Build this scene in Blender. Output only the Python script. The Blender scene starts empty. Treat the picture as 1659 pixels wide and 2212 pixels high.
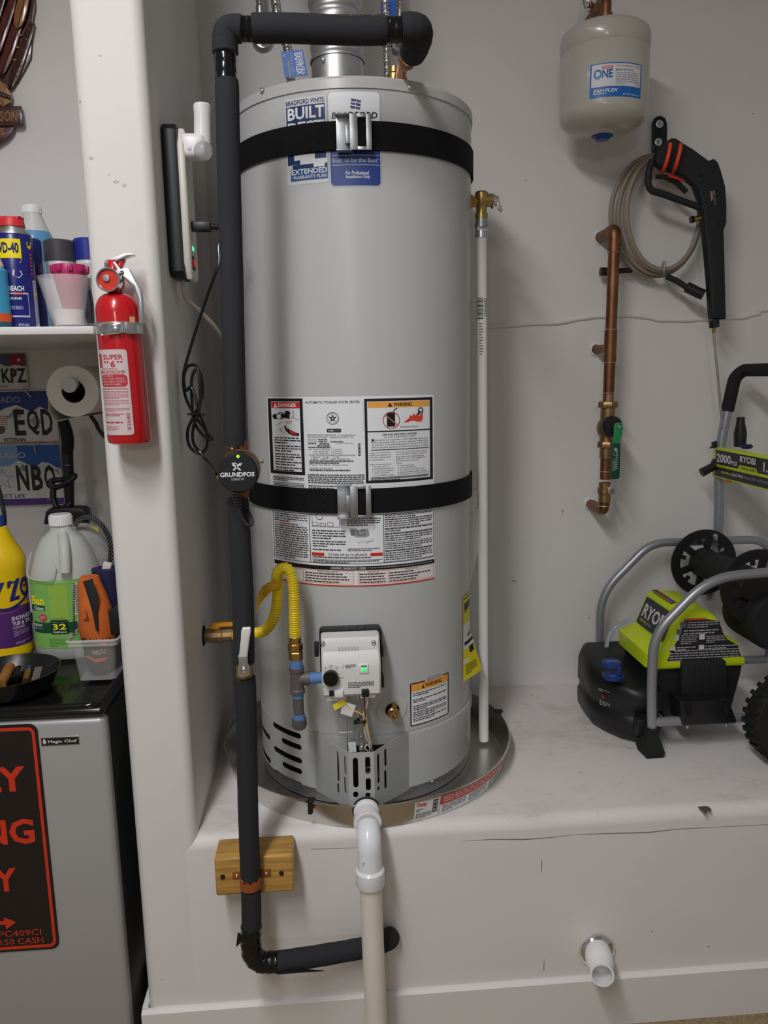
import bpy, bmesh, math, random
from mathutils import Vector, Matrix, Quaternion
random.seed(7)
sc = bpy.context.scene
COL = sc.collection
PI = math.pi

# ------------------------------------------------------------------ camera
FPX, W, H = 1661.0, 1659.0, 2212.0
CAM = Vector((-0.087, -1.964, 1.565))
_ps, _p, _r = (math.radians(a) for a in (4.24, 10.06, 0.97))
_F = Vector((math.sin(_ps)*math.cos(_p), math.cos(_ps)*math.cos(_p), -math.sin(_p)))
_R0 = Vector((math.cos(_ps), -math.sin(_ps), 0)); _U0 = _R0.cross(_F)
_X = math.cos(_r)*_R0 - math.sin(_r)*_U0
_Y = math.cos(_r)*_U0 + math.sin(_r)*_R0
cd = bpy.data.cameras.new('camera'); cam = bpy.data.objects.new('camera', cd); COL.objects.link(cam)
cd.sensor_fit = 'VERTICAL'; cd.sensor_height = 36.0; cd.sensor_width = 27.0
cd.lens = FPX/H*36.0; cd.clip_start = 0.02
cam.matrix_world = Matrix(((_X.x, _Y.x, -_F.x, CAM.x), (_X.y, _Y.y, -_F.y, CAM.y), (_X.z, _Y.z, -_F.z, CAM.z), (0, 0, 0, 1)))
sc.camera = cam

# ------------------------------------------------------------------ world, lamps, exposure
wd = bpy.data.worlds.new('world'); sc.world = wd; wd.use_nodes = True
wd.node_tree.nodes['Background'].inputs[0].default_value = (1.0, 0.985, 0.98, 1)
wd.node_tree.nodes['Background'].inputs[1].default_value = 0.19
def area(name, loc, sx, sy, power, col=(1, 0.97, 0.93)):
    l = bpy.data.lights.new(name, 'AREA'); l.shape = 'RECTANGLE'; l.size = sx; l.size_y = sy
    l.energy = power; l.color = col
    o = bpy.data.objects.new(name, l); o.location = loc; COL.objects.link(o); return o
for _x, _y, _z, _pw in ((-0.62, -0.95, 3.0, 2.0), (-0.62, -1.8, 3.0, 31), (-0.8, -2.8, 3.0, 26)):
    area('ceiling_lamp', (_x, _y, _z), 0.22, 0.85, _pw, (1.0, 0.985, 0.98))
_bl = bpy.data.lights.new('low_fill_bulb', 'POINT'); _bl.energy = 32; _bl.shadow_soft_size = 0.2; _bl.color = (1.0, 0.985, 0.98)  # added fill light, unseen, hung low so it reaches under the shelf
_bo = bpy.data.objects.new('low_fill_bulb', _bl); _bo.location = (-0.7, -4.8, 2.35); COL.objects.link(_bo)
sc.view_settings.view_transform = 'Standard'; sc.view_settings.look = 'None'
sc.view_settings.gamma = 1.0; sc.view_settings.use_curve_mapping = False
sc.view_settings.exposure = 0.0

# ------------------------------------------------------------------ helpers
def at(x, y, X=None, Y=None, Z=None):
    d = _F*FPX + _X*(x-829.5) - _Y*(y-1106.0)
    t = (X-CAM.x)/d.x if X is not None else (Y-CAM.y)/d.y if Y is not None else (Z-CAM.z)/d.z
    return CAM + d*t
def at_cyl(x, y, R, cx=0.0, cy=0.0):
    d = _F*FPX + _X*(x-829.5) - _Y*(y-1106.0)
    ox, oy = CAM.x-cx, CAM.y-cy
    a = d.x*d.x+d.y*d.y; b = ox*d.x+oy*d.y; c = ox*ox+oy*oy-R*R
    q = max(b*b-a*c, 0.0)
    return CAM + d*((-b-math.sqrt(q))/a)
def lin(c):
    return tuple((v/12.92 if v <= 0.04045 else ((v+0.055)/1.055)**2.4) for v in c)
def rgb(r, g, b): return lin((r/255, g/255, b/255))
MATS = {}
def mat(name, col=None, rough=0.5, metal=0.0, bump=0.0, bscale=200.0, var=0.0, vscale=8.0, trans=0.0, coat=0.0, emit=0.0, ior=1.45, alpha=1.0, spec=0.5, stretch=None):
    if name in MATS: return MATS[name]
    m = bpy.data.materials.new(name); m.use_nodes = True; nt = m.node_tree; b = nt.nodes['Principled BSDF']
    c = (*col, 1)
    b.inputs['Base Color'].default_value = c; b.inputs['Roughness'].default_value = rough
    b.inputs['Metallic'].default_value = metal; b.inputs['IOR'].default_value = ior
    b.inputs['Transmission Weight'].default_value = trans; b.inputs['Coat Weight'].default_value = coat
    b.inputs['Alpha'].default_value = alpha; b.inputs['Specular IOR Level'].default_value = spec
    if emit: b.inputs['Emission Color'].default_value = c; b.inputs['Emission Strength'].default_value = emit
    if bump or var:
        tc = nt.nodes.new('ShaderNodeTexCoord'); src = tc.outputs['Object']
        if stretch:
            mp = nt.nodes.new('ShaderNodeMapping'); mp.inputs['Scale'].default_value = stretch
            nt.links.new(src, mp.inputs['Vector']); src = mp.outputs['Vector']
    if var:
        n = nt.nodes.new('ShaderNodeTexNoise'); n.inputs['Scale'].default_value = vscale; n.inputs['Detail'].default_value = 6
        nt.links.new(src, n.inputs['Vector'])
        r = nt.nodes.new('ShaderNodeValToRGB'); r.color_ramp.elements[0].position = 0.3; r.color_ramp.elements[1].position = 0.7
        r.color_ramp.elements[0].color = (*[v*(1-var) for v in col], 1); r.color_ramp.elements[1].color = (*[min(1, v*(1+var*0.5)) for v in col], 1)
        nt.links.new(n.outputs['Fac'], r.inputs['Fac']); nt.links.new(r.outputs['Color'], b.inputs['Base Color'])
    if bump:
        n2 = nt.nodes.new('ShaderNodeTexNoise'); n2.inputs['Scale'].default_value = bscale; n2.inputs['Detail'].default_value = 3
        nt.links.new(src, n2.inputs['Vector'])
        bp = nt.nodes.new('ShaderNodeBump'); bp.inputs['Strength'].default_value = bump; bp.inputs['Distance'].default_value = 0.002
        nt.links.new(n2.outputs['Fac'], bp.inputs['Height']); nt.links.new(bp.outputs['Normal'], b.inputs['Normal'])
    MATS[name] = m; return m
def ink(r, g, b):
    return mat('ink_%d_%d_%d' % (r, g, b), rgb(r, g, b), 0.45)

def basis(d):
    d = d.normalized(); a = Vector((0, 0, 1)) if abs(d.z) < 0.9 else Vector((1, 0, 0))
    u = a.cross(d).normalized(); return u, d.cross(u).normalized(), d
def V(*a): return Vector(a)
def spline(pts, n=8, closed=False):
    P = [Vector(p) for p in pts]; out = []; N = len(P)
    rng = range(N if closed else N-1)
    for i in rng:
        if closed: p0, p1, p2, p3 = P[i-1], P[i], P[(i+1) % N], P[(i+2) % N]
        else: p0, p1, p2, p3 = P[max(i-1, 0)], P[i], P[i+1], P[min(i+2, N-1)]
        for k in range(n):
            t = k/n
            out.append(0.5*((2*p1)+(p2-p0)*t+(2*p0-5*p1+4*p2-p3)*t*t+(3*p1-p0-3*p2+p3)*t**3))
    if not closed: out.append(P[-1])
    return out
def fillet(pts, r, n=6):
    P = [Vector(p) for p in pts]; out = [P[0]]
    for i in range(1, len(P)-1):
        a, b, c = P[i-1], P[i], P[i+1]
        d1, d2 = (a-b), (c-b); l = min(r, d1.length*0.49, d2.length*0.49)
        s, e = b+d1.normalized()*l, b+d2.normalized()*l
        for k in range(n+1):
            t = k/n; out.append(s*(1-t)**2 + b*2*t*(1-t) + e*t*t)
    out.append(P[-1]); return out

class G:
    """collects shapes into one mesh"""
    def __init__(s): s.bm = bmesh.new()
    def face(s, vs, m=0):
        try:
            f = s.bm.faces.new(vs); f.material_index = m; return f
        except ValueError: return None
    def quadgrid(s, rings, m=0, closed=True, caps=False):
        R = [[s.bm.verts.new(p) for p in r] for r in rings]
        for a, b in zip(R, R[1:]):
            n = len(a)
            for i in range(n if closed else n-1):
                s.face((a[i], a[(i+1) % n], b[(i+1) % n], b[i]), m)
        if caps:
            s.face(list(reversed(R[0])), m); s.face(R[-1], m)
        return R
    def box(s, c, size, rot=None, bev=0.0, seg=2, m=0):
        t = bmesh.new(); bmesh.ops.create_cube(t, size=1.0)
        bmesh.ops.scale(t, vec=Vector(size), verts=t.verts)
        if bev: bmesh.ops.bevel(t, geom=list(t.edges), offset=bev, segments=seg, affect='EDGES', profile=0.5)
        M = Matrix.Translation(Vector(c))
        if rot is not None: M = M @ (rot if isinstance(rot, Matrix) else Matrix.Rotation(rot, 4, 'Z'))
        s.merge(t, M, m); return s
    def merge(s, t, M, m):
        mp = {v: s.bm.verts.new(M @ v.co) for v in t.verts}
        for f in t.faces: s.face([mp[v] for v in f.verts], m)
        t.free()
    def tube(s, path, r, n=12, closed=False, caps=True, m=0, flat=1.0):
        P = [Vector(p) for p in path]; N = len(P); rr = r if isinstance(r, (list, tuple)) else [r]*N
        T = []
        for i in range(N):
            a = P[i-1] if (i > 0 or closed) else P[i]; b = P[(i+1) % N] if (i < N-1 or closed) else P[i]
            t = (b-a); T.append(t.normalized() if t.length > 1e-9 else (T[-1] if T else Vector((0, 0, 1))))
        u, v, _ = basis(T[0]); rings = []
        for i in range(N):
            if i:
                q = T[i-1].rotation_difference(T[i]); u = q @ u; v = q @ v
            rings.append([P[i]+(u*math.cos(2*PI*k/n)+v*math.sin(2*PI*k/n)*flat)*rr[i] for k in range(n)])
        if closed: rings.append(rings[0])
        if closed:
            R = [[s.bm.verts.new(p) for p in ring] for ring in rings[:-1]]
            # keep the seam aligned: pick the rotation of the first ring that is nearest to the last one
            last = R[-1]; best = min(range(n), key=lambda o: (R[0][o].co-last[0].co).length)
            for a, b in zip(R, R[1:]):
                for i in range(n): s.face((a[i], a[(i+1) % n], b[(i+1) % n], b[i]), m)
            for i in range(n): s.face((last[i], last[(i+1) % n], R[0][(i+1+best) % n], R[0][(i+best) % n]), m)
        else: s.quadgrid(rings, m, True, caps)
        return s
    def cyl(s, p0, p1, r0, r1=None, n=24, caps=True, m=0):
        return s.tube([p0, p1], [r0, r0 if r1 is None else r1], n, False, caps, m)
    def lathe(s, prof, c=(0, 0, 0), axis=(0, 0, 1), n=40, m=0, a0=0.0, a1=2*PI, mfn=None):
        c = Vector(c); ax = Vector(axis).normalized()
        if abs(ax.z) > 0.99: u, v = Vector((1, 0, 0)), Vector((0, 1, 0)) if ax.z > 0 else Vector((0, -1, 0))
        else: u, v, _ = basis(ax)
        full = abs(a1-a0-2*PI) < 1e-6; k = n if full else n+1
        R = []
        for r, h in prof:
            if r < 1e-7: R.append([s.bm.verts.new(c+ax*h)])
            else: R.append([s.bm.verts.new(c+ax*h+(u*math.cos(a0+(a1-a0)*i/n)+v*math.sin(a0+(a1-a0)*i/n))*r) for i in range(k)])
        for j, (a, b) in enumerate(zip(R, R[1:])):
            mm = mfn(j) if mfn else m
            for i in range(k if full else k-1):
                i2 = (i+1) % k
                if len(a) == 1 and len(b) == 1: continue
                if len(a) == 1: s.face((a[0], b[i2], b[i]), mm)
                elif len(b) == 1: s.face((a[i], a[i2], b[0]), mm)
                else: s.face((a[i], a[i2], b[i2], b[i]), mm)
        return s
    def prism(s, poly, o, u, v, th, bev=0.0, m=0, seg=2):
        """2-D outline on the plane (o,u,v), thickened by th along u x v"""
        t = bmesh.new(); o, u, v = Vector(o), Vector(u), Vector(v); w = u.cross(v).normalized()
        a = [t.verts.new(o+u*x+v*y) for x, y in poly]; b = [t.verts.new(p.co+w*th) for p in a]
        N = len(a); t.faces.new(list(reversed(a))); t.faces.new(b)
        for i in range(N): t.faces.new((a[i], a[(i+1) % N], b[(i+1) % N], b[i]))
        bmesh.ops.recalc_face_normals(t, faces=list(t.faces))
        if bev:
            fs = {f for vtx in (a[0], b[0]) for f in vtx.link_faces if len(f.verts) == N} if N != 4 else None
            ed = [e for e in t.edges if N == 4 or any(len(f.verts) == N for f in e.link_faces)]
            bmesh.ops.bevel(t, geom=ed, offset=bev, segments=seg, affect='EDGES', profile=0.5)
        s.merge(t, Matrix.Identity(4), m); return s
    def ball(s, c, r, m=0, n=16, scale=(1, 1, 1)):
        t = bmesh.new(); bmesh.ops.create_uvsphere(t, u_segments=n, v_segments=max(6, n//2), radius=r)
        s.merge(t, Matrix.Translation(Vector(c)) @ Matrix.Diagonal((*scale, 1)), m); return s
    def torus(s, c, axis, R, r, n=32, k=10, m=0):
        u, v, _ = basis(Vector(axis)); c = Vector(c)
        return s.tube([c+(u*math.cos(2*PI*i/n)+v*math.sin(2*PI*i/n))*R for i in range(n)], r, k, True, m=m)
    def build(s, name, mats, parent=None, label=None, cat=None, group=None, kind=None, ang=35, local=False, base=True):
        bmesh.ops.remove_doubles(s.bm, verts=s.bm.verts, dist=1e-6)
        bmesh.ops.recalc_face_normals(s.bm, faces=s.bm.faces)
        off = Vector((0, 0, 0))
        if not local:
            if parent is not None:
                p = parent
                while p.parent is not None: p = p.parent
                off = p.location.copy()
            elif base and len(s.bm.verts):
                xs = [v.co for v in s.bm.verts]
                lo = [min(c[i] for c in xs) for i in range(3)]; hi = [max(c[i] for c in xs) for i in range(3)]
                off = Vector(((lo[0]+hi[0])/2, (lo[1]+hi[1])/2, lo[2]))
            for v in s.bm.verts: v.co -= off
        me = bpy.data.meshes.new(name); s.bm.to_mesh(me); s.bm.free()
        for m in (mats if isinstance(mats, (list, tuple)) else [mats]): me.materials.append(m)
        me.shade_smooth(); me.set_sharp_from_angle(angle=math.radians(ang))
        o = bpy.data.objects.new(name, me); COL.objects.link(o)
        if parent is not None: o.parent = parent
        elif not local: o.location = off
        return tag(o, label, cat, group, kind)
def tag(o, label=None, cat=None, group=None, kind=None):
    if label: o['label'] = label
    if cat: o['category'] = cat
    if group: o['group'] = group
    if kind: o['kind'] = kind
    return o
def thing(name, label, cat, loc=(0, 0, 0), group=None, kind=None):
    o = bpy.data.objects.new(name, None); COL.objects.link(o); o.location = loc; o.empty_display_size = 0.05
    return tag(o, label, cat, group, kind)

_TX = {}
def text_geo(body, bold=0.0, space=1.0, res=2):
    k = (body, bold, space)
    if k not in _TX:
        c = bpy.data.curves.new('t', 'FONT'); c.body = body; c.resolution_u = res; c.offset = bold; c.space_character = space
        o = bpy.data.objects.new('t', c); me = bpy.data.meshes.new_from_object(o)
        vs = [(v.co.x, v.co.y) for v in me.vertices]; fs = [tuple(p.vertices) for p in me.polygons]
        bpy.data.objects.remove(o); bpy.data.curves.remove(c); bpy.data.meshes.remove(me)
        xs = [v[0] for v in vs]; ys = [v[1] for v in vs]
        _TX[k] = ([((x-min(xs))/(max(xs)-min(xs)), (y-min(ys))/(max(ys)-min(ys))) for x, y in vs], fs)
    return _TX[k]

class Decal:
    """flat print: shapes in label coordinates (x right, y DOWN), laid on a surface by fn(x, y, height)"""
    EPS = 0.00035
    def __init__(s, fn, step=None): s.fn = fn; s.step = step; s.bm = bmesh.new(); s.cols = []; s.lay = 1
    def mi(s, c):
        if not isinstance(c, bpy.types.Material): c = ink(*c)
        if c not in s.cols: s.cols.append(c)
        return s.cols.index(c)
    def P(s, x, y, l): return s.bm.verts.new(s.fn(x, y, s.EPS*l))
    def f(s, vs, c):
        try: s.bm.faces.new(vs).material_index = s.mi(c)
        except ValueError: pass
    def rect(s, x0, y0, x1, y1, c, l=1):
        n = max(1, math.ceil(abs(x1-x0)/s.step)) if s.step else 1
        a = [(s.P(x0+(x1-x0)*i/n, y0, l), s.P(x0+(x1-x0)*i/n, y1, l)) for i in range(n+1)]
        for p, q in zip(a, a[1:]): s.f((p[0], p[1], q[1], q[0]), c)
        return s
    def rrect(s, x0, y0, x1, y1, r, c, l=1):
        if s.step:
            s.rect(x0+r, y0, x1-r, y1, c, l); 
            for xa, sg in ((x0+r, -1), (x1-r, 1)):
                pts = [(xa+sg*r*math.sin(t*PI/8), y0+r-r*math.cos(t*PI/8)) for t in range(5)]+[(xa+sg*r*math.sin(t*PI/8), y1-r+r*math.cos(t*PI/8)) for t in range(4, -1, -1)]
                s.poly(pts, c, l)
        else:
            pts = []
            for cx, cy, a in ((x1-r, y0+r, -PI/2), (x1-r, y1-r, 0), (x0+r, y1-r, PI/2), (x0+r, y0+r, PI)):
                pts += [(cx+r*math.cos(a+t*PI/8), cy+r*math.sin(a+t*PI/8)) for t in range(5)]
            s.poly(pts, c, l)
        return s
    def frame(s, x0, y0, x1, y1, w, c, l=2):
        s.rect(x0, y0, x1, y0+w, c, l); s.rect(x0, y1-w, x1, y1, c, l); s.rect(x0, y0+w, x0+w, y1-w, c, l); s.rect(x1-w, y0+w, x1, y1-w, c, l); return s
    def poly(s, pts, c, l=1): s.f([s.P(x, y, l) for x, y in pts], c); return s
    def circ(s, x, y, r, c, l=2, n=20, ry=None):
        ry = ry or r; return s.poly([(x+r*math.cos(2*PI*i/n), y+ry*math.sin(2*PI*i/n)) for i in range(n)], c, l)
    def ring(s, x, y, r, w, c, l=2, n=24, ry=None):
        k = (ry or r)/r
        a = [(s.P(x+r*math.cos(2*PI*i/n), y+k*r*math.sin(2*PI*i/n), l), s.P(x+(r-w)*math.cos(2*PI*i/n), y+k*(r-w)*math.sin(2*PI*i/n), l)) for i in range(n)]
        for i in range(n): s.f((a[i][0], a[i][1], a[(i+1) % n][1], a[(i+1) % n][0]), c)
        return s
    def line(s, x0, y0, x1, y1, w, c, l=2):
        dx, dy = x1-x0, y1-y0; k = math.hypot(dx, dy) or 1; nx, ny = -dy/k*w/2, dx/k*w/2
        return s.poly([(x0+nx, y0+ny), (x1+nx, y1+ny), (x1-nx, y1-ny), (x0-nx, y0-ny)], c, l)
    def text(s, t, x0, y0, x1, y1, c, l=3, bold=0.0, space=1.0, slant=0.0, rot=0):
        vs, fs = text_geo(t, bold, space); 
        B = []
        for a, b in vs:
            if rot == 90: px, py = x0+(x1-x0)*b, y0+(y1-y0)*a
            elif rot == -90: px, py = x1-(x1-x0)*b, y1-(y1-y0)*a
            elif rot == 180: px, py = x1-(x1-x0)*a, y0+(y1-y0)*b
            else: px, py = x0+(x1-x0)*a+slant*(y1-y0)*b, y1-(y1-y0)*b
            B.append(s.P(px, py, l))
        for f in fs: s.f([B[i] for i in f], c)
        return s
    def greek(s, x0, y0, x1, y1, rows, c=(70, 70, 72), l=3, fill=0.5, ragged=True):
        """lines of print too small to read: broken dashes"""
        pitch = (y1-y0)/rows; h = pitch*fill; em = pitch*0.55
        for i in range(rows):
            x = x0; y = y0+pitch*i; end = x1 if (not ragged or i < rows-1) else x0+(x1-x0)*random.uniform(0.35, 0.9)
            while x < end-em:
                w = min(em*random.uniform(1.2, 4.5), end-x); s.rect(x, y, x+w, y+h, c, l); x += w+em*0.55
        return s
    def build(s, name, parent, label=None):
        off = Vector((0, 0, 0))
        p = parent
        while p is not None and p.parent is not None: p = p.parent
        if p is not None: off = p.location
        for v in s.bm.verts: v.co -= off
        me = bpy.data.meshes.new(name); s.bm.to_mesh(me); s.bm.free()
        for m in s.cols: me.materials.append(m)
        o = bpy.data.objects.new(name, me); COL.objects.link(o); o.parent = parent
        return tag(o, label)
    def build_local(s, name, parent, label=None):
        me = bpy.data.meshes.new(name); s.bm.to_mesh(me); s.bm.free()
        for m in s.cols: me.materials.append(m)
        o = bpy.data.objects.new(name, me); COL.objects.link(o); o.parent = parent
        return tag(o, label)
def plane_fn(o, u, v, x0=0.0, y0=0.0, k=1.0):
    """label coords -> plane at o with unit axes u (right) and v (down), k metres per unit"""
    o, u, v = Vector(o), Vector(u), Vector(v); n = v.cross(u).normalized()
    return lambda x, y, h: o+u*((x-x0)*k)+v*((y-y0)*k)+n*h
def quad_fn(tl, tr, bl, w, h):
    """label of w x h units stretched between three corner points"""
    tl, tr, bl = Vector(tl), Vector(tr), Vector(bl); u = (tr-tl)/w; v = (bl-tl)/h; n = v.cross(u).normalized()
    return lambda x, y, hh: tl+u*x+v*y+n*hh
def cyl_fn(cx, cy, R, xs, ys, ref_x, ref_y, x0=0.0, y0=0.0, k=1.0):
    """label measured in the picture: columns on row ref_y give the angle, rows on column ref_x the height"""
    def fn(x, y, h):
        a = at_cyl(x0+x*k, ref_y, R, cx, cy); b = at_cyl(ref_x, y0+y*k, R, cx, cy)
        t = math.atan2(a.y-cy, a.x-cx)
        return Vector((cx+(R+h)*math.cos(t), cy+(R+h)*math.sin(t), b.z))
    return fn
def cut(o, cutter):
    """boolean difference, applied; the cutter is removed"""
    md = o.modifiers.new('cut', 'BOOLEAN'); md.operation = 'DIFFERENCE'; md.object = cutter; md.solver = 'EXACT'
    try: md.material_mode = 'TRANSFER'
    except Exception: pass
    bpy.context.view_layer.update()
    dg = bpy.context.evaluated_depsgraph_get()
    me = bpy.data.meshes.new_from_object(o.evaluated_get(dg)); old = o.data; o.modifiers.clear(); o.data = me
    me.shade_smooth(); me.set_sharp_from_angle(angle=math.radians(35))
    bpy.data.objects.remove(cutter); return o
# ------------------------------------------------------------------ shared materials
LZ, WY, FY, CEIL = 0.553, 0.39, -0.372, 3.65
M_steel = mat('brushed_steel', (0.55, 0.55, 0.55), 0.35, 1.0, bump=0.1, bscale=300)
M_chrome = mat('chrome', (0.8, 0.8, 0.82), 0.12, 1.0)
M_zinc = mat('zinc_plated_steel', (0.62, 0.63, 0.64), 0.32, 1.0)
M_galv = mat('galvanized_steel', (0.5, 0.52, 0.54), 0.42, 1.0, var=0.2, vscale=25)
M_brass = mat('brass', (0.55, 0.36, 0.13), 0.32, 1.0, var=0.15, vscale=60)
M_brass_old = mat('weathered_brass', (0.40, 0.27, 0.13), 0.45, 1.0, var=0.3, vscale=50)
M_copper = mat('aged_copper', (0.29, 0.135, 0.07), 0.48, 1.0, var=0.35, vscale=18)
M_copper_new = mat('bright_copper', (0.75, 0.36, 0.19), 0.28, 1.0)
M_solder = mat('solder', (0.6, 0.58, 0.55), 0.4, 1.0)
M_foam = mat('black_foam', rgb(45, 45, 49), 0.85, bump=0.25, bscale=700, spec=0.3)
M_tape = mat('black_vinyl_tape', rgb(16, 16, 17), 0.16, bump=0.5, bscale=60)
M_blk = mat('black_plastic', rgb(28, 28, 30), 0.42)
M_blk_m = mat('matte_black_plastic', rgb(30, 30, 32), 0.65, bump=0.15, bscale=500)
M_blk_g = mat('glossy_black_plastic', rgb(14, 14, 15), 0.12)
M_rubber = mat('black_rubber', rgb(24, 24, 24), 0.75)
M_hole = mat('dark_void', rgb(9, 9, 10), 0.9)
M_white = mat('white_plastic', rgb(235, 235, 236), 0.3)
M_pvc = mat('white_pvc_gloss', rgb(233, 234, 240), 0.2)
M_pvc_pipe = mat('cream_pvc_pipe', rgb(226, 220, 210), 0.42, var=0.04, vscale=14)
M_web = mat('black_webbing', rgb(17, 17, 20), 0.72, bump=0.4, bscale=900, spec=0.25)
M_clear = mat('clear_plastic', (0.95, 0.96, 0.97), 0.06, trans=1.0, ior=1.15)

def wall_mat(name, col, smudge):
    m = mat(name, col, 0.55); nt = m.node_tree; b = nt.nodes['Principled BSDF']
    tc = nt.nodes.new('ShaderNodeTexCoord')
    n = nt.nodes.new('ShaderNodeTexNoise'); n.inputs['Scale'].default_value = 3.2; n.inputs['Detail'].default_value = 9; n.inputs['Roughness'].default_value = 0.68
    nt.links.new(tc.outputs['Object'], n.inputs['Vector'])
    r = nt.nodes.new('ShaderNodeValToRGB'); e = r.color_ramp.elements
    e[0].position = 0.28; e[0].color = (*[c*(1-smudge) for c in col], 1); e[1].position = 0.52; e[1].color = (*col, 1)
    nt.links.new(n.outputs['Fac'], r.inputs['Fac']); nt.links.new(r.outputs['Color'], b.inputs['Base Color'])
    n2 = nt.nodes.new('ShaderNodeTexNoise'); n2.inputs['Scale'].default_value = 28; n2.inputs['Detail'].default_value = 4
    nt.links.new(tc.outputs['Object'], n2.inputs['Vector'])
    bp = nt.nodes.new('ShaderNodeBump'); bp.inputs['Strength'].default_value = 0.12; bp.inputs['Distance'].default_value = 0.003
    nt.links.new(n2.outputs['Fac'], bp.inputs['Height']); nt.links.new(bp.outputs['Normal'], b.inputs['Normal'])
    return m
M_wall = wall_mat('white_wall_paint', rgb(222, 219, 217), 0.03)
M_ledge = wall_mat('scuffed_white_ledge_paint', rgb(222, 218, 216), 0.05)
def ledge_dirt(m):
    # brown and pink scuffs on the trodden top, patches with a shape of their own
    nt = m.node_tree; b = nt.nodes['Principled BSDF']; src = b.inputs['Base Color'].links[0].from_socket
    tc = nt.nodes.new('ShaderNodeTexCoord'); g = nt.nodes.new('ShaderNodeNewGeometry'); sx = nt.nodes.new('ShaderNodeSeparateXYZ')
    nt.links.new(g.outputs['Normal'], sx.inputs[0])
    for sca, lo, hi, colr, amt in ((4.5, 0.52, 0.75, rgb(176, 150, 140), 0.6), (26.0, 0.60, 0.72, rgb(120, 104, 92), 0.5)):
        n = nt.nodes.new('ShaderNodeTexNoise'); n.inputs['Scale'].default_value = sca; n.inputs['Detail'].default_value = 8; n.inputs['Roughness'].default_value = 0.75
        mp = nt.nodes.new('ShaderNodeMapping'); mp.inputs['Scale'].default_value = (0.8, 1.3, 1); nt.links.new(tc.outputs['Object'], mp.inputs['Vector']); nt.links.new(mp.outputs['Vector'], n.inputs['Vector'])
        mr = nt.nodes.new('ShaderNodeMapRange'); mr.inputs[1].default_value = lo; mr.inputs[2].default_value = hi; mr.inputs[4].default_value = amt
        nt.links.new(n.outputs['Fac'], mr.inputs[0])
        mu = nt.nodes.new('ShaderNodeMath'); mu.operation = 'MULTIPLY'; nt.links.new(mr.outputs[0], mu.inputs[0])
        up = nt.nodes.new('ShaderNodeMapRange'); up.inputs[1].default_value = 0.3; up.inputs[2].default_value = 0.9; nt.links.new(sx.outputs['Z'], up.inputs[0]); nt.links.new(up.outputs[0], mu.inputs[1])
        mx = nt.nodes.new('ShaderNodeMix'); mx.data_type = 'RGBA'; mx.inputs[7].default_value = (*colr, 1)
        nt.links.new(mu.outputs[0], mx.inputs[0]); nt.links.new(src, mx.inputs[6]); src = mx.outputs[2]
    nt.links.new(src, b.inputs['Base Color'])
ledge_dirt(M_ledge)
M_floor = mat('speckled_tan_floor', rgb(150, 130, 98), 0.6, var=0.45, vscale=120)
M_ceil = mat('white_ceiling_paint', rgb(225, 224, 222), 0.8, bump=0.2, bscale=80)

# ------------------------------------------------------------------ the room
def struct(name, g, m, label=None): return g.build(name, m, label=label, kind='structure', base=False)
struct('floor', G().box((0, -3.25, -0.02), (6, 7.5, 0.04)), M_floor)
struct('ceiling', G().box((0, -3.25, CEIL+0.02), (6, 7.5, 0.04)), M_ceil)
wall_b = struct('wall_back', G().box((0, WY+0.05, CEIL/2), (6, 0.1, CEIL)), M_wall)
PXL, PXR = -0.537, -0.402
def bullnose(x0, x1, y0, y1, r, n=6):
    pts = [(x0, y1)]
    for cx, a in ((x0+r, PI), (x1-r, 1.5*PI)):
        pts += [(cx+r*math.cos(a+PI/2*i/n), y0+r+r*math.sin(a+PI/2*i/n)) for i in range(n+1)]
    return pts+[(x1, y1)]
wall_l = struct('wall_left', G().prism(bullnose(PXL, PXR, FY, WY+0.02, 0.022), (0, 0, 0), (1, 0, 0), (0, 1, 0), CEIL), M_wall)
# raised ledge: long block with a rounded front edge
prof = [(WY+0.02, 0), (FY-0.0005, 0)]
for i in range(9):
    a = PI + PI/2*(-i/8); prof.append((FY-0.0005+0.03+0.03*math.cos(a), LZ-0.03+0.03*math.sin(a)))
prof.append((WY+0.02, LZ))
g = G(); A = [g.bm.verts.new((PXR-0.024, y, z)) for y, z in prof]; B = [g.bm.verts.new((2.4, y, z)) for y, z in prof]
g.face(A); g.face(list(reversed(B)))
for i in range(len(prof)): g.face((A[i], A[(i+1) % len(prof)], B[(i+1) % len(prof)], B[i]))
ledge = struct('wall_ledge', g, M_ledge)
# paint chip and plaster crack on the ledge
chip = [(1507,1744),(1515,1742),(1524,1741),(1533,1744),(1537,1749),(1533,1754),(1529,1751),(1527,1756),(1521,1757),(1516,1751)]
G().prism([(p.x, p.y) for p in (at(x, y, Z=LZ) for x, y in reversed(chip))], (0, 0, LZ), (1, 0, 0), (0, 1, 0), 0.0004).build('paint_chip', ink(88, 86, 84), ledge)
cr = [(1000,1817),(1060,1813),(1130,1813),(1180,1810),(1240,1803),(1320,1800),(1400,1798),(1460,1791),(1560,1786),(1659,1781)]
G().tube([at(x, y, Y=FY-0.0004) for x, y in cr], [0.0004, .0009, .0014, .001, .0005, .0012, .0013, .0009, .0006, .0006], 6).build('crack', ink(120, 112, 106), ledge)
cr = [(672,1834),(720,1833),(770,1831)]
G().tube([at(x, y, Y=FY-0.0004) for x, y in cr], 0.0007, 6).build('crack', ink(135, 128, 122), ledge)
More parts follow.
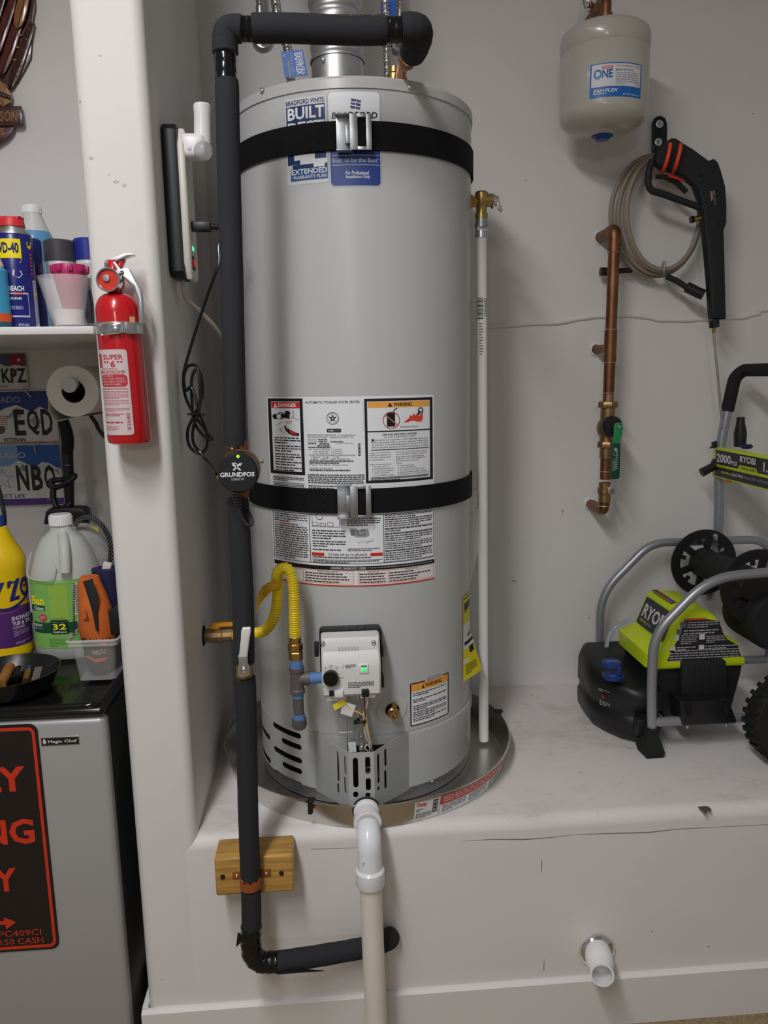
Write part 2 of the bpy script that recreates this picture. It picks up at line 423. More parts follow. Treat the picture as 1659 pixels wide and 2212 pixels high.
# baseboard with a stepped top
bh = at(1000, 2136, Y=FY-0.014).z
g = G(); pb = [(FY, 0), (FY-0.014, 0), (FY-0.014, bh-0.006), (FY-0.006, bh), (FY, bh)]
A = [g.bm.verts.new((PXL-0.012, y, z)) for y, z in pb]; B = [g.bm.verts.new((2.4, y, z)) for y, z in pb]
g.face(A); g.face(list(reversed(B)))
for i in range(5): g.face((A[i], A[(i+1) % 5], B[(i+1) % 5], B[i]))
struct('baseboard_front', g, M_wall)
g = G(); g.box((PXL-0.007, (FY+WY)/2, bh/2), (0.014, WY-FY, bh), bev=0.003); struct('baseboard_left', g, M_wall)

# flecks and dents in the paint, each with a shape of its own
def scuff(par, x, y, Y, w, h, c):
    n_ = 9; q = at(x, y, Y=Y); pts = [(w*math.cos(2*PI*i/n_)*random.uniform(0.5, 1.1), h*math.sin(2*PI*i/n_)*random.uniform(0.5, 1.1)) for i in range(n_)]
    G().prism(pts, q, (1, 0, 0), (0, 0, 1), 0.0004).build('paint_scuff', ink(*c), par)
for x, y, w, h in ((1132, 1172, 0.002, 0.0015), (1098, 1165, 0.0015, 0.001), (1273, 1335, 0.004, 0.0025), (1112, 1255, 0.012, 0.002), (1215, 1105, 0.002, 0.008), (1590, 845, 0.0025, 0.0025), (1136, 390, 0.002, 0.0015), (1626, 245, 0.002, 0.003)): scuff(wall_b, x, y, WY-0.0001, w, h, (120, 114, 110))
for x, y, w, h in ((216, 119, 0.004, 0.002), (171, 214, 0.002, 0.003), (235, 377, 0.002, 0.0025), (250, 392, 0.008, 0.003), (268, 400, 0.006, 0.003), (196, 340, 0.006, 0.004), (350, 2115, 0.006, 0.0015)): scuff(wall_l, x, y, FY-0.0001, w, h, (192, 187, 184))
for x, y, w, h in ((1170, 1868, 0.001, 0.02), (1175, 2085, 0.001, 0.022), (1408, 2012, 0.002, 0.002), (1530, 2045, 0.003, 0.002), (575, 2183, 0.006, 0.002)): scuff(ledge, x, y, FY-0.0006, w, h, (128, 120, 114))
# ------------------------------------------------------------------ water heater
R = 0.28
M_jacket = mat('grey_enamel_jacket', rgb(190, 192, 192), 0.3, bump=0.02, bscale=60)
M_gloss_lbl = mat('label_white', rgb(232, 234, 236), 0.35)
def cylz(x, y, r=R): return at_cyl(x, y, r).z
def cyla(x, y, r=R):
    p = at_cyl(x, y, r); return math.atan2(p.y, p.x)
def cp(a, z, r=R): return Vector((r*math.cos(a), r*math.sin(a), z))
JB = cylz(640, 1690); RB = cylz(700, 1731, 0.277); CT = cylz(735, 163); CS = cylz(700, 190); SEAM = cylz(800, 1592)
heater = thing('water_heater', 'tall grey tank water heater standing in round metal pan on the ledge', 'water heater', (0, 0, LZ))
# lower jacket with louvre slots really cut in
def jacket(z0, z1, r, n=96):
    return G().lathe([(0, z0), (r, z0), (r, z1), (0, z1)], n=n)
jk = jacket(JB, SEAM, R).build('lower_jacket', [M_jacket, M_hole], heater)
cg = G()
for (xa, ya, xb, yb) in ((325,322,452,350),(372,400,455,415),(330,447,457,480),(376,525,458,543),(335,572,460,607),(190,262,254,292),(180,328,296,372),(190,388,260,416),(180,450,300,496),(190,512,266,542)):
    k = 2.4397; a1 = cyla(460+xb/k, 1440+yb/k); a0 = cyla(460+xa/k, 1440+ya/k) if xa > 300 else a1-0.26
    z = (cylz(460+xa/k, 1440+ya/k)+cylz(460+xb/k, 1440+yb/k))/2 if xa > 300 else cylz(460+xb/k, 1440+yb/k); hh = 0.0068; ends = hh/R
    rings = []
    for rr in (R-0.03, R+0.01):
        pts = [(a0+(a1-a0)*i/6, z+hh) for i in range(7)]+[(a1+ends*math.sin(t*PI/6), z+hh*math.cos(t*PI/6)) for t in range(1, 6)]
        pts += [(a1+(a0-a1)*i/6, z-hh) for i in range(7)]+[(a0-ends*math.sin(t*PI/6), z-hh*math.cos(t*PI/6)) for t in range(1, 6)]
        rings.append([cp(a, zz, rr)-heater.location for a, zz in pts])
    cg.quadgrid(rings, 0, True, True)
cut(jk, (lambda o: (setattr(o, 'location', heater.location), o)[1])(cg.build('cutter', M_hole, local=True)))
g = G(); g.lathe([(0, SEAM), (R-0.0012, SEAM), (R-0.0012, SEAM+0.002), (R, SEAM+0.003), (R, CS-0.002), (0, CS-0.002)], n=96); g.build('jacket', M_jacket, heater)
g = G(); g.lathe([(R-0.001, CS-0.003), (R+0.003, CS-0.0025), (R+0.003, CT-0.006), (R-0.002, CT), (R-0.03, CT+0.004), (0, CT+0.012)], n=96); g.build('top_cap', M_jacket, heater)
g = G(); g.lathe([(R-0.005, JB), (R-0.003, JB), (R-0.003, RB), (R-0.02, RB), (R-0.02, LZ+0.0012), (R-0.024, LZ+0.0012), (R-0.024, JB)], n=96); g.build('base_ring', M_galv, heater)
# proud access skirt on the right of the burner door
g = G(); a0, a1 = cyla(884, 1600), 0.9; n = 40
zt = SEAM-0.004
g.quadgrid([[cp(a0+(a1-a0)*i/n, z, r) for z, r in ((zt, R), (zt, R+0.003), (JB+0.004, R+0.003), (JB+0.004, R))] for i in range(n+1)], 0, True, True); g.build('skirt_panel', M_jacket, heater)
def screw(p, d, r, parent, m=M_zinc, name='screw', local=False):
    g = G(); d = Vector(d).normalized(); p = Vector(p)
    g.lathe([(r*1.15, 0), (r*1.15, r*0.15), (r, r*0.5), (r*0.55, r*0.85), (r*0.5, r*0.5), (0, r*0.5)], p, d, 14)
    return g.build(name, m, parent, local=local)
for x, y in ((567, 196), (886, 190)):
    a = cyla(x, y, R+0.003); screw(cp(a, cylz(x, y, R+0.003), R+0.003), (math.cos(a), math.sin(a), 0), 0.0055, heater)
for x, y in ((558, 1672), (934, 1685)):
    a = cyla(x, y, R-0.003); screw(cp(a, cylz(x, y, R-0.003), R-0.003), (math.cos(a), math.sin(a), 0), 0.0045, heater)

# burner door: folded sheet with cut slots
zT = cylz(680, 1580); zBt = cylz(740, 1729, 0.33)
pl, pr = at(752, 1626, Z=zT), at(808, 1626, Z=zT)
yf = (pl.y+pr.y)/2; L0 = at_cyl(678, 1581, R+0.001); R0 = at_cyl(882, 1577, R+0.001)
path = [Vector((L0.x, L0.y, 0)), Vector((pl.x, yf, 0)), Vector((pr.x, yf, 0)), Vector((R0.x, R0.y, 0))]
M_door = mat('grey_door_sheet', rgb(178, 181, 182), 0.35)
g = G(); th = 0.0016; off = [Vector((p.x*(1-0.006), p.y+th*1.6, 0)) for p in path]
ring0 = [Vector((p.x, p.y, zBt if 0 < i < 3 else JB-0.004)) for i, p in enumerate(path)]; ring1 = [Vector((p.x, p.y, zT)) for p in path]
lo = ring0+[Vector((p.x, p.y, ring0[i].z)) for i, p in reversed(list(enumerate(off)))]; hi = ring1+[Vector((p.x, p.y, zT)) for p in reversed(off)]
g.quadgrid([lo, hi], 0, True, True); door = g.build('burner_door', [M_door, M_hole], heater)
cg = G()
def slot_on(p0, p1, xc, ya, yb, w=0.0042):
    # upright slot on the facet p0-p1; xc, ya, yb are read from the picture
    nrm = Vector((p1.y-p0.y, -(p1.x-p0.x), 0)).normalized()
    if nrm.y > 0: nrm = -nrm
    k = 2.4397; u = (p1-p0).normalized()
    def hit(cx, cy):
        d = _F*FPX+_X*(460+cx/k-829.5)-_Y*(1440+cy/k-1106); q = Vector((p0.x, p0.y, 0))
        t = (q-CAM).dot(nrm)/d.dot(nrm); return CAM+d*t
    a, b = hit(xc, ya), hit(xc, yb)
    z1, z0 = a.z-w, b.z+w; c = Vector((a.x, a.y, 0)); c = p0+u*(c-p0).dot(u)
    pts = [(w*math.cos(t*PI/6), z1+w*math.sin(t*PI/6)) for t in range(7)]+[(-w*math.cos(t*PI/6), z0-w*math.sin(t*PI/6)) for t in range(7)]
    cg.quadgrid([[c+u*x+nrm*s+Vector((0, 0, z))-heater.location for x, z in pts] for s in (-0.012, 0.012)], 0, True, True)
for xc, ya, yb in ((658, 446, 600), (660, 614, 662), (697, 472, 563), (697, 582, 662)): slot_on(path[0], path[1], xc, ya, yb, 0.0038)
for xc, ya, yb in ((750, 480, 637), (815, 475, 565), (818, 587, 652), (752, 658, 688), (816, 664, 690)): slot_on(path[1], path[2], xc, ya, yb, 0.0058)
for xc, ya, yb in ((870, 460, 615), (908, 434, 525), (908, 545, 643), (872, 632, 652)): slot_on(path[2], path[3], xc, ya, yb, 0.0038)
cut(door, (lambda o: (setattr(o, 'location', heater.location), o)[1])(cg.build('cutter', M_hole, local=True)))
# burner box and pipe seen through the slots
g = G(); g.box((0.0, -0.288, (zT+JB)/2-0.01), (0.10, 0.03, zT-JB-0.03), bev=0.004); g.build('burner_hatch', M_hole, heater)
g = G(); g.tube(spline([(-0.03, -0.312, zT-0.07), (-0.01, -0.32, zT-0.06), (0.03, -0.315, zT-0.068)], 6), 0.003, 8); g.build('burner_tube', M_copper, heater)
g = G(); g.box((0.0, -0.306, zT-0.085), (0.05, 0.008, 0.018), bev=0.002); g.build('burner_bracket', M_zinc, heater)

# ---- gas control
VY = -0.365
def vp(x, y, Y=VY): return at(x, y, Y=Y)
c0, c1 = vp(693, 1392), vp(820, 1390); b0, b1 = vp(697, 1498), vp(823, 1492)
cx, wv = (c0.x+c1.x+b0.x+b1.x)/4, (c1.x-c0.x+b1.x-b0.x)/2; zt_, zb_ = vp(756, 1378).z, vp(758, 1497).z
g = G(); g.box((cx+0.002, -0.300, (zt_+zb_)/2+0.004), (wv+0.012, 0.046, zt_-zb_-0.004), bev=0.008, seg=3)
for i in range(5): g.box((cx-0.035+0.0175*i, -0.31, zt_+0.003), (0.003, 0.02, 0.004))
for x, y in ((684, 1402), (823, 1402), (824, 1468)):
    p = vp(x, y, -0.33); g.box(p, (0.010, 0.03, 0.028), bev=0.003)
gc = g.build('gas_control', M_blk, heater)
# sloped white cover: side profile swept across
zc = lambda y: vp(756, y).z
prof = [(-0.305, zt_), (VY+0.006, zt_-0.001), (VY, zc(1386)), (VY-0.002, zc(1405)), (VY-0.016, zc(1420)), (VY-0.020, zc(1440)), (VY-0.020, zb_+0.006), (VY-0.014, zb_), (-0.305, zb_)]
g = G(); rings = []
for x, ins in ((cx-wv/2, 0.004), (cx-wv/2+0.004, 0.0), (cx+wv/2-0.004, 0.0), (cx+wv/2, 0.004)):
    rings.append([Vector((x, min(y+ins, -0.305), z-ins*0.6 if z > zc(1430) else z+ins*0.6)) for y, z in prof])
g.quadgrid(rings, 0, True, True)
g.box((cx-0.035, -0.36, zb_-0.004), (0.045, 0.03, 0.02), bev=0.004); g.box((cx+0.035, -0.36, zb_-0.003), (0.035, 0.03, 0.016), bev=0.004)
M_vcov = mat('warm_grey_plastic', rgb(218, 218, 218), 0.38)
g.build('cover', M_vcov, gc)
FV = VY-0.020
for x, y in ((697, 1390), (807, 1388)): screw(vp(x, y, VY-0.001), (0, -1, 0), 0.0048, gc)
p = vp(715, 1463, FV); g = G(); g.lathe([(0.0, 0.016), (0.0145, 0.016), (0.0165, 0.013), (0.0172, 0.004), (0.0172, -0.001), (0, -0.001)], p, (0, -1, 0), 32); g.build('dial', M_blk_g, gc)
p = vp(786, 1444, FV); g = G(); g.box(p, (0.021, 0.006, 0.021), bev=0.002); g.build('indicator_housing', M_white, gc)
g = G(); g.box(vp(786, 1446, FV-0.0035), (0.0085, 0.002, 0.0085), bev=0.0008); g.build('indicator_lamp', mat('green_led', (0.02, 0.75, 0.08), 0.3, emit=1.6), gc)
g = G(); g.box(vp(786, 1439, FV-0.0035), (0.012, 0.001, 0.003)); g.build('indicator_slot', ink(110, 120, 110), gc)
g = G(); g.box(vp(789, 1496, FV-0.002), (0.016, 0.014, 0.016), bev=0.002); g.build('plug', M_blk, gc)
g = G(); g.box(vp(716, 1497, FV-0.001), (0.010, 0.012, 0.011), bev=0.001); g.build('plug', M_blk, gc)
g = G(); g.box(vp(732, 1497, FV-0.002), (0.019, 0.012, 0.017), bev=0.002); g.build('plug', M_white, gc)
d = Decal(plane_fn((0, FV-0.0006, 0), (1, 0, 0), (0, 0, -1)))
def vpx(x, y): q = vp(x, y, FV-0.0006); return q.x, -q.z
for i in range(8):
    a = -PI*0.95+i*PI*1.5/7; q = vp(715, 1463, FV-0.0006)
    d.line(q.x+0.0195*math.cos(a), -q.z+0.0195*math.sin(a), q.x+0.0225*math.cos(a), -q.z+0.0225*math.sin(a), 0.0008, (60, 60, 60), 1)
for t, x, y, w in (('HOT', 701, 1441, 6), ('WARM', 710, 1437, 9), ('LOW', 724, 1440, 7), ('PILOT', 733, 1463, 10), ('OFF', 695, 1481, 6)):
    a, b = vpx(x, y), vpx(x+w, y+3); d.text(t, a[0], a[1], b[0], b[1], (80, 80, 80), 1)
a, b = vpx(746, 1436), vpx(769, 1443); d.greek(a[0], a[1], b[0], b[1], 3, (90, 90, 90), 1)
tx, ty = vpx(741, 1437); d.line(tx, ty, tx, ty+0.006, 0.0007, (60, 60, 60), 1)
a, b = vpx(752, 1474), vpx(808, 1485); d.greek(a[0], a[1], b[0], b[1], 4, (90, 90, 90), 1)
d.build('dial_print', gc)
d = Decal(plane_fn((0, VY-0.003, 0), (1, 0, 0), (0, 0, -1)))
q0, q1 = vp(729, 1398, VY-0.003), vp(777, 1404, VY-0.003)
for i in range(7): d.rect(q0.x+(q1.x-q0.x)*i/7, -q0.z, q0.x+(q1.x-q0.x)*(i+0.7)/7, -q1.z, (204, 204, 204), 1)
d.build('embossed_print', gc)
# wires below the control
def wire(pts, m, r=0.0016, name='wire', parent=heater): g = G(); g.tube(spline(pts, 6), r, 8); return g.build(name, m, parent)
W_w, W_r, W_y = mat('white_wire', rgb(225, 225, 222), 0.45), mat('maroon_wire', rgb(110, 45, 50), 0.45), mat('yellow_wire', rgb(222, 190, 70), 0.45)
wire([vp(792, 1502, -0.375), vp(793, 1520, -0.37), vp(786, 1545, -0.365), vp(785, 1565, -0.36)], W_w)
wire([vp(786, 1502, -0.375), vp(788, 1525, -0.37), vp(789, 1552, -0.366), vp(786, 1568, -0.362)], W_r)
wire([vp(790, 1545, -0.366), vp(792, 1575, -0.36), vp(800, 1605, -0.345), vp(798, 1625, -0.33)], W_w)
wire([vp(744, 1512, -0.37), vp(757, 1531, -0.37), vp(778, 1541, -0.368), vp(789, 1552, -0.366), vp(796, 1580, -0.358), vp(803, 1610, -0.34)], W_y)
wire([vp(785, 1560, -0.36), vp(790, 1590, -0.355), vp(801, 1612, -0.34), vp(806, 1626, -0.325)], W_w)
wire([vp(795, 1622, -0.33), vp(788, 1617, -0.335), vp(794, 1608, -0.335), vp(800, 1618, -0.335)], mat('cream_wire', rgb(222, 205, 180), 0.5))
wire([vp(774, 1500, -0.36), vp(777, 1530, -0.358), vp(781, 1560, -0.352), vp(781, 1590, -0.345)], M_zinc, 0.0042, 'igniter_tube')
g = G(); hel = []
for i in range(90):
    t = i/89; q = vp(779+3*t, 1583, -0.345).lerp(vp(782, 1622, -0.33), t); a = t*2*PI*11
    hel.append(q+Vector((math.cos(a)*0.0058, math.sin(a)*0.0058, 0)))
g.tube(hel, 0.0011, 6); g.build('spring', M_zinc, heater)
g = G(); g.torus(vp(780, 1557, -0.360), (0, 0.1, 1), 0.010, 0.0035, 20, 8); g.box(vp(768, 1560, -0.361), (0.008, 0.006, 0.009), bev=0.001); g.build('cable_clip', M_blk, heater)
wire([vp(750, 1545, -0.33), vp(750, 1590, -0.33), vp(752, 1622, -0.325)], M_zinc, 0.0011, 'flame_rod')
g = G(); q = vp(741, 1582, -0.33); g.cyl(q-Vector((0.008, 0, 0)), q+Vector((0.022, 0, 0)), 0.001, n=6); g.build('flame_rod', M_zinc, heater)
def sheet(corners, th=0.0004):
    """thin tag from 4 corner points"""
    g = G(); n = (corners[1]-corners[0]).cross(corners[3]-corners[0]).normalized()*th
    A = [g.bm.verts.new(c) for c in corners]; B = [g.bm.verts.new(c+n) for c in corners]
    g.face(A); g.face(list(reversed(B)))
    for i in range(4): g.face((A[i], A[(i+1) % 4], B[(i+1) % 4], B[i]))
    return g
sheet([vp(718, 1523, -0.378), vp(742, 1510, -0.372), vp(748, 1521, -0.372), vp(723, 1535, -0.378)]).build('wire_tag', mat('yellow_tag', rgb(242, 226, 60), 0.5), heater)
sheet([vp(742, 1515, -0.371), vp(769, 1524, -0.371), vp(760, 1549, -0.371), vp(735, 1541, -0.371)]).build('wire_tag', mat('white_tag', rgb(225, 225, 225), 0.5), heater)
sheet([vp(752, 1604, -0.329), vp(768, 1602, -0.331), vp(770, 1624, -0.331), vp(754, 1626, -0.329)]).build('wire_tag', MATS['white_tag'], heater)
# drain valve
p = at_cyl(847, 1533, R); a = math.atan2(p.y, p.x); nr = Vector((math.cos(a), math.sin(a), 0))
g = G(); g.lathe([(0.0, 0.0015), (0.019, 0.0015), (0.03, 0.0012), (0.036, 0.0)], p, nr, 32); g.build('drain_escutcheon', M_jacket, heater)
g = G(); g.lathe([(0, 0.004), (0.017, 0.004), (0.017, 0.0005), (0, 0.0005)], p-nr*0.002, nr, 28); g.build('drain_opening', M_hole, heater)
g = G(); tip = at(852, 1546, Y=-0.325); dr = (tip-p).normalized()
g.lathe([(0.011, 0), (0.011, 0.025), (0.013, 0.026), (0.013, 0.034), (0.0095, 0.036)] + [(0.0105 if i % 2 else 0.0095, 0.036+i*0.0015) for i in range(8)] + [(0.0095, 0.049), (0.006, 0.049), (0.006, 0.03), (0, 0.03)], p, dr, 24)
dv = g.build('drain_valve', M_brass, heater)
g = G(); st = p+dr*0.028; g.tube([st, st+Vector((0.002, 0, 0.018)), st+Vector((0.004, -0.001, 0.026))], [0.006, 0.006, 0.0045], 12); g.build('valve_stem', M_brass, dv)
# relief valve at the right shoulder
a = 0.02; q = Vector((R, 0, at(1012, 436, Y=0).z))
g = G(); g.lathe([(0.0, 0.003), (0.034, 0.003), (0.04, 0.0)], q-Vector((0.004, 0, 0)), (1, 0, 0), 36); g.build('valve_gasket', mat('black_gasket', rgb(30, 30, 30), 0.6), heater)
tv = at(1040, 440, Y=0)
g = G(); g.lathe([(0.017, 0), (0.017, 0.008), (0.013, 0.010), (0.013, tv.x-R+0.01)], q, (1, 0, 0), 6)
g.lathe([(0.0, 0.028), (0.013, 0.028), (0.0165, 0.024), (0.0165, -0.002), (0.013, -0.008), (0.013, -0.022), (0.0155, -0.023), (0.0155, -0.034), (0.0, -0.034)], tv, (0, 0, 1), 24)
g.cyl(tv+Vector((0.005, 0, 0.008)), tv+Vector((0.027, 0, 0.008)), 0.0155, 0.0155)
rv = g.build('relief_valve', M_brass, heater)
g = G(); g.lathe([(0.0175, 0), (0.0175, 0.004), (0.010, 0.012), (0, 0.013)], tv+Vector((0.026, 0, 0.006)), (1, 0, 0), 24)
g.prism([(-0.004, 0.012), (0.004, 0.016), (0.006, 0.004), (0.011, -0.014), (0.016, -0.018), (0.012, -0.024), (0.004, -0.018), (-0.001, 0.0)], tv+Vector((0.038, -0.004, 0.004)), (1, 0, 0), (0, 0, 1), -0.008, 0.001); g.build('test_lever', M_chrome, rv)
d = Decal(plane_fn((0, 0, 0), (1, 0, 0), (0, 0, -1)))
# nipples on top
zc_ = CT+0.01

# ---- printed labels on the jacket
def on_tank(ref_x, ref_y, x0=0, y0=0, k=1.0, r=R): return cyl_fn(0, 0, r, None, None, ref_x, ref_y, x0, y0, k)
NAVY, BLUE, WHT, BLK, GRY, RED, ORG = (28, 52, 104), (36, 62, 134), (230, 233, 238), (24, 24, 26), (196, 200, 206), (206, 46, 38), (240, 168, 70)
k6 = 530/1659.0
d = Decal(on_tank(735, 300, 430, 0, k6), 40)
d.rrect(588, 632, 866, 1228, 14, (205, 208, 212), 1)
d.text('BRADFORD WHITE', 596, 648, 852, 680, NAVY, 3, 0.01)
d.rect(596, 690, 856, 1090, NAVY, 2)
d.text('BUILT', 606, 700, 852, 784, WHT, 3, 0.03); d.text('BEST', 606, 800, 852, 870, WHT, 3, 0.03)
d.rect(640, 1026, 780, 1062, WHT, 3); d.rect(680, 1062, 862, 1094, WHT, 3); d.rect(770, 1094, 846, 1118, WHT, 4); d.rect(628, 1092, 864, 1120, NAVY, 2)
d.rect(614, 1120, 864, 1202, (38, 78, 140), 2)
d.text('EXTENDED', 620, 1124, 860, 1160, WHT, 4, 0.02); d.text('WARRANTY PLAN', 628, 1168, 856, 1192, WHT, 4, 0.01)
d.build('warranty_sticker', heater, 'blue and white extended warranty sticker')
d = Decal(on_tank(770, 300, 430, 0, k6), 40)
d.rrect(872, 610, 1232, 1264, 34, (170, 178, 186), 1); d.rrect(880, 618, 1224, 1256, 28, WHT, 2); d.rrect(884, 1018, 1222, 1254, 26, BLUE, 3)
d.rect(884, 1018, 1222, 1060, BLUE, 3)
d.text('BRADFORD', 900, 756, 1206, 800, (30, 34, 60), 3, 0.02, slant=0.15); d.text('WHITE', 930, 815, 1180, 860, (30, 34, 60), 3, 0.02)
for j in range(3):          # waving flag mark: three bands of two cells
    for i in range(2):
        x0, y0 = 1030+i*34+(2-j)*3, 664+j*24+i*6
        d.poly([(x0, y0), (x0+16, y0+8), (x0+30, y0+6), (x0+28, y0+22), (x0+14, y0+24), (x0-3, y0+16)], (66, 84, 132) if (i+j) % 2 else (40, 52, 96), 3)
d.rect(900, 1048, 1216, 1051, WHT, 4); d.rect(900, 1114, 1216, 1117, WHT, 4)
d.text('Built to be the Best', 900, 1068, 1204, 1098, (176, 184, 198), 4, 0.012); d.circ(1212, 1076, 4, (176, 184, 198), 4)
d.text('For Professional', 985, 1154, 1140, 1182, WHT, 4, 0.01, slant=0.2); d.text('Installation Only', 985, 1184, 1148, 1212, WHT, 4, 0.01, slant=0.2)
d.build('brand_sticker', heater, 'rounded white and blue maker sticker')

k7 = 400/1659.0
d = Decal(on_tank(755, 955, 560, 840, k7), 40)
d.rrect(84, 68, 1566, 1772, 16, WHT, 1)
# danger panel
d.frame(94, 82, 402, 780, 27, BLK, 2); d.rect(124, 116, 374, 172, RED, 2)
d.text('DANGER', 186, 126, 346, 160, WHT, 3, 0.03); d.poly([(144, 166), (160, 124), (178, 166)], WHT, 3)
d.circ(156, 250, 24, BLK, 3); d.circ(188, 248, 20, WHT, 4); d.circ(205, 240, 34, BLK, 3, ry=30); d.circ(210, 240, 20, WHT, 4)
d.poly([(206, 226), (282, 220), (284, 244), (276, 270), (262, 262), (208, 256)], BLK, 5); d.circ(266, 214, 24, BLK, 5, ry=20)
d.line(316, 190, 316, 254, 3, BLK); d.line(316, 254, 366, 284, 3, BLK); d.line(316, 254, 270, 268, 3, BLK); d.line(160, 330, 216, 300, 3, BLK)
d.line(188, 372, 258, 330, 3, BLK); d.line(188, 372, 226, 400, 3, BLK)
d.text('HOT', 250, 288, 304, 312, RED, 4)
d.poly([(232, 330), (244, 332), (262, 368), (262, 350), (276, 366), (300, 378), (336, 394), (362, 400), (360, 424), (304, 420), (268, 404), (240, 372)], BLK, 3)
d.poly([(272, 372), (336, 396), (344, 414), (290, 406)], RED, 4)
for y0, n in ((440, 3), (515, 3), (592, 3), (664, 2), (716, 2)): d.greek(140, y0, 372, y0+n*23, n, (52, 52, 56), 3, 0.42)
# centre panel
d.text('AUTOMATIC STORAGE WATER HEATER', 426, 106, 908, 128, BLK, 3, 0.004)
d.line(398, 120, 398, 300, 2, (120, 120, 120)); d.line(938, 110, 938, 380, 2, (120, 120, 120))
d.ring(664, 262, 56, 4, BLK, 3, 36); d.ring(664, 262, 44, 2, BLK, 3, 36)
star = []
for i in range(10):
    r_ = 38 if i % 2 == 0 else 15; a = -PI/2+i*PI/5; star.append((664+r_*math.cos(a), 262+r_*math.sin(a)))
d.poly(star, BLK, 3); d.circ(664, 262, 8, WHT, 4)
d.rrect(610, 356, 736, 388, 8, BLK, 3); d.text('AHRI', 622, 364, 668, 380, WHT, 4, 0.02); d.text('CERTIFIED', 674, 366, 728, 378, (170, 170, 170), 4)
for i, t in enumerate(('BRADFORD WHITE CORPORATION   www.bradfordwhite.com', '200 LAFAYETTE STREET   MIDDLEVILLE MI 49333   USA')): d.text(t, 438, 406+i*20, 866 if i == 0 else 846, 420+i*20, (70, 70, 74), 3)
d.text('Model No:', 438, 448, 520, 460, (70, 70, 74), 3); d.text('Serial No:', 438, 466, 524, 478, (70, 70, 74), 3); d.text('Type: NATURAL GAS', 690, 482, 838, 495, (70, 70, 74), 3)
for y0, xs in ((448, ((530, 610),)), (466, ((530, 620), (640, 752))), (484, ((440, 520), (540, 630))), (502, ((520, 640),)), (518, ((440, 640),))): 
    for xa, xb in xs: d.greek(xa, y0, xb, y0+14, 1, (80, 80, 84), 3, 0.8, False)
d.text('Gas Pressure Manifold   3.5 (InWC)', 442, 536, 742, 550, (70, 70, 74), 3); d.text('Inlet Supply Max  14.0 (InWC)', 484, 554, 742, 568, (70, 70, 74), 3); d.text('Inlet Supply Min   5.0 (InWC)', 484, 571, 742, 585, (70, 70, 74), 3)
d.text('CLOSEST INSTALLATION MINIMUM CLEARANCES IN INCHES', 442, 588, 858, 600, (70, 70, 74), 3)
d.text('0 FRONT    0 LEFT    12 TOP', 462, 606, 716, 619, (70, 70, 74), 3); d.text('0 BACK    0 RIGHT   6 VENT CONNECTOR', 462, 623, 806, 636, (70, 70, 74), 3)
for i in range(2): d.greek(446, 641+i*18, 840-i*130, 655+i*18, 1, (80, 80, 84), 3, 0.8, False)
d.text('Pressure: Test 300 psi,  Working 150 psi', 446, 675, 790, 689, (70, 70, 74), 3); d.text('CATEGORY I NATURAL DRAFT', 446, 708, 652, 720, (70, 70, 74), 3); d.greek(446, 724, 808, 738, 1, (80, 80, 84), 3, 0.8, False)
yy = 488
for h_ in (5, 9, 4, 12, 14, 5, 9, 12, 5, 8): d.rect(884, yy, 906, yy+h_*0.8, BLK, 3); yy += h_*0.8+5
d.greek(428, 768, 936, 856, 5, (70, 70, 74), 3, 0.6, False); d.greek(430, 868, 700, 904, 2, (60, 60, 64), 3, 0.5)
# warning panel
d.frame(948, 92, 1552, 850, 24, BLK, 2); d.rect(978, 122, 1524, 174, ORG, 2)
d.text('WARNING', 1206, 132, 1368, 164, BLK, 3, 0.025); d.poly([(1156, 166), (1176, 130), (1196, 166)], BLK, 3)
d.rrect(1146, 222, 1218, 346, 10, BLK, 3); d.line(1206, 226, 1210, 196, 8, BLK, 3); d.line(1208, 196, 1240, 182, 8, BLK, 3)
d.ring(1184, 288, 76, 6, (190, 62, 52), 5, 40); d.line(1128, 238, 1240, 336, 9, (200, 110, 104), 5)
d.poly([(1292, 314), (1342, 276), (1352, 246), (1370, 262), (1384, 232), (1400, 256), (1418, 228), (1432, 262), (1462, 240), (1466, 282), (1452, 312)], (222, 74, 52), 3)
d.ring(1446, 204, 22, 7, BLK, 4); d.poly([(1420, 196), (1436, 214), (1446, 240), (1418, 250), (1424, 226)], BLK, 4); d.line(1466, 214, 1452, 250, 7, BLK, 4)
d.text('Flammable Vapors', 1264, 344, 1420, 364, BLK, 3)
d.rect(972, 382, 1528, 392, BLK, 3); d.text('FIRE AND EXPLOSION HAZARD', 1108, 408, 1412, 426, BLK, 3, 0.012); d.text('Can result in serious injury or death', 1118, 432, 1398, 450, (60, 60, 64), 3)
d.poly([(1002, 474), (1018, 446), (1034, 474)], BLK, 3)
for i, t in enumerate(('Do not store or use gasoline or other flammable vapors and', 'liquids in the vicinity of this or any other appliance. Storage of or', 'use of gasoline or other flammable vapors or liquids in the vicinity', 'of this or any other appliance can result in serious injury or death.')):
    d.text(t, 1038 if i == 0 else 1004, 456+i*22, 1504 if i == 0 else 1512, 474+i*22, (52, 52, 56), 3)
d.rect(1000, 550, 1516, 556, BLK, 3)
for i, t in enumerate(('Vapors from flammable', 'liquids can explode and', 'catch fire causing death', 'or severe burns.')): d.text(t, 986, 572+i*20, 986+(186, 192, 190, 128)[i], 587+i*20, (60, 60, 64), 3)
for i, t in enumerate(('Do not use or store flammable products', 'such as gasoline, solvents or adhesives', 'in the same room or area near the', 'appliance, or any other appliance or', 'any possible ignition source.')): d.text(t, 1222, 572+i*20, 1222+(280, 280, 250, 272, 206)[i], 587+i*20, (60, 60, 64), 3)
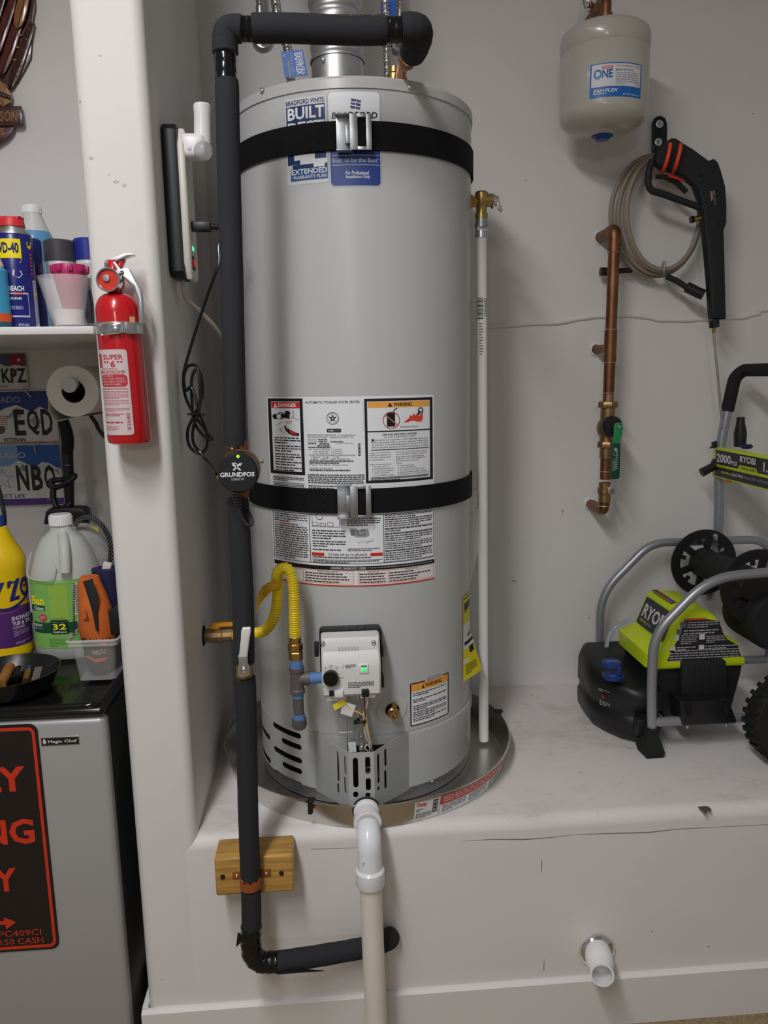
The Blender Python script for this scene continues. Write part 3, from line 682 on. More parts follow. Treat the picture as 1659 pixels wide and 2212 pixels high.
for i, t in enumerate(('Keep flammable products:', '1. far away from any', '    possible ignition source,', '2. in approved containers,', '3. tightly closed and', "4. out of children's reach.")): d.text(t, 988+(0 if i == 0 else 20), 676+i*19, 988+(200, 172, 212, 218, 170, 214)[i], 691+i*19, (60, 60, 64), 3)
for i, t in enumerate(('Vapors:', '1. cannot be seen,', '2. are heavier than air,', '3. go a long way on the floor and', '4. can be carried from other rooms to', '    possible ignition sources by air currents.')): d.text(t, 1224+(0 if i == 0 else 14), 676+i*19, 1224+(56, 160, 178, 250, 274, 300)[i], 691+i*19, (60, 60, 64), 3)
d.rect(1004, 796, 1516, 801, BLK, 3); d.greek(990, 806, 1510, 832, 2, (60, 60, 64), 3, 0.6, True)
# lower half
d.greek(116, 806, 392, 848, 3, (60, 60, 64), 3, 0.5); d.rect(112, 858, 396, 862, BLK, 3); d.greek(116, 872, 392, 910, 3, (60, 60, 64), 3, 0.5)
d.frame(96, 1130, 1560, 1570, 5, BLK, 2); d.rect(424, 1130, 429, 1570, BLK, 3); d.rect(1098, 1130, 1103, 1570, BLK, 3)
d.greek(110, 1146, 408, 1230, 4, (66, 66, 70), 3, 0.45); d.greek(118, 1232, 330, 1250, 1, (190, 90, 84), 3, 0.6, False); d.greek(110, 1254, 408, 1560, 15, (66, 66, 70), 3, 0.45)
for i in range(3): d.frame(450+i*70, 1200+(i % 2)*8, 505+i*70, 1232, 3, BLK, 3)
d.ring(520, 1146, 32, 4, BLK, 3); d.frame(450, 1130, 700, 1240, 3, BLK, 3)
d.greek(450, 1270, 752, 1360, 4, (66, 66, 70), 3, 0.45); d.greek(450, 1366, 752, 1430, 3, (66, 66, 70), 3, 0.45); d.greek(770, 1160, 1076, 1236, 4, (66, 66, 70), 3, 0.5)
d.poly([(790, 1250), (960, 1256), (970, 1316), (930, 1330), (860, 1330), (800, 1310)], (150, 152, 156), 3)
for i in range(4): d.line(806+i*10, 1262, 806+i*10, 1310, 3, BLK, 4)
d.frame(860, 1270, 930, 1310, 3, BLK, 4); d.line(860, 1376, 1010, 1366, 2, BLK, 3); d.line(930, 1390, 1000, 1356, 2, BLK, 3)
d.greek(450, 1440, 720, 1462, 1, (66, 66, 70), 3, 0.5, False); d.greek(768, 1430, 1060, 1460, 2, (66, 66, 70), 3, 0.5)
d.rect(440, 1474, 552, 1502, RED, 3); d.rect(976, 1474, 1090, 1502, RED, 3); d.text('TO TURN OFF GAS TO APPLIANCE', 588, 1476, 944, 1498, BLK, 3, 0.006)
d.greek(446, 1508, 986, 1526, 1, (66, 66, 70), 3, 0.55, False); d.rect(440, 1532, 1088, 1536, BLK, 3); d.greek(446, 1542, 1060, 1568, 2, (50, 50, 54), 3, 0.55)
for y0, n in ((1140, 2), (1178, 4), (1262, 2), (1308, 4), (1398, 3), (1460, 5)): d.greek(1112, y0, 1540, y0+n*19, n, (66, 66, 70), 3, 0.45); d.rect(1108, y0+n*19+2, 1550, y0+n*19+5, BLK, 3)
d.rect(94, 1590, 1560, 1626, BLK, 3); d.text('CONTROL DIAGNOSTIC CODES', 610, 1598, 930, 1618, WHT, 4, 0.015); d.greek(944, 1602, 1540, 1616, 1, (150, 150, 152), 4, 0.6, False)
d.frame(98, 1632, 820, 1750, 5, (232, 150, 96), 2); d.frame(856, 1632, 1556, 1750, 5, (232, 150, 96), 2); d.rect(352, 1634, 357, 1748, (232, 150, 96), 3); d.rect(1134, 1634, 1139, 1748, (232, 150, 96), 3)
d.text('OPERATIONAL STATUS', 480, 1634, 672, 1648, (60, 60, 64), 3); d.text('LED STATUS', 950, 1634, 1050, 1648, (60, 60, 64), 3); d.text('FAULT STATUS', 1300, 1634, 1410, 1648, (60, 60, 64), 3)
for i in range(4):
    y0 = 1656+i*24
    d.rect(360, y0-3, 816, y0-1, (232, 160, 110), 3); d.rect(862, y0-3, 1552, y0-1, (232, 160, 110), 3)
    d.greek(372, y0+2, 720+random.randint(-60, 70), y0+20, 1, (50, 50, 54), 3, 0.5, False); d.greek(870, y0+2, 1110, y0+20, 1, (50, 50, 54), 3, 0.5, False); d.greek(1146, y0+2, 1320+random.randint(0, 200), y0+20, 1, (60, 60, 64), 3, 0.5, False)
d.rect(88, 1760, 1562, 1772, (196, 66, 54), 3)
d.build('instruction_label', heater, 'large white instruction label with danger and warning panels')

k4 = 680/1659.0
d = Decal(on_tank(927, 1520, 0, 0, 1), 10)
d.rrect(886, 1467, 969, 1559, 3, BLK, 1); d.rect(888.5, 1469.5, 966.5, 1556.5, WHT, 2); d.rect(888.5, 1469.5, 966.5, 1485, ORG, 3)
d.text('WARNING', 918, 1472.5, 953, 1481, BLK, 4, 0.02); d.poly([(911, 1482), (914, 1474), (917, 1482)], BLK, 4)
for i, n in enumerate((2, 2, 3, 3, 2)): d.greek(892, 1489+i*13.5, 963, 1489+i*13.5+n*4.2, n, (60, 60, 64), 3, 0.5)
d.build('warning_label', heater, 'small framed warning label with orange header')
d = Decal(on_tank(937, 1462, 0, 0, 1), 10); d.rrect(918, 1455, 957, 1471, 2, (196, 199, 202), 1); d.greek(921, 1458, 954, 1469, 4, (150, 150, 152), 2, 0.5); d.build('part_number_label', heater)
# curling yellow energy label on the right flank
M_en = [mat('yellow_label', rgb(236, 220, 44), 0.5), M_gloss_lbl, ink(*BLK)]
def en_pt(u, v):
    # u across 0..1, v down 0..1 ; lower right corner lifts off the jacket
    z = cylz(1006, 1284)+(cylz(1006, 1465)-cylz(1006, 1284))*v
    a = cyla(999, 1380)+u*(0.22+0.12*max(0, v-0.45)); lift = 0.002+0.055*max(0, v-0.40)**1.1*u**1.2
    return cp(a, z+0.012*u*max(0, v-0.5), R+lift)
g = G(); NU, NV = 8, 24
A = [[g.bm.verts.new(en_pt(i/NU, j/NV)) for i in range(NU+1)] for j in range(NV+1)]
for j in range(NV):
    for i in range(NU):
        v = j/NV; m = 1 if (0.30 <= v < 0.60) else 0
        if 0.05 <= v < 0.14 and 1 <= i: m = 2
        if 0.72 <= v < 0.78 and i < 3: m = 1
        if 0.60 <= v < 0.68 and 4 <= i < 7: m = 2
        if 0.53 <= v < 0.56 and i >= 1: m = 2
        g.face((A[j][i], A[j][i+1], A[j+1][i+1], A[j+1][i]), m)
en = g.build('energy_label', M_en, heater, 'yellow energy label curling off the right flank')
def en_fn(x, y, h):
    p = en_pt(x, y); return p+Vector((p.x, p.y, 0)).normalized()*(h+0.0003)
d = Decal(en_fn, 0.3); d.text('ENERGY', 0.14, 0.055, 1.25, 0.135, (236, 220, 44), 2, 0.03) if False else None
d.text('$321', 0.45, 0.45, 0.95, 0.505, BLK, 2, 0.02); d.greek(0.1, 0.16, 0.7, 0.21, 3, BLK, 2, 0.4); d.greek(0.15, 0.82, 0.8, 0.95, 5, (90, 84, 30), 2, 0.4); d.text('ENERGY', 0.06, 0.02, 0.9, 0.045, BLK, 2, 0.02)
d.build('energy_print', en)
# literature pouch tucked on the right flank below the strap
g = G()
def pouch(x0, x1, xb0, xb1, ya, yb, yoff, seg=10):
    rings = []
    for j in range(seg+1):
        t = j/seg; xl, xr = x0+(xb0-x0)*t, x1+(xb1-x1)*t; y = ya+(yb-ya)*t; w = 0.006*math.sin(min(1, t*1.3)*PI)+0.0012
        p, q = at(xl, y, Y=yoff), at(xr, y, Y=yoff+0.01); mid = (p+q)/2
        rings.append([p, mid+Vector((0, -w, 0)), q, mid+Vector((0, w, 0))])
    return rings
g.quadgrid(pouch(1016, 1032, 1003, 1013, 1062, 1272, -0.02), 0, True, True)
lp = g.build('manual_booklet', mat('folded_paper', rgb(205, 205, 205), 0.6, var=0.12, vscale=60), heater, 'folded grey booklet in a clear pouch')
g = G(); g.quadgrid(pouch(1004, 1053, 1004, 1012, 1100, 1280, -0.012), 0, True, True); g.build('clear_pouch', mat('clear_film', (0.9, 0.91, 0.92), 0.2, trans=0.0, alpha=0.32), lp)
g = G(); pz = (JB+SEAM)/2; g.box((R+0.005, 0.01, cylz(1010, 1530)-0.02), (0.012, 0.03, 0.05), bev=0.005, seg=3); g.build('latch', M_jacket, heater)
# ------------------------------------------------------------------ drain pan
pan = thing('drain_pan', 'round shiny metal drain pan under the water heater', 'drain pan', (0.004, 0.0, LZ))
PR, PRT, PH = 0.366, 0.381, 0.062
M_pan = mat('bright_aluminium', (0.66, 0.64, 0.61), 0.26, 1.0, var=0.12, vscale=5, bump=0.04, bscale=30)
PC = Vector((0.004, 0.0, LZ))
g = G(); g.lathe([(0, 0.0), (PR, 0.0), (PRT, PH-0.003), (PRT+0.003, PH-0.002), (PRT+0.003, PH+0.001), (PRT, PH+0.002), (PRT-0.0025, PH-0.001), (PR-0.002, 0.001), (0, 0.001)], PC, n=128); g.build('basin', M_pan, pan)
def panp(a, h, r_off=0.0):
    r = PR+(PRT-PR)*h/PH+r_off; return PC+Vector((r*math.cos(a), r*math.sin(a), h))
def pana(x, y):
    p = at_cyl(x, y, (PR+PRT)/2, PC.x, PC.y); return math.atan2(p.y-PC.y, p.x-PC.x)
# stickers on the outside
a0, a1, a2 = pana(895, 1760), pana(948, 1745), pana(1098, 1640)
def pan_fn(x, y, h):
    # x in picture columns mapped on the rim angle through three knots, y 0..100 from rim to bottom
    a = a0+(a1-a0)*(x/100) if x <= 100 else a1+(a2-a1)*((x-100)/300)
    return panp(a, PH*(1-(8+y*0.88)/100), h+0.0005)
d = Decal(pan_fn, 12)
d.rect(0, 0, 98, 96, WHT, 1); d.text('Oatey', 6, 6, 48, 34, (200, 52, 44), 2, 0.03); d.greek(6, 40, 40, 56, 2, (90, 90, 90), 2, 0.5); d.greek(6, 62, 70, 92, 5, (110, 110, 110), 2, 0.5)
yy = 8
for h_ in (7, 4, 9, 5, 8, 4, 7): d.rect(72, yy, 94, yy+h_, (50, 50, 52), 2); yy += h_+3.5
d.rect(102, 0, 400, 96, WHT, 1); d.rect(102, 0, 400, 46, (196, 62, 56), 2)
d.greek(108, 6, 396, 40, 3, (232, 190, 186), 3, 0.5, False)
for xa in (108, 180, 252, 326): d.greek(xa, 52, xa+62, 92, 5, (120, 120, 122), 2, 0.45)
d.build('pan_sticker', pan, 'white and red printed sticker on the pan rim')
for x, y in ((674, 1726), (1080, 1538)):
    a = pana(x, y+8); nr = Vector((math.cos(a), math.sin(a), 0)); tn = Vector((-nr.y, nr.x, 0)); p = panp(a, PH-0.012)
    if y < 1600: p = panp(math.atan2(at(1082, 1540, Z=LZ+PH).y, at(1082, 1540, Z=LZ+PH).x), PH-0.008); nr = Vector((p.x, p.y, 0)).normalized(); tn = Vector((-nr.y, nr.x, 0))
    Mx = Matrix((tn, nr, Vector((0, 0, 1)))).transposed().to_4x4()
    g = G(); g.box(p+nr*0.005+Vector((0, 0, -0.002)), (0.012, 0.006, 0.026), Mx, 0.002); g.box(p+nr*0.001+Vector((0, 0, 0.015)), (0.016, 0.022, 0.006), Mx, 0.002); g.box(p+nr*0.008+Vector((0, 0, -0.012)), (0.010, 0.006, 0.008), Mx, 0.002)
    g.build('pan_clip', M_blk, pan)
# ------------------------------------------------------------------ white drain line out of the pan
pf = at(792, 1757, Y=-0.388)
pvc = thing('pvc_drain_pipe', 'white plastic drain pipe bending down from the pan front', 'drain pipe', (pf.x, -0.45, 0.0))
xx = pf.x; yo = -0.455; zs = pf.z
s0 = Vector((xx, -0.374, zs))
g = G(); g.lathe([(0.0205, 0), (0.029, 0), (0.029, 0.013), (0.027, 0.016), (0.0215, 0.016), (0.0205, 0.0)], s0, (0, -1, -0.06), 40); g.build('collar', M_pvc, pvc)
g = G(); g.torus(s0+Vector((0, -0.0005, 0)), (0, -1, 0), 0.0295, 0.003, 40, 8); g.build('gasket', M_rubber, pvc)
g = G(); g.cyl(s0+Vector((0, -0.01, 0)), s0+Vector((0, -0.05, -0.002)), 0.0235, n=36); g.build('nipple', M_pvc_pipe, pvc)
e0 = s0+Vector((0, -0.034, -0.002)); eb = Vector((xx, -0.468, 0))
arc = fillet([e0, Vector((xx, -0.468, zs-0.006)), Vector((xx+0.001, -0.470, zs-0.105))], 0.05, 12)
g = G(); g.tube([e0, e0+Vector((0, -0.014, 0))], 0.0305, 36); g.tube(arc[1:], 0.0262, 36)
cb = at(799, 1893, Y=-0.47); zc2 = cb.z
g.lathe([(0.0, 0.021), (0.0265, 0.021), (0.031, 0.016), (0.0315, -0.016), (0.030, -0.019), (0.0245, -0.019), (0.0245, -0.01)], Vector((xx+0.001, -0.470, zc2)), (0, 0, 1), 40); g.build('elbow', M_pvc, pvc)
pe = at(814, 2212, Y=-0.47)
g = G(); g.cyl((xx+0.001, -0.470, zc2+0.005), (pe.x+0.001, -0.470, 0.001), 0.0242, n=36); g.build('pipe', M_pvc_pipe, pvc)
g = G(); g.lathe([(0.0, 0.0008), (0.003, 0.0006), (0.0035, 0)], at(783, 1862, Y=-0.4958), (0, -1, 0), 12); g.build('mould_mark', M_white, pvc)
# capped stub out of the wall with a chrome escutcheon
q = at(1290, 2048, Y=FY); e1 = at(1301, 2107, Y=-0.475)
stub = thing('pvc_pipe_stub', 'short white plastic pipe stub in a chrome wall ring', 'pipe stub', (q.x, FY, q.z))
ax = Vector((e1.x-q.x, e1.y-q.y, e1.z-q.z)).normalized()
g = G(); g.lathe([(0.0225, 0.001), (0.028, 0.014), (0.035, 0.011), (0.043, 0.005), (0.045, 0.0), (0.0225, 0.0)], q+Vector((0, -0.001, -0.008)), Vector((0.03, -1, -0.1)), 48); g.build('escutcheon', M_chrome, stub)
g = G(); g.torus(q+Vector((0.0, -0.004, 0.017)), (0, 1, 0), 0.021, 0.0025, 30, 8); g.build('plaster_ring', mat('dirty_plaster', rgb(170, 158, 148), 0.8), stub)
ln = (e1-q).length
g = G(); g.lathe([(0.026, -0.02), (0.0315, 0.035), (0.0315, ln-0.042), (0.0295, ln-0.038), (0.0285, ln-0.03), (0.0265, ln-0.026), (0.0265, ln), (0.0225, ln), (0.0225, ln-0.05), (0.0, ln-0.05)], q, ax, 44); g.build('stub_pipe', mat('matte_white_pvc', rgb(236, 236, 236), 0.4), stub)
# ------------------------------------------------------------------ seismic straps
def strap_pt(t, r):
    """t 0..1 round the tank: wall - right flank - front - left flank - wall; point and outward normal"""
    ls = WY-0.002; la = PI*r; tot = 2*ls+la; q = t*tot
    if q < ls: return Vector((r, WY-0.002-q, 0)), Vector((1, 0, 0))
    if q < ls+la:
        a = -(q-ls)/r; return Vector((r*math.cos(a), r*math.sin(a), 0)), Vector((math.cos(a), math.sin(a), 0))
    return Vector((-r, q-ls-la, 0)), Vector((-1, 0, 0))
def strap(y0, y1, xm, label, bx, by, wsc=1.0):
    r = 0.2832; z1, z0 = cylz(xm, y0, r), cylz(xm, y1, r)
    st = thing('seismic_strap', label, 'strap', (0, 0, z0), 'seismic straps on the heater')
    g = G(); rings = []
    for i in range(121):
        p, n = strap_pt(i/120, r)
        rings.append([p+n*h+Vector((0, 0, z)) for h, z in ((0, z0), (0.0022, z0), (0.0022, z1), (0, z1))])
    g.quadgrid(rings, 0, True, True); g.build('webbing', M_web, st)
    # doubled-over end left of the buckle
    a0, a1 = cyla(bx[0]-62, by[0]+40), cyla(bx[0]+2, by[0]+40); g = G()
    g.quadgrid([[cp(a0+(a1-a0)*i/8, z, rr) for rr, z in ((r+0.002, z0+0.001), (r+0.0045, z0+0.001), (r+0.0045, z1-0.001), (r+0.002, z1-0.001))] for i in range(9)], 0, True, True); g.build('webbing_end', M_web, st)
    for zz in (z0+(z1-z0)*0.35, z0+(z1-z0)*0.65):
        g = G(); g.tube([cp(a0+(a1-a0)*(0.35+0.035*i), zz+(0.004 if i % 2 else -0.004), r+0.0048) for i in range(9)], 0.0006, 5); g.build('stitching', ink(48, 48, 54), st)
    # galvanised buckle: channel on the left, slotted tongue plate on the right
    x0, x1, ym, yb = bx[0], bx[1], by[0], by[1]
    Yb = -math.sqrt(max(0.01, r*r-at((x0+x1)/2, (ym+yb)/2, Y=-0.28).x**2))-0.008
    def bp(fx, fy, dy=0.0): return at(x0+(x1-x0)*fx, ym+(yb-ym)*fy, Y=Yb-dy)
    p0, p1 = bp(0, 0), bp(1, 1); w, h = p1.x-p0.x, p0.z-p1.z; o = Vector((p0.x, Yb, p1.z)); Z0 = Vector((0, 0, 1))
    g = G()
    g.box(o+Vector((w*0.24, 0.003, h*0.5)), (w*0.40, 0.002, h*0.92), bev=0.0006)
    g.box(o+Vector((w*0.24, -0.004, h*0.975)), (w*0.44, 0.018, 0.002), bev=0.0006); g.box(o+Vector((w*0.24, -0.004, h*0.03)), (w*0.44, 0.018, 0.002), bev=0.0006)
    g.build('buckle_channel', M_galv, st)
    g = G(); X0, X1, s0, s1 = w*0.40, w, w*0.62, w*0.845
    yp = -0.012
    g.box(o+Vector(((X0+s0)/2, yp, h*0.5)), (s0-X0, 0.003, h*0.94), bev=0.0008); g.box(o+Vector(((s1+X1)/2, yp, h*0.5)), (X1-s1, 0.003, h*0.94), bev=0.0008)
    g.box(o+Vector(((s0+s1)/2, yp, h*0.925)), (s1-s0+0.002, 0.003, h*0.09), bev=0.0006); g.box(o+Vector(((s0+s1)/2, yp, h*0.075)), (s1-s0+0.002, 0.003, h*0.09), bev=0.0006)
    g.box(o+Vector((X0-0.004, yp+0.004, h*0.45)), (0.010, 0.009, h*0.5), bev=0.001)
    g.build('buckle_tongue', M_galv, st)
    g = G(); g.box(o+Vector(((s0+s1)/2, yp+0.006, h*0.5)), (s1-s0+0.012, 0.002, h*0.8), bev=0.0005); g.build('webbing_loop', M_web, st)
    return st
strap(263, 327, 705, 'upper black webbing strap with metal buckle across the blue stickers', (722, 803), (247, 330))
strap(1056, 1109, 705, 'lower black webbing strap with metal buckle across the instruction label', (725, 802), (1047, 1119))

# ------------------------------------------------------------------ relief discharge pipe
dp = thing('discharge_pipe', 'thin white pipe running down from the relief valve into the pan', 'pipe', (tv.x, 0, LZ))
zt = tv.z-0.034; zbm = LZ+0.012
g = G(); g.lathe([(0.0, 0.0), (0.0145, 0.0), (0.0145, -0.012), (0.0165, -0.013), (0.0165, -0.021), (0.0145, -0.022), (0.0145, -0.032), (0.0, -0.032)], Vector((tv.x, 0, zt)), (0, 0, 1), 28); g.build('adapter', M_galv, dp)
g = G(); g.lathe([(0.0155, -0.03), (0.0155, -0.046), (0.0, -0.046)], Vector((tv.x, 0, zt)), (0, 0, 1), 28); g.build('coupling', M_zinc, dp)
zl = at(1040, 490, Y=0).z
pb = Vector((at(1045, 1600, Y=0).x, 0, zbm))
g = G(); g.tube([(tv.x, 0, zt-0.04), pb], 0.0136, 28); g.build('pipe', mat('white_cpvc', rgb(228, 227, 225), 0.4), dp)
def dp_fn(x, y, h):
    a = cyl_a = math.atan2(at_cyl(x, 500, 0.0137, tv.x, 0).y, at_cyl(x, 500, 0.0137, tv.x, 0).x-tv.x); z = at(1040, y, Y=-0.013).z
    t = (zt-z)/(zt-zbm); c = Vector((tv.x, 0, 0)).lerp(Vector((pb.x, 0, 0)), t); rr = 0.0137+h if y > 510 else 0.0157+h
    return Vector((c.x+rr*math.cos(a), rr*math.sin(a), z))
d = Decal(dp_fn, 3); d.rect(1032, 484, 1052, 497, WHT, 1); d.text('HARD', 1036, 486.5, 1050, 494.5, BLK, 2, 0.02)
yy = 643
for w_ in (2.2, 1.2, 3, 1.2, 2, 4, 1.4, 2.6, 1.2, 2, 3.2, 1.4, 1.2, 3): d.rect(1030, yy, 1043, yy+w_*0.8, BLK, 1); yy += w_*0.8+1.7
d.greek(1045, 645, 1050, 690, 9, (120, 120, 120), 1, 0.5); d.greek(1034, 698, 1042, 770, 12, (110, 110, 112), 1, 0.4)
d.build('printed_label', dp)

# ------------------------------------------------------------------ flue
vt = thing('flue_pipe', 'corrugated aluminium flue pipe rising from the heater top', 'vent pipe', (-0.034, 0, CT))
M_alu = mat('crinkled_aluminium', (0.66, 0.66, 0.67), 0.42, 1.0, bump=0.25, bscale=45, var=0.1, vscale=20)
c_ = (at(671, 130, Y=0)+at(786, 130, Y=0))/2; rb = (at(786, 130, Y=0)-at(671, 130, Y=0)).length/2
base = Vector((c_.x, 0, CT+0.008)); zcol = at(728, 112, Y=-0.06).z
g = G(); g.lathe([(rb*1.12, 0.0), (rb*1.02, 0.02), (rb*0.98, 0.03), (rb*0.98, zcol-base.z), (rb*0.95, zcol-base.z+0.002)], base, n=48)
g.build('draft_hood_collar', M_alu, vt)
for i in range(4):
    a = -PI/2+(i-1.5)*0.9+0.1; p = base+Vector((rb*1.0*math.cos(a), rb*1.0*math.sin(a), 0.035))
    g = G(); g.box(p, (0.016, 0.004, 0.06), Matrix.Rotation(a+PI/2, 4, 'Z'), 0.0015); g.build('hood_tab', M_alu, vt)
screw(at(697, 128, Y=-0.055), (0, -1, 0), 0.005, vt)
top = at(716, -120, Y=0.02); pts, rr = [], []
for i in range(260):
    t = i/259; p = Vector((c_.x, 0, zcol-0.004)).lerp(Vector((top.x-0.02, 0.03, CEIL-0.002)), t)
    pts.append(p); rr.append(rb*0.965+(0.0032 if (i//2) % 3 == 0 else 0.0)+0.0012*math.sin(i*1.7)+(0.004 if 62 < i < 67 else 0))
g = G(); g.tube(pts, rr, 48, caps=False); g.build('flex_duct', M_alu, vt, ang=60)
# ------------------------------------------------------------------ flexible water connectors
def corrugated(path, r, amp, per, n=14):
    P = [Vector(p) for p in path]; out, rr, s = [], [], 0.0
    for a, b in zip(P, P[1:]):
        L = (b-a).length; k = max(1, int(L/(per/4)))
        for i in range(k):
            q = s+L*i/k; out.append(a.lerp(b, i/k)); rr.append(r+amp*math.cos(2*PI*q/per))
        s += L
    out.append(P[-1]); rr.append(r); return out, rr
M_inox = mat('stainless_steel', (0.6, 0.58, 0.55), 0.22, 1.0)
def water_line(name, label, foot, seen, wallp, tagbox):
    t = thing(name, label, 'water hose', (foot.x, foot.y, CT), 'flexible water connectors')
    up = seen[-1]
    path = [foot+Vector((0, 0, 0.055))]+seen+[Vector((up.x*0.9+wallp.x*0.1, 0.08, 2.66)), Vector((wallp.x*0.7+up.x*0.3, 0.24, 2.68)), Vector((wallp.x, WY-0.07, 2.64)), Vector((wallp.x, WY-0.065, wallp.z+0.06))]
    g = G(); p, r = corrugated(spline(path, 10), 0.0098, 0.0018, 0.0075); g.tube(p, r, 14); g.build('corrugated_hose', M_inox, t, ang=80)
    g = G(); g.cyl(foot, foot+Vector((0, 0, 0.02)), 0.0125, n=24); g.lathe([(0.0, 0.018), (0.0165, 0.018), (0.0165, 0.040), (0.011, 0.046), (0.0105, 0.06), (0, 0.06)], foot, n=6); g.build('union_nut', M_chrome, t)
    g = G(); w = Vector((wallp.x, WY, wallp.z)); g.tube(fillet([w, w+Vector((0, -0.065, 0)), w+Vector((0, -0.065, 0.06))], 0.03), 0.012, 20); g.build('wall_pipe', M_steel, t)
    g = G(); g.lathe([(0.0, 0.012), (0.02, 0.012), (0.028, 0.006), (0.031, 0.0), (0, 0)], w, (0, -1, 0), 36); g.build('escutcheon', M_steel, t)
    return t
fl = at(629, 165, Y=-0.02); fl.z = CT+0.006
wl = water_line('flexible_connector', 'corrugated steel hose left of the flue with a large blue tag', fl, [at(622, 110, Y=-0.02), at(606, 50, Y=-0.015), at(595, 0, Y=-0.01)], at(568, 90, Y=WY), None)
fr = at(838, 165, Y=0.0); fr.z = CT+0.006
wr = water_line('flexible_connector', 'corrugated steel hose right of the flue wrapped in a blue sleeve', fr, [at(836, 110, Y=0), at(835, 50, Y=0), at(833, 0, Y=0)], at(860, 96, Y=WY), None)
M_btag = mat('blue_tag', rgb(22, 84, 172), 0.45)
c4 = [at(607, 112, Y=-0.045), at(655, 107, Y=-0.05), at(665, 163, Y=-0.05), at(615, 168, Y=-0.045)]
sheet(c4, 0.0006).build('hang_tag', M_btag, wl)
d = Decal(quad_fn(c4[0], c4[1], c4[3], 100, 120))
d.text('EASYFLEX', 58, 12, 84, 112, WHT, 2, 0.02, rot=90); d.greek(84, 8, 96, 116, 16, (200, 214, 236), 2, 0.5); d.text('Water Connector', 22, 44, 34, 116, (206, 190, 96), 2, 0.01, rot=90); d.greek(38, 12, 48, 116, 14, (120, 160, 214), 2, 0.5); d.rect(6, 12, 14, 26, (90, 140, 204), 2)
d.build('tag_print', wl)
g = G(); g.tube([at(836, 98, Y=0), at(834, 10, Y=0)], [0.0128, 0.0128], 20, caps=False); s2 = at(835, 55, Y=-0.014)
g.box(at(846, 24, Y=-0.008), (0.022, 0.002, 0.045)); g.build('blue_sleeve', M_btag, wr)

# ------------------------------------------------------------------ insulated recirculation pipe
PY = -0.47
ip = thing('insulated_pipe', 'long black foam-insulated pipe running down in front of the heater', 'insulated pipe', (-0.26, PY, 0.35))
def pp(x, y, Y=PY): return at(x, y, Y=Y)
def foam(pts, r=0.0215, name='foam_sleeve', m=M_foam, n=28, jit=0.0):
    P = spline(pts, 8); rr = [r*(1+jit*math.sin(i*2.1)*math.cos(i*0.7)) for i in range(len(P))]; rr[0] *= 0.95; rr[-1] *= 0.95
    g = G(); g.tube(P, rr, n); return g.build(name, m, ip)
foam([pp(490, 172), pp(495, 400), pp(502, 650), pp(508, 962)], 0.0213, jit=0.01)
foam([pp(513, 1075), pp(520, 1200), pp(525, 1300), pp(527, 1432)], 0.0215, jit=0.012)
foam([pp(529, 1462), pp(531, 1500), pp(533, 1600), pp(536, 1750), pp(541, 1893)], 0.0212, jit=0.015)
foam([pp(542, 1920), pp(543, 1960), pp(543, 2010)], 0.0212)
# lower elbow, wrapped in tape
foam([pp(543, 1998), pp(542, 2030), pp(546, 2062), pp(566, 2078), pp(600, 2077)], 0.0222, 'tape_wrap', M_tape, jit=0.06)
foam([pp(592, 2079), at(680, 2066, Y=PY+0.025), at(782, 2048, Y=-0.412), at(800, 2043, Y=-0.409)], 0.0222, jit=0.02)
g = G(); a, b = pp(598, 2102, PY-0.018), pp(700, 2097, PY-0.018); g.tube([a, a.lerp(b, 0.5)+Vector((0, 0, 0.003)), b], [0.003, 0.004, 0.0008], 8); g.build('loose_tape_flap', M_tape, ip)
foam([at(796, 2044, Y=-0.41), at(822, 2036, Y=-0.408), at(840, 2028, Y=-0.398), at(840, 2026, Y=FY+0.002)], 0.0232, 'end_elbow', jit=0.03)
for (x0, y0, x1, y1) in ((514, 2012, 510, 2046), (524, 2072, 540, 2092)):
    g = G(); a, b = pp(x0, y0, PY-0.012), pp(x1, y1, PY-0.012); c = pp((x0+x1)/2+16, (y0+y1)/2, PY-0.016); sheet([a, b, c, a.lerp(c, 0.6)], 0.0008).build('tape_end', M_tape, ip)
# top elbow and cross run
foam([pp(488, 176), pp(487, 140), pp(486, 110)], 0.0192, 'tape_wrap', M_tape, jit=0.04)
foam([pp(487, 116), pp(486, 90), pp(490, 68), pp(506, 62), pp(522, 63)], 0.0228, 'elbow_sleeve', jit=0.02)
foam([pp(517, 62), pp(533, 63), pp(550, 62)], 0.0205, 'tape_wrap', M_tape, jit=0.05)
foam([pp(545, 61), pp(620, 61), pp(700, 64), pp(780, 66), pp(835, 65)], 0.0238, jit=0.008)
foam([pp(830, 64), pp(850, 65), pp(876, 64)], 0.0215, 'tape_wrap', M_tape, jit=0.04)
foam([pp(868, 63), pp(890, 62), pp(903, 68, PY+0.01), pp(902, 86, PY+0.04), pp(892, 112, PY+0.09)], 0.0262, 'elbow_sleeve', jit=0.03)
def yellow_fn(x, y, h): q = pp(x, y, PY-0.0239); return q+Vector((0, -h, 0))
def run_fn(x, y, h):
    c = pp(780, 66); a = math.asin(max(-1, min(1, (66-y)/27.0))); q = pp(x, 66)
    return Vector((q.x, PY-(0.0242+h)*math.cos(a), q.z+(0.0242+h)*math.sin(a)))
d = Decal(run_fn, 4); d.text('7 M 1220', 752, 37, 832, 50, (110, 100, 52), 1, rot=180); d.greek(726, 41, 750, 49, 1, (100, 92, 50), 1, 0.9, False); d.build('printed_code', ip)
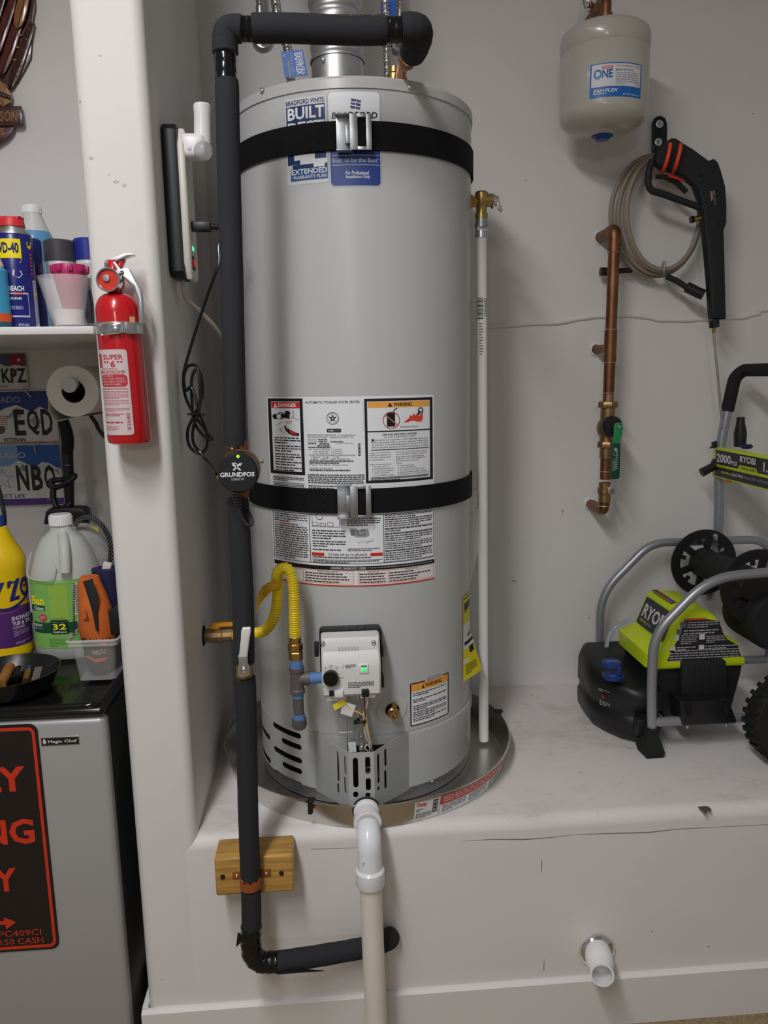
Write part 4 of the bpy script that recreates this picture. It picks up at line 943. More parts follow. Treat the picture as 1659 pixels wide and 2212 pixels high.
# copper tail into the heater top
q0, q1, q2, q3 = pp(894, 108, -0.39), at(884, 128, Y=-0.33), at(870, 150, Y=-0.26), at(862, 168, Y=-0.20)
q3.z = CT+0.004; q2.z = max(q2.z, CT+0.03)
g = G(); g.tube([q0, q1, q2, q3], 0.0115, 20); g.build('copper_tail', M_copper_new, ip)
dirv = (q2-q1).normalized()
g = G(); g.lathe([(0.0, -0.014), (0.014, -0.014), (0.018, -0.009), (0.018, 0.009), (0.014, 0.014), (0, 0.014)], q1.lerp(q2, 0.45), dirv, 8); g.build('union_nut', mat('bronze', (0.42, 0.26, 0.16), 0.4, 1.0), ip)
g = G(); g.lathe([(0.0135, -0.008), (0.0145, 0.0), (0.0135, 0.010), (0, 0.010)], q2.lerp(q3, 0.7), (q3-q2).normalized(), 20); g.build('copper_collar', M_copper_new, ip)
nb = at(852, 148, Y=-0.18); nb.z = CT+0.006
g = G(); g.lathe([(0.0, 0.0), (0.014, 0.0), (0.014, 0.012), (0.018, 0.014), (0.018, 0.03), (0.014, 0.034), (0.013, 0.045), (0, 0.047)], nb, (0, 0, 1), 20); g.build('brass_nipple', M_brass, ip)
# ------------------------------------------------------------------ circulation pump on the pipe
pc = pp(514, 1022, PY-0.03); pr = (pp(559, 1022, PY-0.06)-pp(470, 1022, PY-0.06)).length/2
pump = thing('circulation_pump', 'round black circulation pump with white lettering on the insulated pipe', 'pump', (pc.x, PY, pc.z))
ctr = Vector((pp(514, 1022, PY-0.06).x, PY-0.01, pp(514, 1022, PY-0.06).z)); ax = Vector((0, -1, 0))
g = G(); g.lathe([(0, 0.052), (pr-0.004, 0.052), (pr, 0.047), (pr, 0.012), (pr-0.003, 0.008), (0, 0.008)], ctr, ax, 48); g.build('housing', M_blk, pump)
g = G(); g.lathe([(0, 0.009), (pr*1.0, 0.009), (pr*1.0, -0.004), (pr*0.7, -0.018), (0, -0.018)], ctr+Vector((0, 0, 0.003)), ax, 40); g.cyl(ctr+Vector((0.003, 0.012, 0.055)), ctr+Vector((-0.001, 0.012, -0.055)), 0.013, n=20)
g.build('volute', M_copper, pump)
for dx, dz in ((-0.013, 0.041), (0.042, 0.016), (-0.042, -0.012)):
    g = G(); g.box(ctr+Vector((dx, -0.006, dz)), (0.006, 0.012, 0.006), bev=0.001); g.build('bolt', M_brass, pump)
FP = ctr.y-0.0522
g = G(); g.ball(at(514, 986, Y=FP), 0.0028, scale=(1, 0.5, 1)); g.build('status_light', mat('green_light', (0.25, 0.9, 0.02), 0.3, emit=1.5), pump)
d = Decal(plane_fn((0, FP, 0), (1, 0, 0), (0, 0, -1)))
def fp(x, y): q = at(x, y, Y=FP); return q.x, -q.z
(a0x, a0y), (a1x, a1y) = fp(475, 1021), fp(550, 1029); d.text('GRUNDFOS', a0x, a0y, a1x, a1y, WHT, 1, 0.03)
(a0x, a0y), (a1x, a1y) = fp(499, 1033), fp(527, 1037.5); d.text('COMFORT PM', a0x, a0y, a1x, a1y, (190, 190, 192), 1, 0.01)
def lp(x0, y0, x1, y1, w): 
    (p, q), (r, s) = fp(x0, y0), fp(x1, y1); d.line(p, q, r, s, w, (225, 226, 230), 1)
lp(503, 1002, 520, 1016, 0.0028); lp(519, 1001, 504, 1016, 0.0028); lp(501, 1001, 508, 1000, 0.0016); lp(501, 1001, 505, 1008, 0.0016); lp(508, 1000, 514, 1004, 0.0014); lp(522, 1000, 518, 1007, 0.0016)
d.build('face_print', pump)
g = G(); b0 = at(510, 1068, Y=FP+0.01)
for i in range(6): g.tube([b0+Vector((0.001*i, 0.001*i, -0.006*i)), b0+Vector((0.001*i, 0.001*i, -0.006*i-0.004))], 0.009-0.0009*i, 12)
g.build('strain_relief', M_blk, pump)
g = G(); g.tube(spline([at(513, 1092, Y=FP+0.014), at(520, 1112, Y=FP+0.01), at(534, 1134, Y=FP+0.005), at(545, 1130, Y=FP+0.004), at(541, 1112, Y=FP+0.02), at(534, 1100, Y=PY+0.01)], 8), 0.0032, 10); g.build('lead', M_blk, pump)
# lever ball valve between two sleeves
vq = pp(527, 1447, PY); vb = thing('ball_valve', 'inline ball valve with white-sleeved lever on the insulated pipe', 'valve', (vq.x, PY, vq.z))
g = G(); g.cyl(pp(527, 1425), pp(529, 1470), 0.0165, n=20); g.cyl(pp(527, 1447), pp(527, 1447)+Vector((0, -0.028, 0)), 0.009, n=16); g.build('valve_body', M_brass_old, vb)
hy = PY-0.03
pl_ = [(-0.012, -0.013), (-0.004, -0.016), (0.011, -0.011), (0.011, 0.009), (0.008, 0.014), (0.009, 0.032), (-0.009, 0.032), (-0.009, 0.014), (-0.012, 0.008)]
g = G(); g.prism(pl_, pp(527, 1447, hy), (1, 0, 0), (0, 0, 1), 0.0022, 0.0005); g.build('lever_plate', M_zinc, vb)
h0, h1 = pp(526, 1416, hy-0.002), pp(532, 1348, hy-0.012)
g = G(); g.prism([(-0.0088, -0.001), (0.0082, -0.001), (0.0092, 0.04), (0.0105, 0.056), (0.0085, 0.063), (-0.0065, 0.063), (-0.0085, 0.056), (-0.0078, 0.04)], h0+Vector((0, 0.003, 0)), (1, 0, 0), (h1-h0).normalized(), 0.010, 0.003, seg=3); hd = g.build('lever_grip', mat('white_vinyl', rgb(228, 228, 226), 0.4), vb)
u_ = (h1-h0).normalized()
d = Decal(quad_fn(h0+Vector((-0.0045, -0.0072, 0))+u_*0.01, h0+Vector((0.0045, -0.0072, 0))+u_*0.01, h0+Vector((-0.0045, -0.0072, 0))+u_*0.052, 30, 140)); d.rect(12, 0, 22, 30, (40, 46, 44), 1)
for i in range(9): d.rect(9+(i % 3)*3, 40+i*10, 20, 44+i*10, (90, 96, 94), 1)
d.build('lever_print', hd)
screw(pp(527, 1447, hy-0.0025), (0, -1, 0), 0.0062, vb, M_zinc, 'nut')
# ------------------------------------------------------------------ wood block with copper pipe strap
M_wood = mat('honey_stained_pine', rgb(190, 146, 76), 0.38, var=0.35, vscale=5, stretch=(2, 30, 30), bump=0.1, bscale=80)
YB = PY+0.0225; Bf = YB
o0, o1 = at(462, 1860, Y=Bf), at(633, 1850, Y=Bf); z0b = at(550, 1932, Y=Bf).z; z1b = at(550, 1851, Y=Bf).z
blk = thing('wood_block', 'honey coloured wood mounting block behind the insulated pipe', 'wood block', ((o0.x+o1.x)/2, FY, z0b))
g = G(); g.box(((o0.x+o1.x)/2, (Bf+FY)/2, (z0b+z1b)/2), (o1.x-o0.x, FY-Bf, z1b-z0b), bev=0.006, seg=3); g.build('block', M_wood, blk)
for x, y in ((481, 1894), (608, 1886)):
    g = G(); g.lathe([(0, 0.003), (0.0045, 0.003), (0.0055, 0.0), (0, 0)], at(x, y, Y=Bf), (0, -1, 0), 16); g.build('lag_screw', M_blk, blk)
ps_ = thing('pipe_strap', 'perforated copper strap holding the insulated pipe to the wood block', 'pipe strap', at(541, 1905, Y=PY))
sc_ = pp(541, 1904); zz0, zz1 = pp(541, 1916).z, pp(541, 1895).z
g = G(); rings = []
for i in range(25):
    a = PI+PI*i/24; rings.append([Vector((sc_.x+r*math.cos(a), PY+r*math.sin(a), z)) for r, z in ((0.0165+0.004, zz0), (0.0180+0.004, zz0), (0.0180+0.004, zz1), (0.0165+0.004, zz1))])
g.quadgrid(rings, 0, True, True)
M_cstrap = mat('copper_strap', rgb(168, 96, 52), 0.45, 0.4, var=0.2, vscale=40); g.build('band', M_cstrap, ps_)
for x, y in ((513, 1891), (574, 1886)):
    q = at(x, y, Y=Bf-0.001); g = G(); g.box(q, (0.022, 0.0016, 0.018), bev=0.0005); g.build('strap_ear', M_cstrap, ps_); screw(q+Vector((-0.001 if x < 540 else 0.001, -0.0008, 0)), (0, -1, 0), 0.0035, ps_)
for x, y in ((530, 1908), (544, 1908), (556, 1905)):
    a = math.atan2(-math.sqrt(max(0, 1-((at(x, y, Y=PY).x-sc_.x)/0.022)**2)), (at(x, y, Y=PY).x-sc_.x)/0.022); n_ = Vector((math.cos(a), math.sin(a), 0))
    g = G(); g.lathe([(0, 0.0003), (0.0025, 0.0003), (0.0025, 0)], Vector((sc_.x, PY, at(x, y, Y=PY-0.02).z))+n_*0.0221, n_, 12); g.build('strap_hole', M_hole, ps_)

# ------------------------------------------------------------------ gas supply
GY = -0.345
wv_ = at(440, 1373, X=PXR)
gv = thing('gas_shutoff', 'brass gas shutoff valve with yellow lever on the side wall', 'gas valve', (PXR, wv_.y, wv_.z))
g = G(); g.lathe([(0.016, 0.0), (0.018, 0.02), (0.018, 0.045), (0.0165, 0.047), (0.0165, 0.07), (0, 0.07)], wv_, (1, 0, 0), 10); g.build('valve_body', M_brass_old, gv)
g = G(); g.lathe([(0.0, 0.003), (0.024, 0.002), (0.026, 0), (0, 0)], wv_, (1, 0, 0), 24); g.build('wall_hole', M_hole, gv)
g = G(); lv = wv_+Vector((0.035, 0, 0.026)); g.cyl(lv-Vector((0, 0, 0.012)), lv, 0.006, n=12); g.box(lv+Vector((0.025, 0, 0.001)), (0.075, 0.018, 0.008), bev=0.002); g.box(lv+Vector((-0.006, 0, -0.004)), (0.024, 0.02, 0.010), bev=0.002); g.build('lever', mat('orange_yellow_vinyl', rgb(214, 148, 30), 0.45), gv)
gl = thing('gas_flex_line', 'yellow corrugated gas hose looping up beside the control', 'gas hose', (wv_.x+0.07, wv_.y, wv_.z))
M_yel = mat('yellow_coating', rgb(232, 204, 34), 0.35)
ys = wv_+Vector((0.07, 0, 0))
path = [ys, ys+Vector((0.03, -0.03, 0)), at(528, 1372, Y=-0.20), at(550, 1368, Y=-0.27), at(573, 1361, Y=-0.30), at(591, 1336, Y=-0.31), at(598, 1301, Y=-0.31), at(600, 1267, Y=-0.312), at(598, 1243, Y=-0.325), at(608, 1228, Y=-0.34), at(622, 1229, Y=-0.347), at(631, 1249, Y=-0.35), at(635, 1281, Y=-0.35), at(636, 1325, Y=-0.348), at(637, 1378, Y=GY)]
p, r = corrugated(spline(path, 8), 0.0112, 0.0014, 0.0052); g = G(); g.tube(p, r, 18); g.build('corrugated_hose', M_yel, gl, ang=80)
tg = [at(611, 1243, Y=-0.325), at(592, 1252, Y=-0.335), at(566, 1268, Y=-0.34), at(556, 1290, Y=-0.33), at(553, 1325, Y=-0.30)]
tb = [at(606, 1266, Y=-0.328), at(596, 1272, Y=-0.335), at(578, 1286, Y=-0.338), at(561, 1306, Y=-0.328), at(552, 1330, Y=-0.30)]
g = G(); A, B = spline(tg, 5), spline(tb, 5); g.quadgrid([[a, b, b+Vector((0, 0.0006, 0)), a+Vector((0, 0.0006, 0))] for a, b in zip(A, B)], 0, True, True); g.build('hang_tag', mat('yellow_paper_tag', rgb(214, 166, 30), 0.55, var=0.25, vscale=90), gl)
e = path[-1]; dn = Vector((0.0, 0.0, -1))
tee = thing('gas_tee', 'black iron gas tee with capped drip leg and blue thread sealant', 'pipe tee', (e.x, e.y, e.z-0.25))
zz = lambda y: at(642, y, Y=GY).z
M_iron = mat('black_iron', rgb(104, 101, 100), 0.5, 0.3, bump=0.3, bscale=160)
M_seal = mat('blue_sealant', rgb(92, 132, 190), 0.6, bump=0.4, bscale=300)
x0, x1 = e.x, at(647, 1560, Y=GY).x
X_ = lambda z: x0+(x1-x0)*(e.z-z)/(e.z-zz(1572))
g = G(); g.lathe([(0, 0.004), (0.0135, 0.004), (0.0135, -0.012), (0.0165, -0.013), (0.0165, -0.028), (0, -0.028)], (X_(e.z), GY, zz(1378)), (0, 0, 1), 6); g.build('flare_nut', M_brass, tee)
g = G(); g.lathe([(0, 0), (0.0125, 0), (0.0158, -0.004), (0.0158, -0.02), (0.0125, -0.026), (0, -0.026)], (X_(e.z-0.03), GY, zz(1404)), (0, 0, 1), 6); g.build('adapter', M_brass, tee)
def nip(ya, yb, r, m, name): g = G(); za, zb = zz(ya), zz(yb); g.cyl((X_(za), GY, za), (X_(zb), GY, zb), r, n=24); return g.build(name, m, tee)
nip(1424, 1446, 0.0142, M_seal, 'sealed_thread')
zc3 = zz(1466); g = G(); za, zb = zz(1441), zz(1496)
g.lathe([(0, 0), (0.0165, 0), (0.0165, zb*0-0.008), (0.0148, -0.010), (0.0148, -(za-zb)+0.010), (0.0165, -(za-zb)+0.008), (0.0165, -(za-zb)), (0, -(za-zb))], (X_(zc3), GY, za), (0, 0, 1), 28)
vx = at(690, 1466, Y=GY).x; tx = at(668, 1466, Y=GY).x
g.cyl((X_(zc3), GY, zc3), (tx-0.008, GY, zc3), 0.0148, n=24); g.cyl((tx-0.008, GY, zc3), (tx, GY, zc3), 0.0165, n=24); g.build('tee_body', M_iron, tee)
g = G(); g.cyl((tx-0.004, GY, zc3), (vx+0.01, GY, zc3), 0.0125, n=24); g.build('sealed_thread', M_seal, tee)
nip(1494, 1506, 0.0128, M_seal, 'sealed_thread'); nip(1504, 1546, 0.0118, M_iron, 'drip_leg'); nip(1542, 1556, 0.0134, M_seal, 'sealed_thread')
g = G(); za, zb = zz(1552), zz(1573); g.lathe([(0, 0), (0.0165, 0), (0.0165, -(za-zb)*0.7), (0.013, -(za-zb)), (0, -(za-zb)-0.002)], (X_(za), GY, za), (0, 0, 1), 28); g.build('cap', M_iron, tee)
# ------------------------------------------------------------------ expansion tank
TX, TY = 0.680, 0.20; TR = (at(1397.5, 150, Y=TY)-at(1212, 150, Y=TY)).length/2*0.985
tzb, tzt = at(1212, 250, Y=TY).z, at(1212, 84, Y=TY).z; zd = at(1305, 282, Y=TY-0.05).z; zcap = at(1303, 303, Y=TY).z
et = thing('expansion_tank', 'grey expansion tank with white and blue label on the wall', 'expansion tank', (TX, TY, zcap))
M_etk = mat('putty_grey_enamel', rgb(186, 183, 173), 0.22, coat=0.3)
zs_ = at(1212, 118, Y=TY).z; prof = [(0, zd)]
for i in range(1, 9): a = i/8*PI/2; prof.append((TR*math.sin(a)**0.8, tzb-(tzb-zd)*math.cos(a)))
prof += [(TR, zs_-0.004), (TR-0.002, zs_), (TR+0.001, zs_+0.006), (TR+0.001, tzt)]
for i in range(1, 9): a = i/8*PI/2; prof.append(((TR+0.001)*math.cos(a)**0.8 if i < 8 else 0.0, tzt+0.034*math.sin(a)))
g = G(); g.lathe(prof, (TX, TY, 0), n=64); g.build('shell', M_etk, et)
g = G(); g.lathe([(0, zcap-zd), (0.016, zcap-zd), (0.021, zcap-zd+0.006), (0.029, 0.0), (0.029, 0.006), (0, 0.006)], (TX, TY, zd), n=32); g.build('valve_cap', mat('blue_cap', rgb(28, 64, 150), 0.4), et)
k7c = 699/1659.0
d = Decal(cyl_fn(TX, TY, TR, None, None, 1330, 170, 960, 0, k7c), 20)
LB = (32, 104, 184)
d.rect(746, 318, 1008, 494, LB, 1); d.rect(754, 324, 1002, 440, (214, 216, 222), 2)
d.text('NE', 808, 352, 862, 396, (20, 96, 160), 3, 0.03); d.ring(786, 374, 20, 8, (20, 110, 190), 3, 24, ry=26); d.rect(782, 380, 790, 402, (60, 190, 220), 4)
d.rect(806, 334, 862, 348, (206, 90, 60), 3); d.text('TANK', 810, 336, 858, 346, WHT, 4, 0.01)
d.text('Thermal Expansion Tank', 876, 332, 998, 342, (206, 96, 70), 3, 0.01); d.text('Model: EF-TET-2', 878, 352, 966, 362, (50, 84, 150), 3, 0.01); d.greek(878, 370, 990, 436, 6, (150, 150, 160), 3, 0.4)
d.ring(988, 424, 9, 2, (90, 120, 190), 3, 16)
d.text('EASYFLEX', 764, 452, 888, 470, WHT, 3, 0.025, slant=0.3); d.rect(764, 474, 832, 478, (200, 220, 240), 3); d.greek(916, 478, 1000, 490, 1, (140, 180, 220), 3, 0.6, False)
d.build('tank_label', et, 'white label with blue footer band')
topz = tzt+0.034
g = G(); q = at(1268, 6, Y=WY); cp_ = Vector((TX, TY, topz-0.004)); g.tube(fillet([cp_, Vector((TX, TY, topz+0.075)), Vector((q.x, WY-0.001, topz+0.075))], 0.03), 0.0135, 20); g.lathe([(0.0, 0.004), (0.018, 0.004), (0.018, 0.03), (0.0, 0.03)], cp_, n=20); g.build('supply_pipe', M_copper, et)
g = G(); g.lathe([(0, 0.0), (0.016, 0.0), (0.016, 0.006), (0, 0.006)], cp_, n=20); g.build('thread_seal', M_seal, et)
b_ = at(1270, 4, Y=0.30); g = G(); g.lathe([(0, 0.0), (0.012, 0.001), (0.020, 0.012), (0.022, 0.026), (0.018, 0.04), (0.010, 0.048), (0, 0.048)], b_+Vector((0, 0, -0.022)), (0, 0, 1), 28); g.build('chrome_bell', M_chrome, et)

# ------------------------------------------------------------------ copper riser with valve
CY = 0.27
cpv = lambda x, y, Y=CY: at(x, y, Y=Y)
cr_ = thing('copper_riser', 'brown copper pipe riser on the wall with a green lever valve', 'copper pipe', (cpv(1300, 1105).x, CY, cpv(1300, 1105).z))
ct, cb_ = cpv(1326, 497), cpv(1304, 1103); ct.x = (ct.x+cb_.x)/2+0.004; cb_.x = ct.x-0.004
def cl(y): z = at(1315, y, Y=CY).z; t = (ct.z-z)/(ct.z-cb_.z); q = ct.lerp(cb_, t); return Vector((q.x, CY, z))
pr_ = 0.0162
wtop, wmid, wbot = at(1271, 517, Y=WY), at(1268, 755, Y=WY), at(1259, 1095, Y=WY)
g = G(); g.tube(fillet([Vector((ct.x, WY, ct.z)), ct, cl(600)], 0.024), pr_, 24); g.tube([cl(590), cl(860)], pr_, 24); g.build('pipe', M_copper, cr_)
g = G(); g.tube([cl(990), cl(1035)], pr_, 24); g.build('pipe', M_copper, cr_)
g = G(); g.tube(fillet([cl(1060), Vector((cb_.x, CY, cb_.z)), Vector((cb_.x, WY, cb_.z))], 0.024), pr_, 24); g.build('pipe', M_copper, cr_)
ms = cl(752); g = G(); g.cyl(ms, (ms.x, WY, ms.z), 0.0125, n=20); g.build('branch_stub', M_copper, cr_)
g = G(); g.tube(fillet([Vector((ct.x, CY+0.04, ct.z)), ct, cl(545)], 0.026), pr_+0.0022, 24); g.build('elbow', M_copper, cr_)
for ya, yb in ((712, 782),):
    g = G(); g.cyl(cl(ya), cl(yb), pr_+0.002, n=24); g.build('tee_fitting', M_copper, cr_)
for y in (545, 712, 783, 849, 985, 1018, 1092):
    g = G(); g.torus(cl(y), (0, 0, 1), pr_+0.0012, 0.0014, 28, 6); g.build('solder_joint', M_solder, cr_)
for w_ in (Vector((ct.x, WY, ct.z)), Vector((ms.x, WY, ms.z)), Vector((cb_.x, WY, cb_.z))):
    g = G(); n_ = 20; rings = []
    for r0, h in ((0.024, 0.0), (0.021, 0.003), (0.0155, 0.005)): rings.append([w_+Vector((math.cos(2*PI*i/n_)*r0*random.uniform(0.85, 1.12), -h, math.sin(2*PI*i/n_)*r0*random.uniform(0.85, 1.12))) for i in range(n_)])
    g.quadgrid(rings, 0, True, False); g.build('plaster_patch', M_wall, cr_)
g = G(); g.cyl(cl(852), cl(870), pr_+0.0005, n=24); g.lathe([(0, 0.009), (0.028, 0.009), (0.030, 0.006), (0.030, -0.006), (0.028, -0.009), (0, -0.009)], cl(874), (0, 0, 1), 8)
g.cyl(cl(880), cl(958), 0.0215, n=24); g.ball(cl(925), 0.031, scale=(1, 1, 1.15), n=20)
g.lathe([(0, 0.009), (0.026, 0.009), (0.028, 0.006), (0.028, -0.006), (0.026, -0.009), (0, -0.009)], cl(960), (0, 0, 1), 8); g.cyl(cl(962), cl(990), 0.0195, n=24); g.build('valve_body', M_brass_old, cr_)
g = G(); kc = cpv(1322, 921, CY-0.04); g.lathe([(0.0, 0.010), (0.026, 0.009), (0.030, 0.004), (0.030, -0.012), (0.02, -0.014)], kc, (0, -1, 0), 32); g.build('packing_cap', M_blk, cr_)
# green lever
hY = CY-0.058
def hp(x, y): return at(x, y, Y=hY)
g = G(); o = hp(1335, 923); lo = [(1325, 921), (1328, 914), (1335, 912), (1343, 915), (1345, 924), (1343, 942), (1338, 952), (1338, 962), (1322, 962), (1323, 948), (1325, 938)]
g.prism([(hp(x, y).x, hp(x, y).z) for x, y in reversed(lo)], (0, hY, 0), (1, 0, 0), (0, 0, 1), 0.004, 0.0006); lev = g.build('lever', mat('green_enamel', rgb(38, 140, 84), 0.35), cr_)
g = G(); lo = [(1321, 958), (1339, 958), (1337, 1030), (1334, 1034), (1318, 1035)]
g.prism([(hp(x, y).x, hp(x, y).z) for x, y in reversed(lo)], (0, hY+0.004, 0), (1, 0, 0), (0, 0, 1), 0.012, 0.003); g.build('lever_sleeve', mat('dark_green_vinyl', rgb(16, 70, 52), 0.4), lev)
d = Decal(plane_fn((0, hY-0.0086, 0), (1, 0, 0), (0, 0, -1)))
def hh_(x, y): q = at(x, y, Y=hY-0.0086); return q.x, -q.z
c1_, c2_ = hh_(1330, 971), hh_(1330, 978)
d.poly([hh_(1330, 967), hh_(1334, 971), hh_(1330, 975), hh_(1326, 971)], WHT, 1); d.poly([hh_(1330, 969), hh_(1332, 971), hh_(1330, 973), hh_(1328, 971)], (16, 70, 52), 2)
d.ring(hh_(1328, 981)[0], hh_(1328, 981)[1], 0.005, 0.0008, (150, 180, 170), 1)
for x0_, a, b in ((1323, 994, 1018), (1327, 990, 1018), (1331, 974, 1016)):
    p0_, p1_ = hh_(x0_, a), hh_(x0_+2.4, b); d.greek(p0_[0], p0_[1], p1_[0], p1_[1], 9, (140, 176, 164), 1, 0.5, False)
d.build('sleeve_print', lev)
screw(hp(1336, 922)+Vector((0, -0.004, 0)), (0, -1, 0), 0.0055, cr_, M_zinc, 'nut')
g = G(); g.lathe([(0, 0.03), (0.0185, 0.028), (0.0185, 0.014), (0.0215, 0.012), (0.0215, -0.004), (0.018, -0.006), (0.0185, -0.03), (0, -0.03)], cl(1062), (0, 0, 1), 20); g.build('drain_fitting', M_brass_old, cr_)
dk = cpv(1320, 1058, CY-0.03); g = G(); g.cyl((dk.x-0.004, CY, dk.z), dk, 0.008, n=14); g.prism([(-0.010, -0.012), (0.008, -0.013), (0.013, 0.002), (0.006, 0.012), (0.010, 0.026), (0.002, 0.026), (-0.004, 0.010), (-0.011, 0.006)], dk, (1, 0, 0), (0, 0, 1), 0.004, 0.0006); g.build('drain_key', M_zinc, cr_)
screw(dk+Vector((0.001, -0.004, 0)), (0, -1, 0), 0.0042, cr_, M_brass, 'nut')

# ------------------------------------------------------------------ cable painted over on the wall
pts = [at(x, y, Y=WY-0.001) for x, y in ((1005, 709), (1060, 706), (1129, 700), (1200, 697), (1255, 688), (1283, 684), (1325, 683), (1366, 681), (1400, 686), (1435, 691), (1480, 691), (1521, 689), (1570, 687), (1607, 684), (1640, 676), (1680, 669))]+[V(2.0, WY-0.001, 1.73)]
g = G(); P_ = spline(pts, 5); g.tube(P_, [0.0072+0.001*math.sin(i*0.9) for i in range(len(P_))], 10); g.build('painted_cable', M_wall, None, 'painted-over cable running across the wall behind the copper riser', 'cable')

# ------------------------------------------------------------------ utility hook, hose coil and spray gun
hk = thing('utility_hook', 'black wall hook with two orange prongs under the expansion tank', 'hook', at(1422, 300, Y=WY))
c7 = lambda x, y, Y: at(960+x*k7c, y*k7c, Y=Y)
YH = WY-0.012
out = [(1060, 780), (1060, 640), (1070, 612), (1088, 601), (1106, 601), (1124, 612), (1134, 640), (1132, 780), (1118, 800), (1076, 800)]
g = G(); g.prism([(c7(x, y, WY).x, c7(x, y, WY).z) for x, y in reversed(out)], (0, WY, 0), (1, 0, 0), (0, 0, 1), 0.012, 0.002); g.build('back_plate', M_blk_g, hk)
for x, y in ((1103, 635), (1097, 728)):
    q = c7(x, y, YH); g = G(); g.lathe([(0, 0.002), (0.008, 0.002), (0.011, 0.001), (0.0115, 0), (0, 0)], q, (0, -1, 0), 24); g.build('washer', M_zinc, hk); screw(q+Vector((0, -0.002, 0)), (0, -1, 0), 0.0045, hk)
M_opr = mat('orange_vinyl', rgb(228, 74, 36), 0.4)
for xa, xb, yt in ((1080, 1158, 735), (1124, 1212, 738)):
    g = G(); g.tube(spline([c7(xa, 796, YH), c7(xa+20, 858, YH-0.02), c7(xb-44, 884, YH-0.10), c7(xb-26, 850, YH-0.142), c7(xb-6, 780, YH-0.152), c7(xb, yt, YH-0.150)], 8), 0.0052, 14); g.build('prong', M_opr, hk)
hs = thing('hose_coil', 'beige pressure hose coiled on the wall hook', 'hose', at(1413, 590, Y=WY-0.03))
M_hose = mat('beige_hose', rgb(142, 130, 116), 0.45, bump=0.05, bscale=200)
L_ = []
loops = [(1312, 1512, 338, 599, 0.350), (1322, 1509, 336, 594, 0.335), (1340, 1514, 334, 590, 0.322), (1354, 1511, 336, 582, 0.305)]
for li, (xl, xr, yt, yb, Yh) in enumerate(loops):
    for i in range(24):
        t = (i+li*24)/(24*4); a = -PI/2+2*PI*i/24; f = i/24
        nx = loops[min(li+1, 3)]; mix = lambda u, v: u+(v-u)*f
        xl_, xr_, yt_, yb_, Y_ = mix(xl, nx[0]), mix(xr, nx[1]), mix(yt, nx[2]), mix(yb, nx[3]), mix(Yh, nx[4])
        L_.append(at((xl_+xr_)/2+(xr_-xl_)/2*math.cos(a), (yt_+yb_)/2+(yb_-yt_)/2*math.sin(a)*(1.0), Y=Y_))
g = G(); g.tube(spline(L_, 3), 0.0068, 12); g.build('hose', M_hose, hs)
q = at(1434, 579, Y=0.325); g = G(); g.tube([q+Vector((0.012*math.cos(t), 0.032*math.cos(t), 0.0)) + Vector((0, 0.0, 0.017*math.sin(t))) for t in [2*PI*i/20 for i in range(20)]], 0.0045, 8, True); g.build('cable_tie', mat('grey_tie', rgb(160, 160, 162), 0.5), hs)
g = G(); g.tube([c7(800, 1393, 0.35), c7(846, 1393, 0.35)], 0.0125, 16); g.tube([c7(846, 1393, 0.35), c7(870, 1391, 0.35), c7(960, 1385, 0.345)], 0.008, 12); g.build('hose_coupling', M_blk, hs)
g = G(); g.tube([c7(1140, 1418, 0.315), c7(1190, 1440, 0.31), c7(1245, 1475, 0.30)], 0.0085, 14); g.tube([c7(1240, 1470, 0.30), c7(1300, 1500, 0.29), c7(1328, 1512, 0.285)], 0.0155, 18); g.build('hose_coupling', M_blk, hs)
sg = thing('spray_gun', 'black spray gun with red trigger lock hanging from the orange hook', 'spray gun', c7(1380, 1640, 0.27))
SY = 0.285
body = [(1062, 806), (1090, 760), (1140, 724), (1160, 724), (1250, 780), (1330, 838), (1356, 828), (1376, 846), (1392, 890), (1414, 970), (1420, 1060), (1420, 1150), (1406, 1192), (1412, 1400), (1416, 1560), (1418, 1640), (1346, 1640), (1340, 1560), (1334, 1460), (1316, 1250), (1298, 1100), (1288, 1030), (1258, 960), (1200, 916), (1130, 888), (1085, 872), (1062, 850)]
g = G(); g.prism([(c7(x, y, SY).x, c7(x, y, SY).z) for x, y in reversed(body)], (0, SY, 0), (1, 0, 0), (0, 0, 1), 0.034, 0.008, seg=3); g.build('body', M_blk_m, sg)
g = G(); g.tube(spline([c7(x, y, SY-0.017) for x, y in ((1066, 822), (1048, 880), (1046, 945), (1066, 978), (1110, 992), (1200, 1024), (1310, 1064))], 6), 0.0092, 14); g.build('trigger_guard', M_blk_m, sg)
g = G(); g.tube([c7(x, y, SY-0.018) for x, y in ((1086, 905), (1130, 908), (1190, 935), (1240, 985))], [0.006, 0.007, 0.008, 0.007], 12); g.build('trigger', M_blk, sg)
g = G(); q = [(1142, 886), (1228, 922), (1222, 932), (1170, 914), (1150, 910)]; g.prism([(c7(x, y, SY-0.034).x, c7(x, y, SY-0.034).z) for x, y in reversed(q)], (0, SY-0.033, 0), (1, 0, 0), (0, 0, 1), 0.003); g.build('trigger_lock', mat('red_plastic', rgb(188, 36, 26), 0.45), sg)
for x, y in ((1312, 902), (1300, 975), (1322, 1078), (1416, 985), (1400, 1150), (1352, 1530), (1396, 1560)): screw(c7(x, y, SY-0.033), (0, -1, 0), 0.0035, sg, M_blk)
c4 = [c7(1358, 978, SY-0.0345), c7(1386, 974, SY-0.0345), c7(1394, 1062, SY-0.0345), c7(1368, 1066, SY-0.0345)]
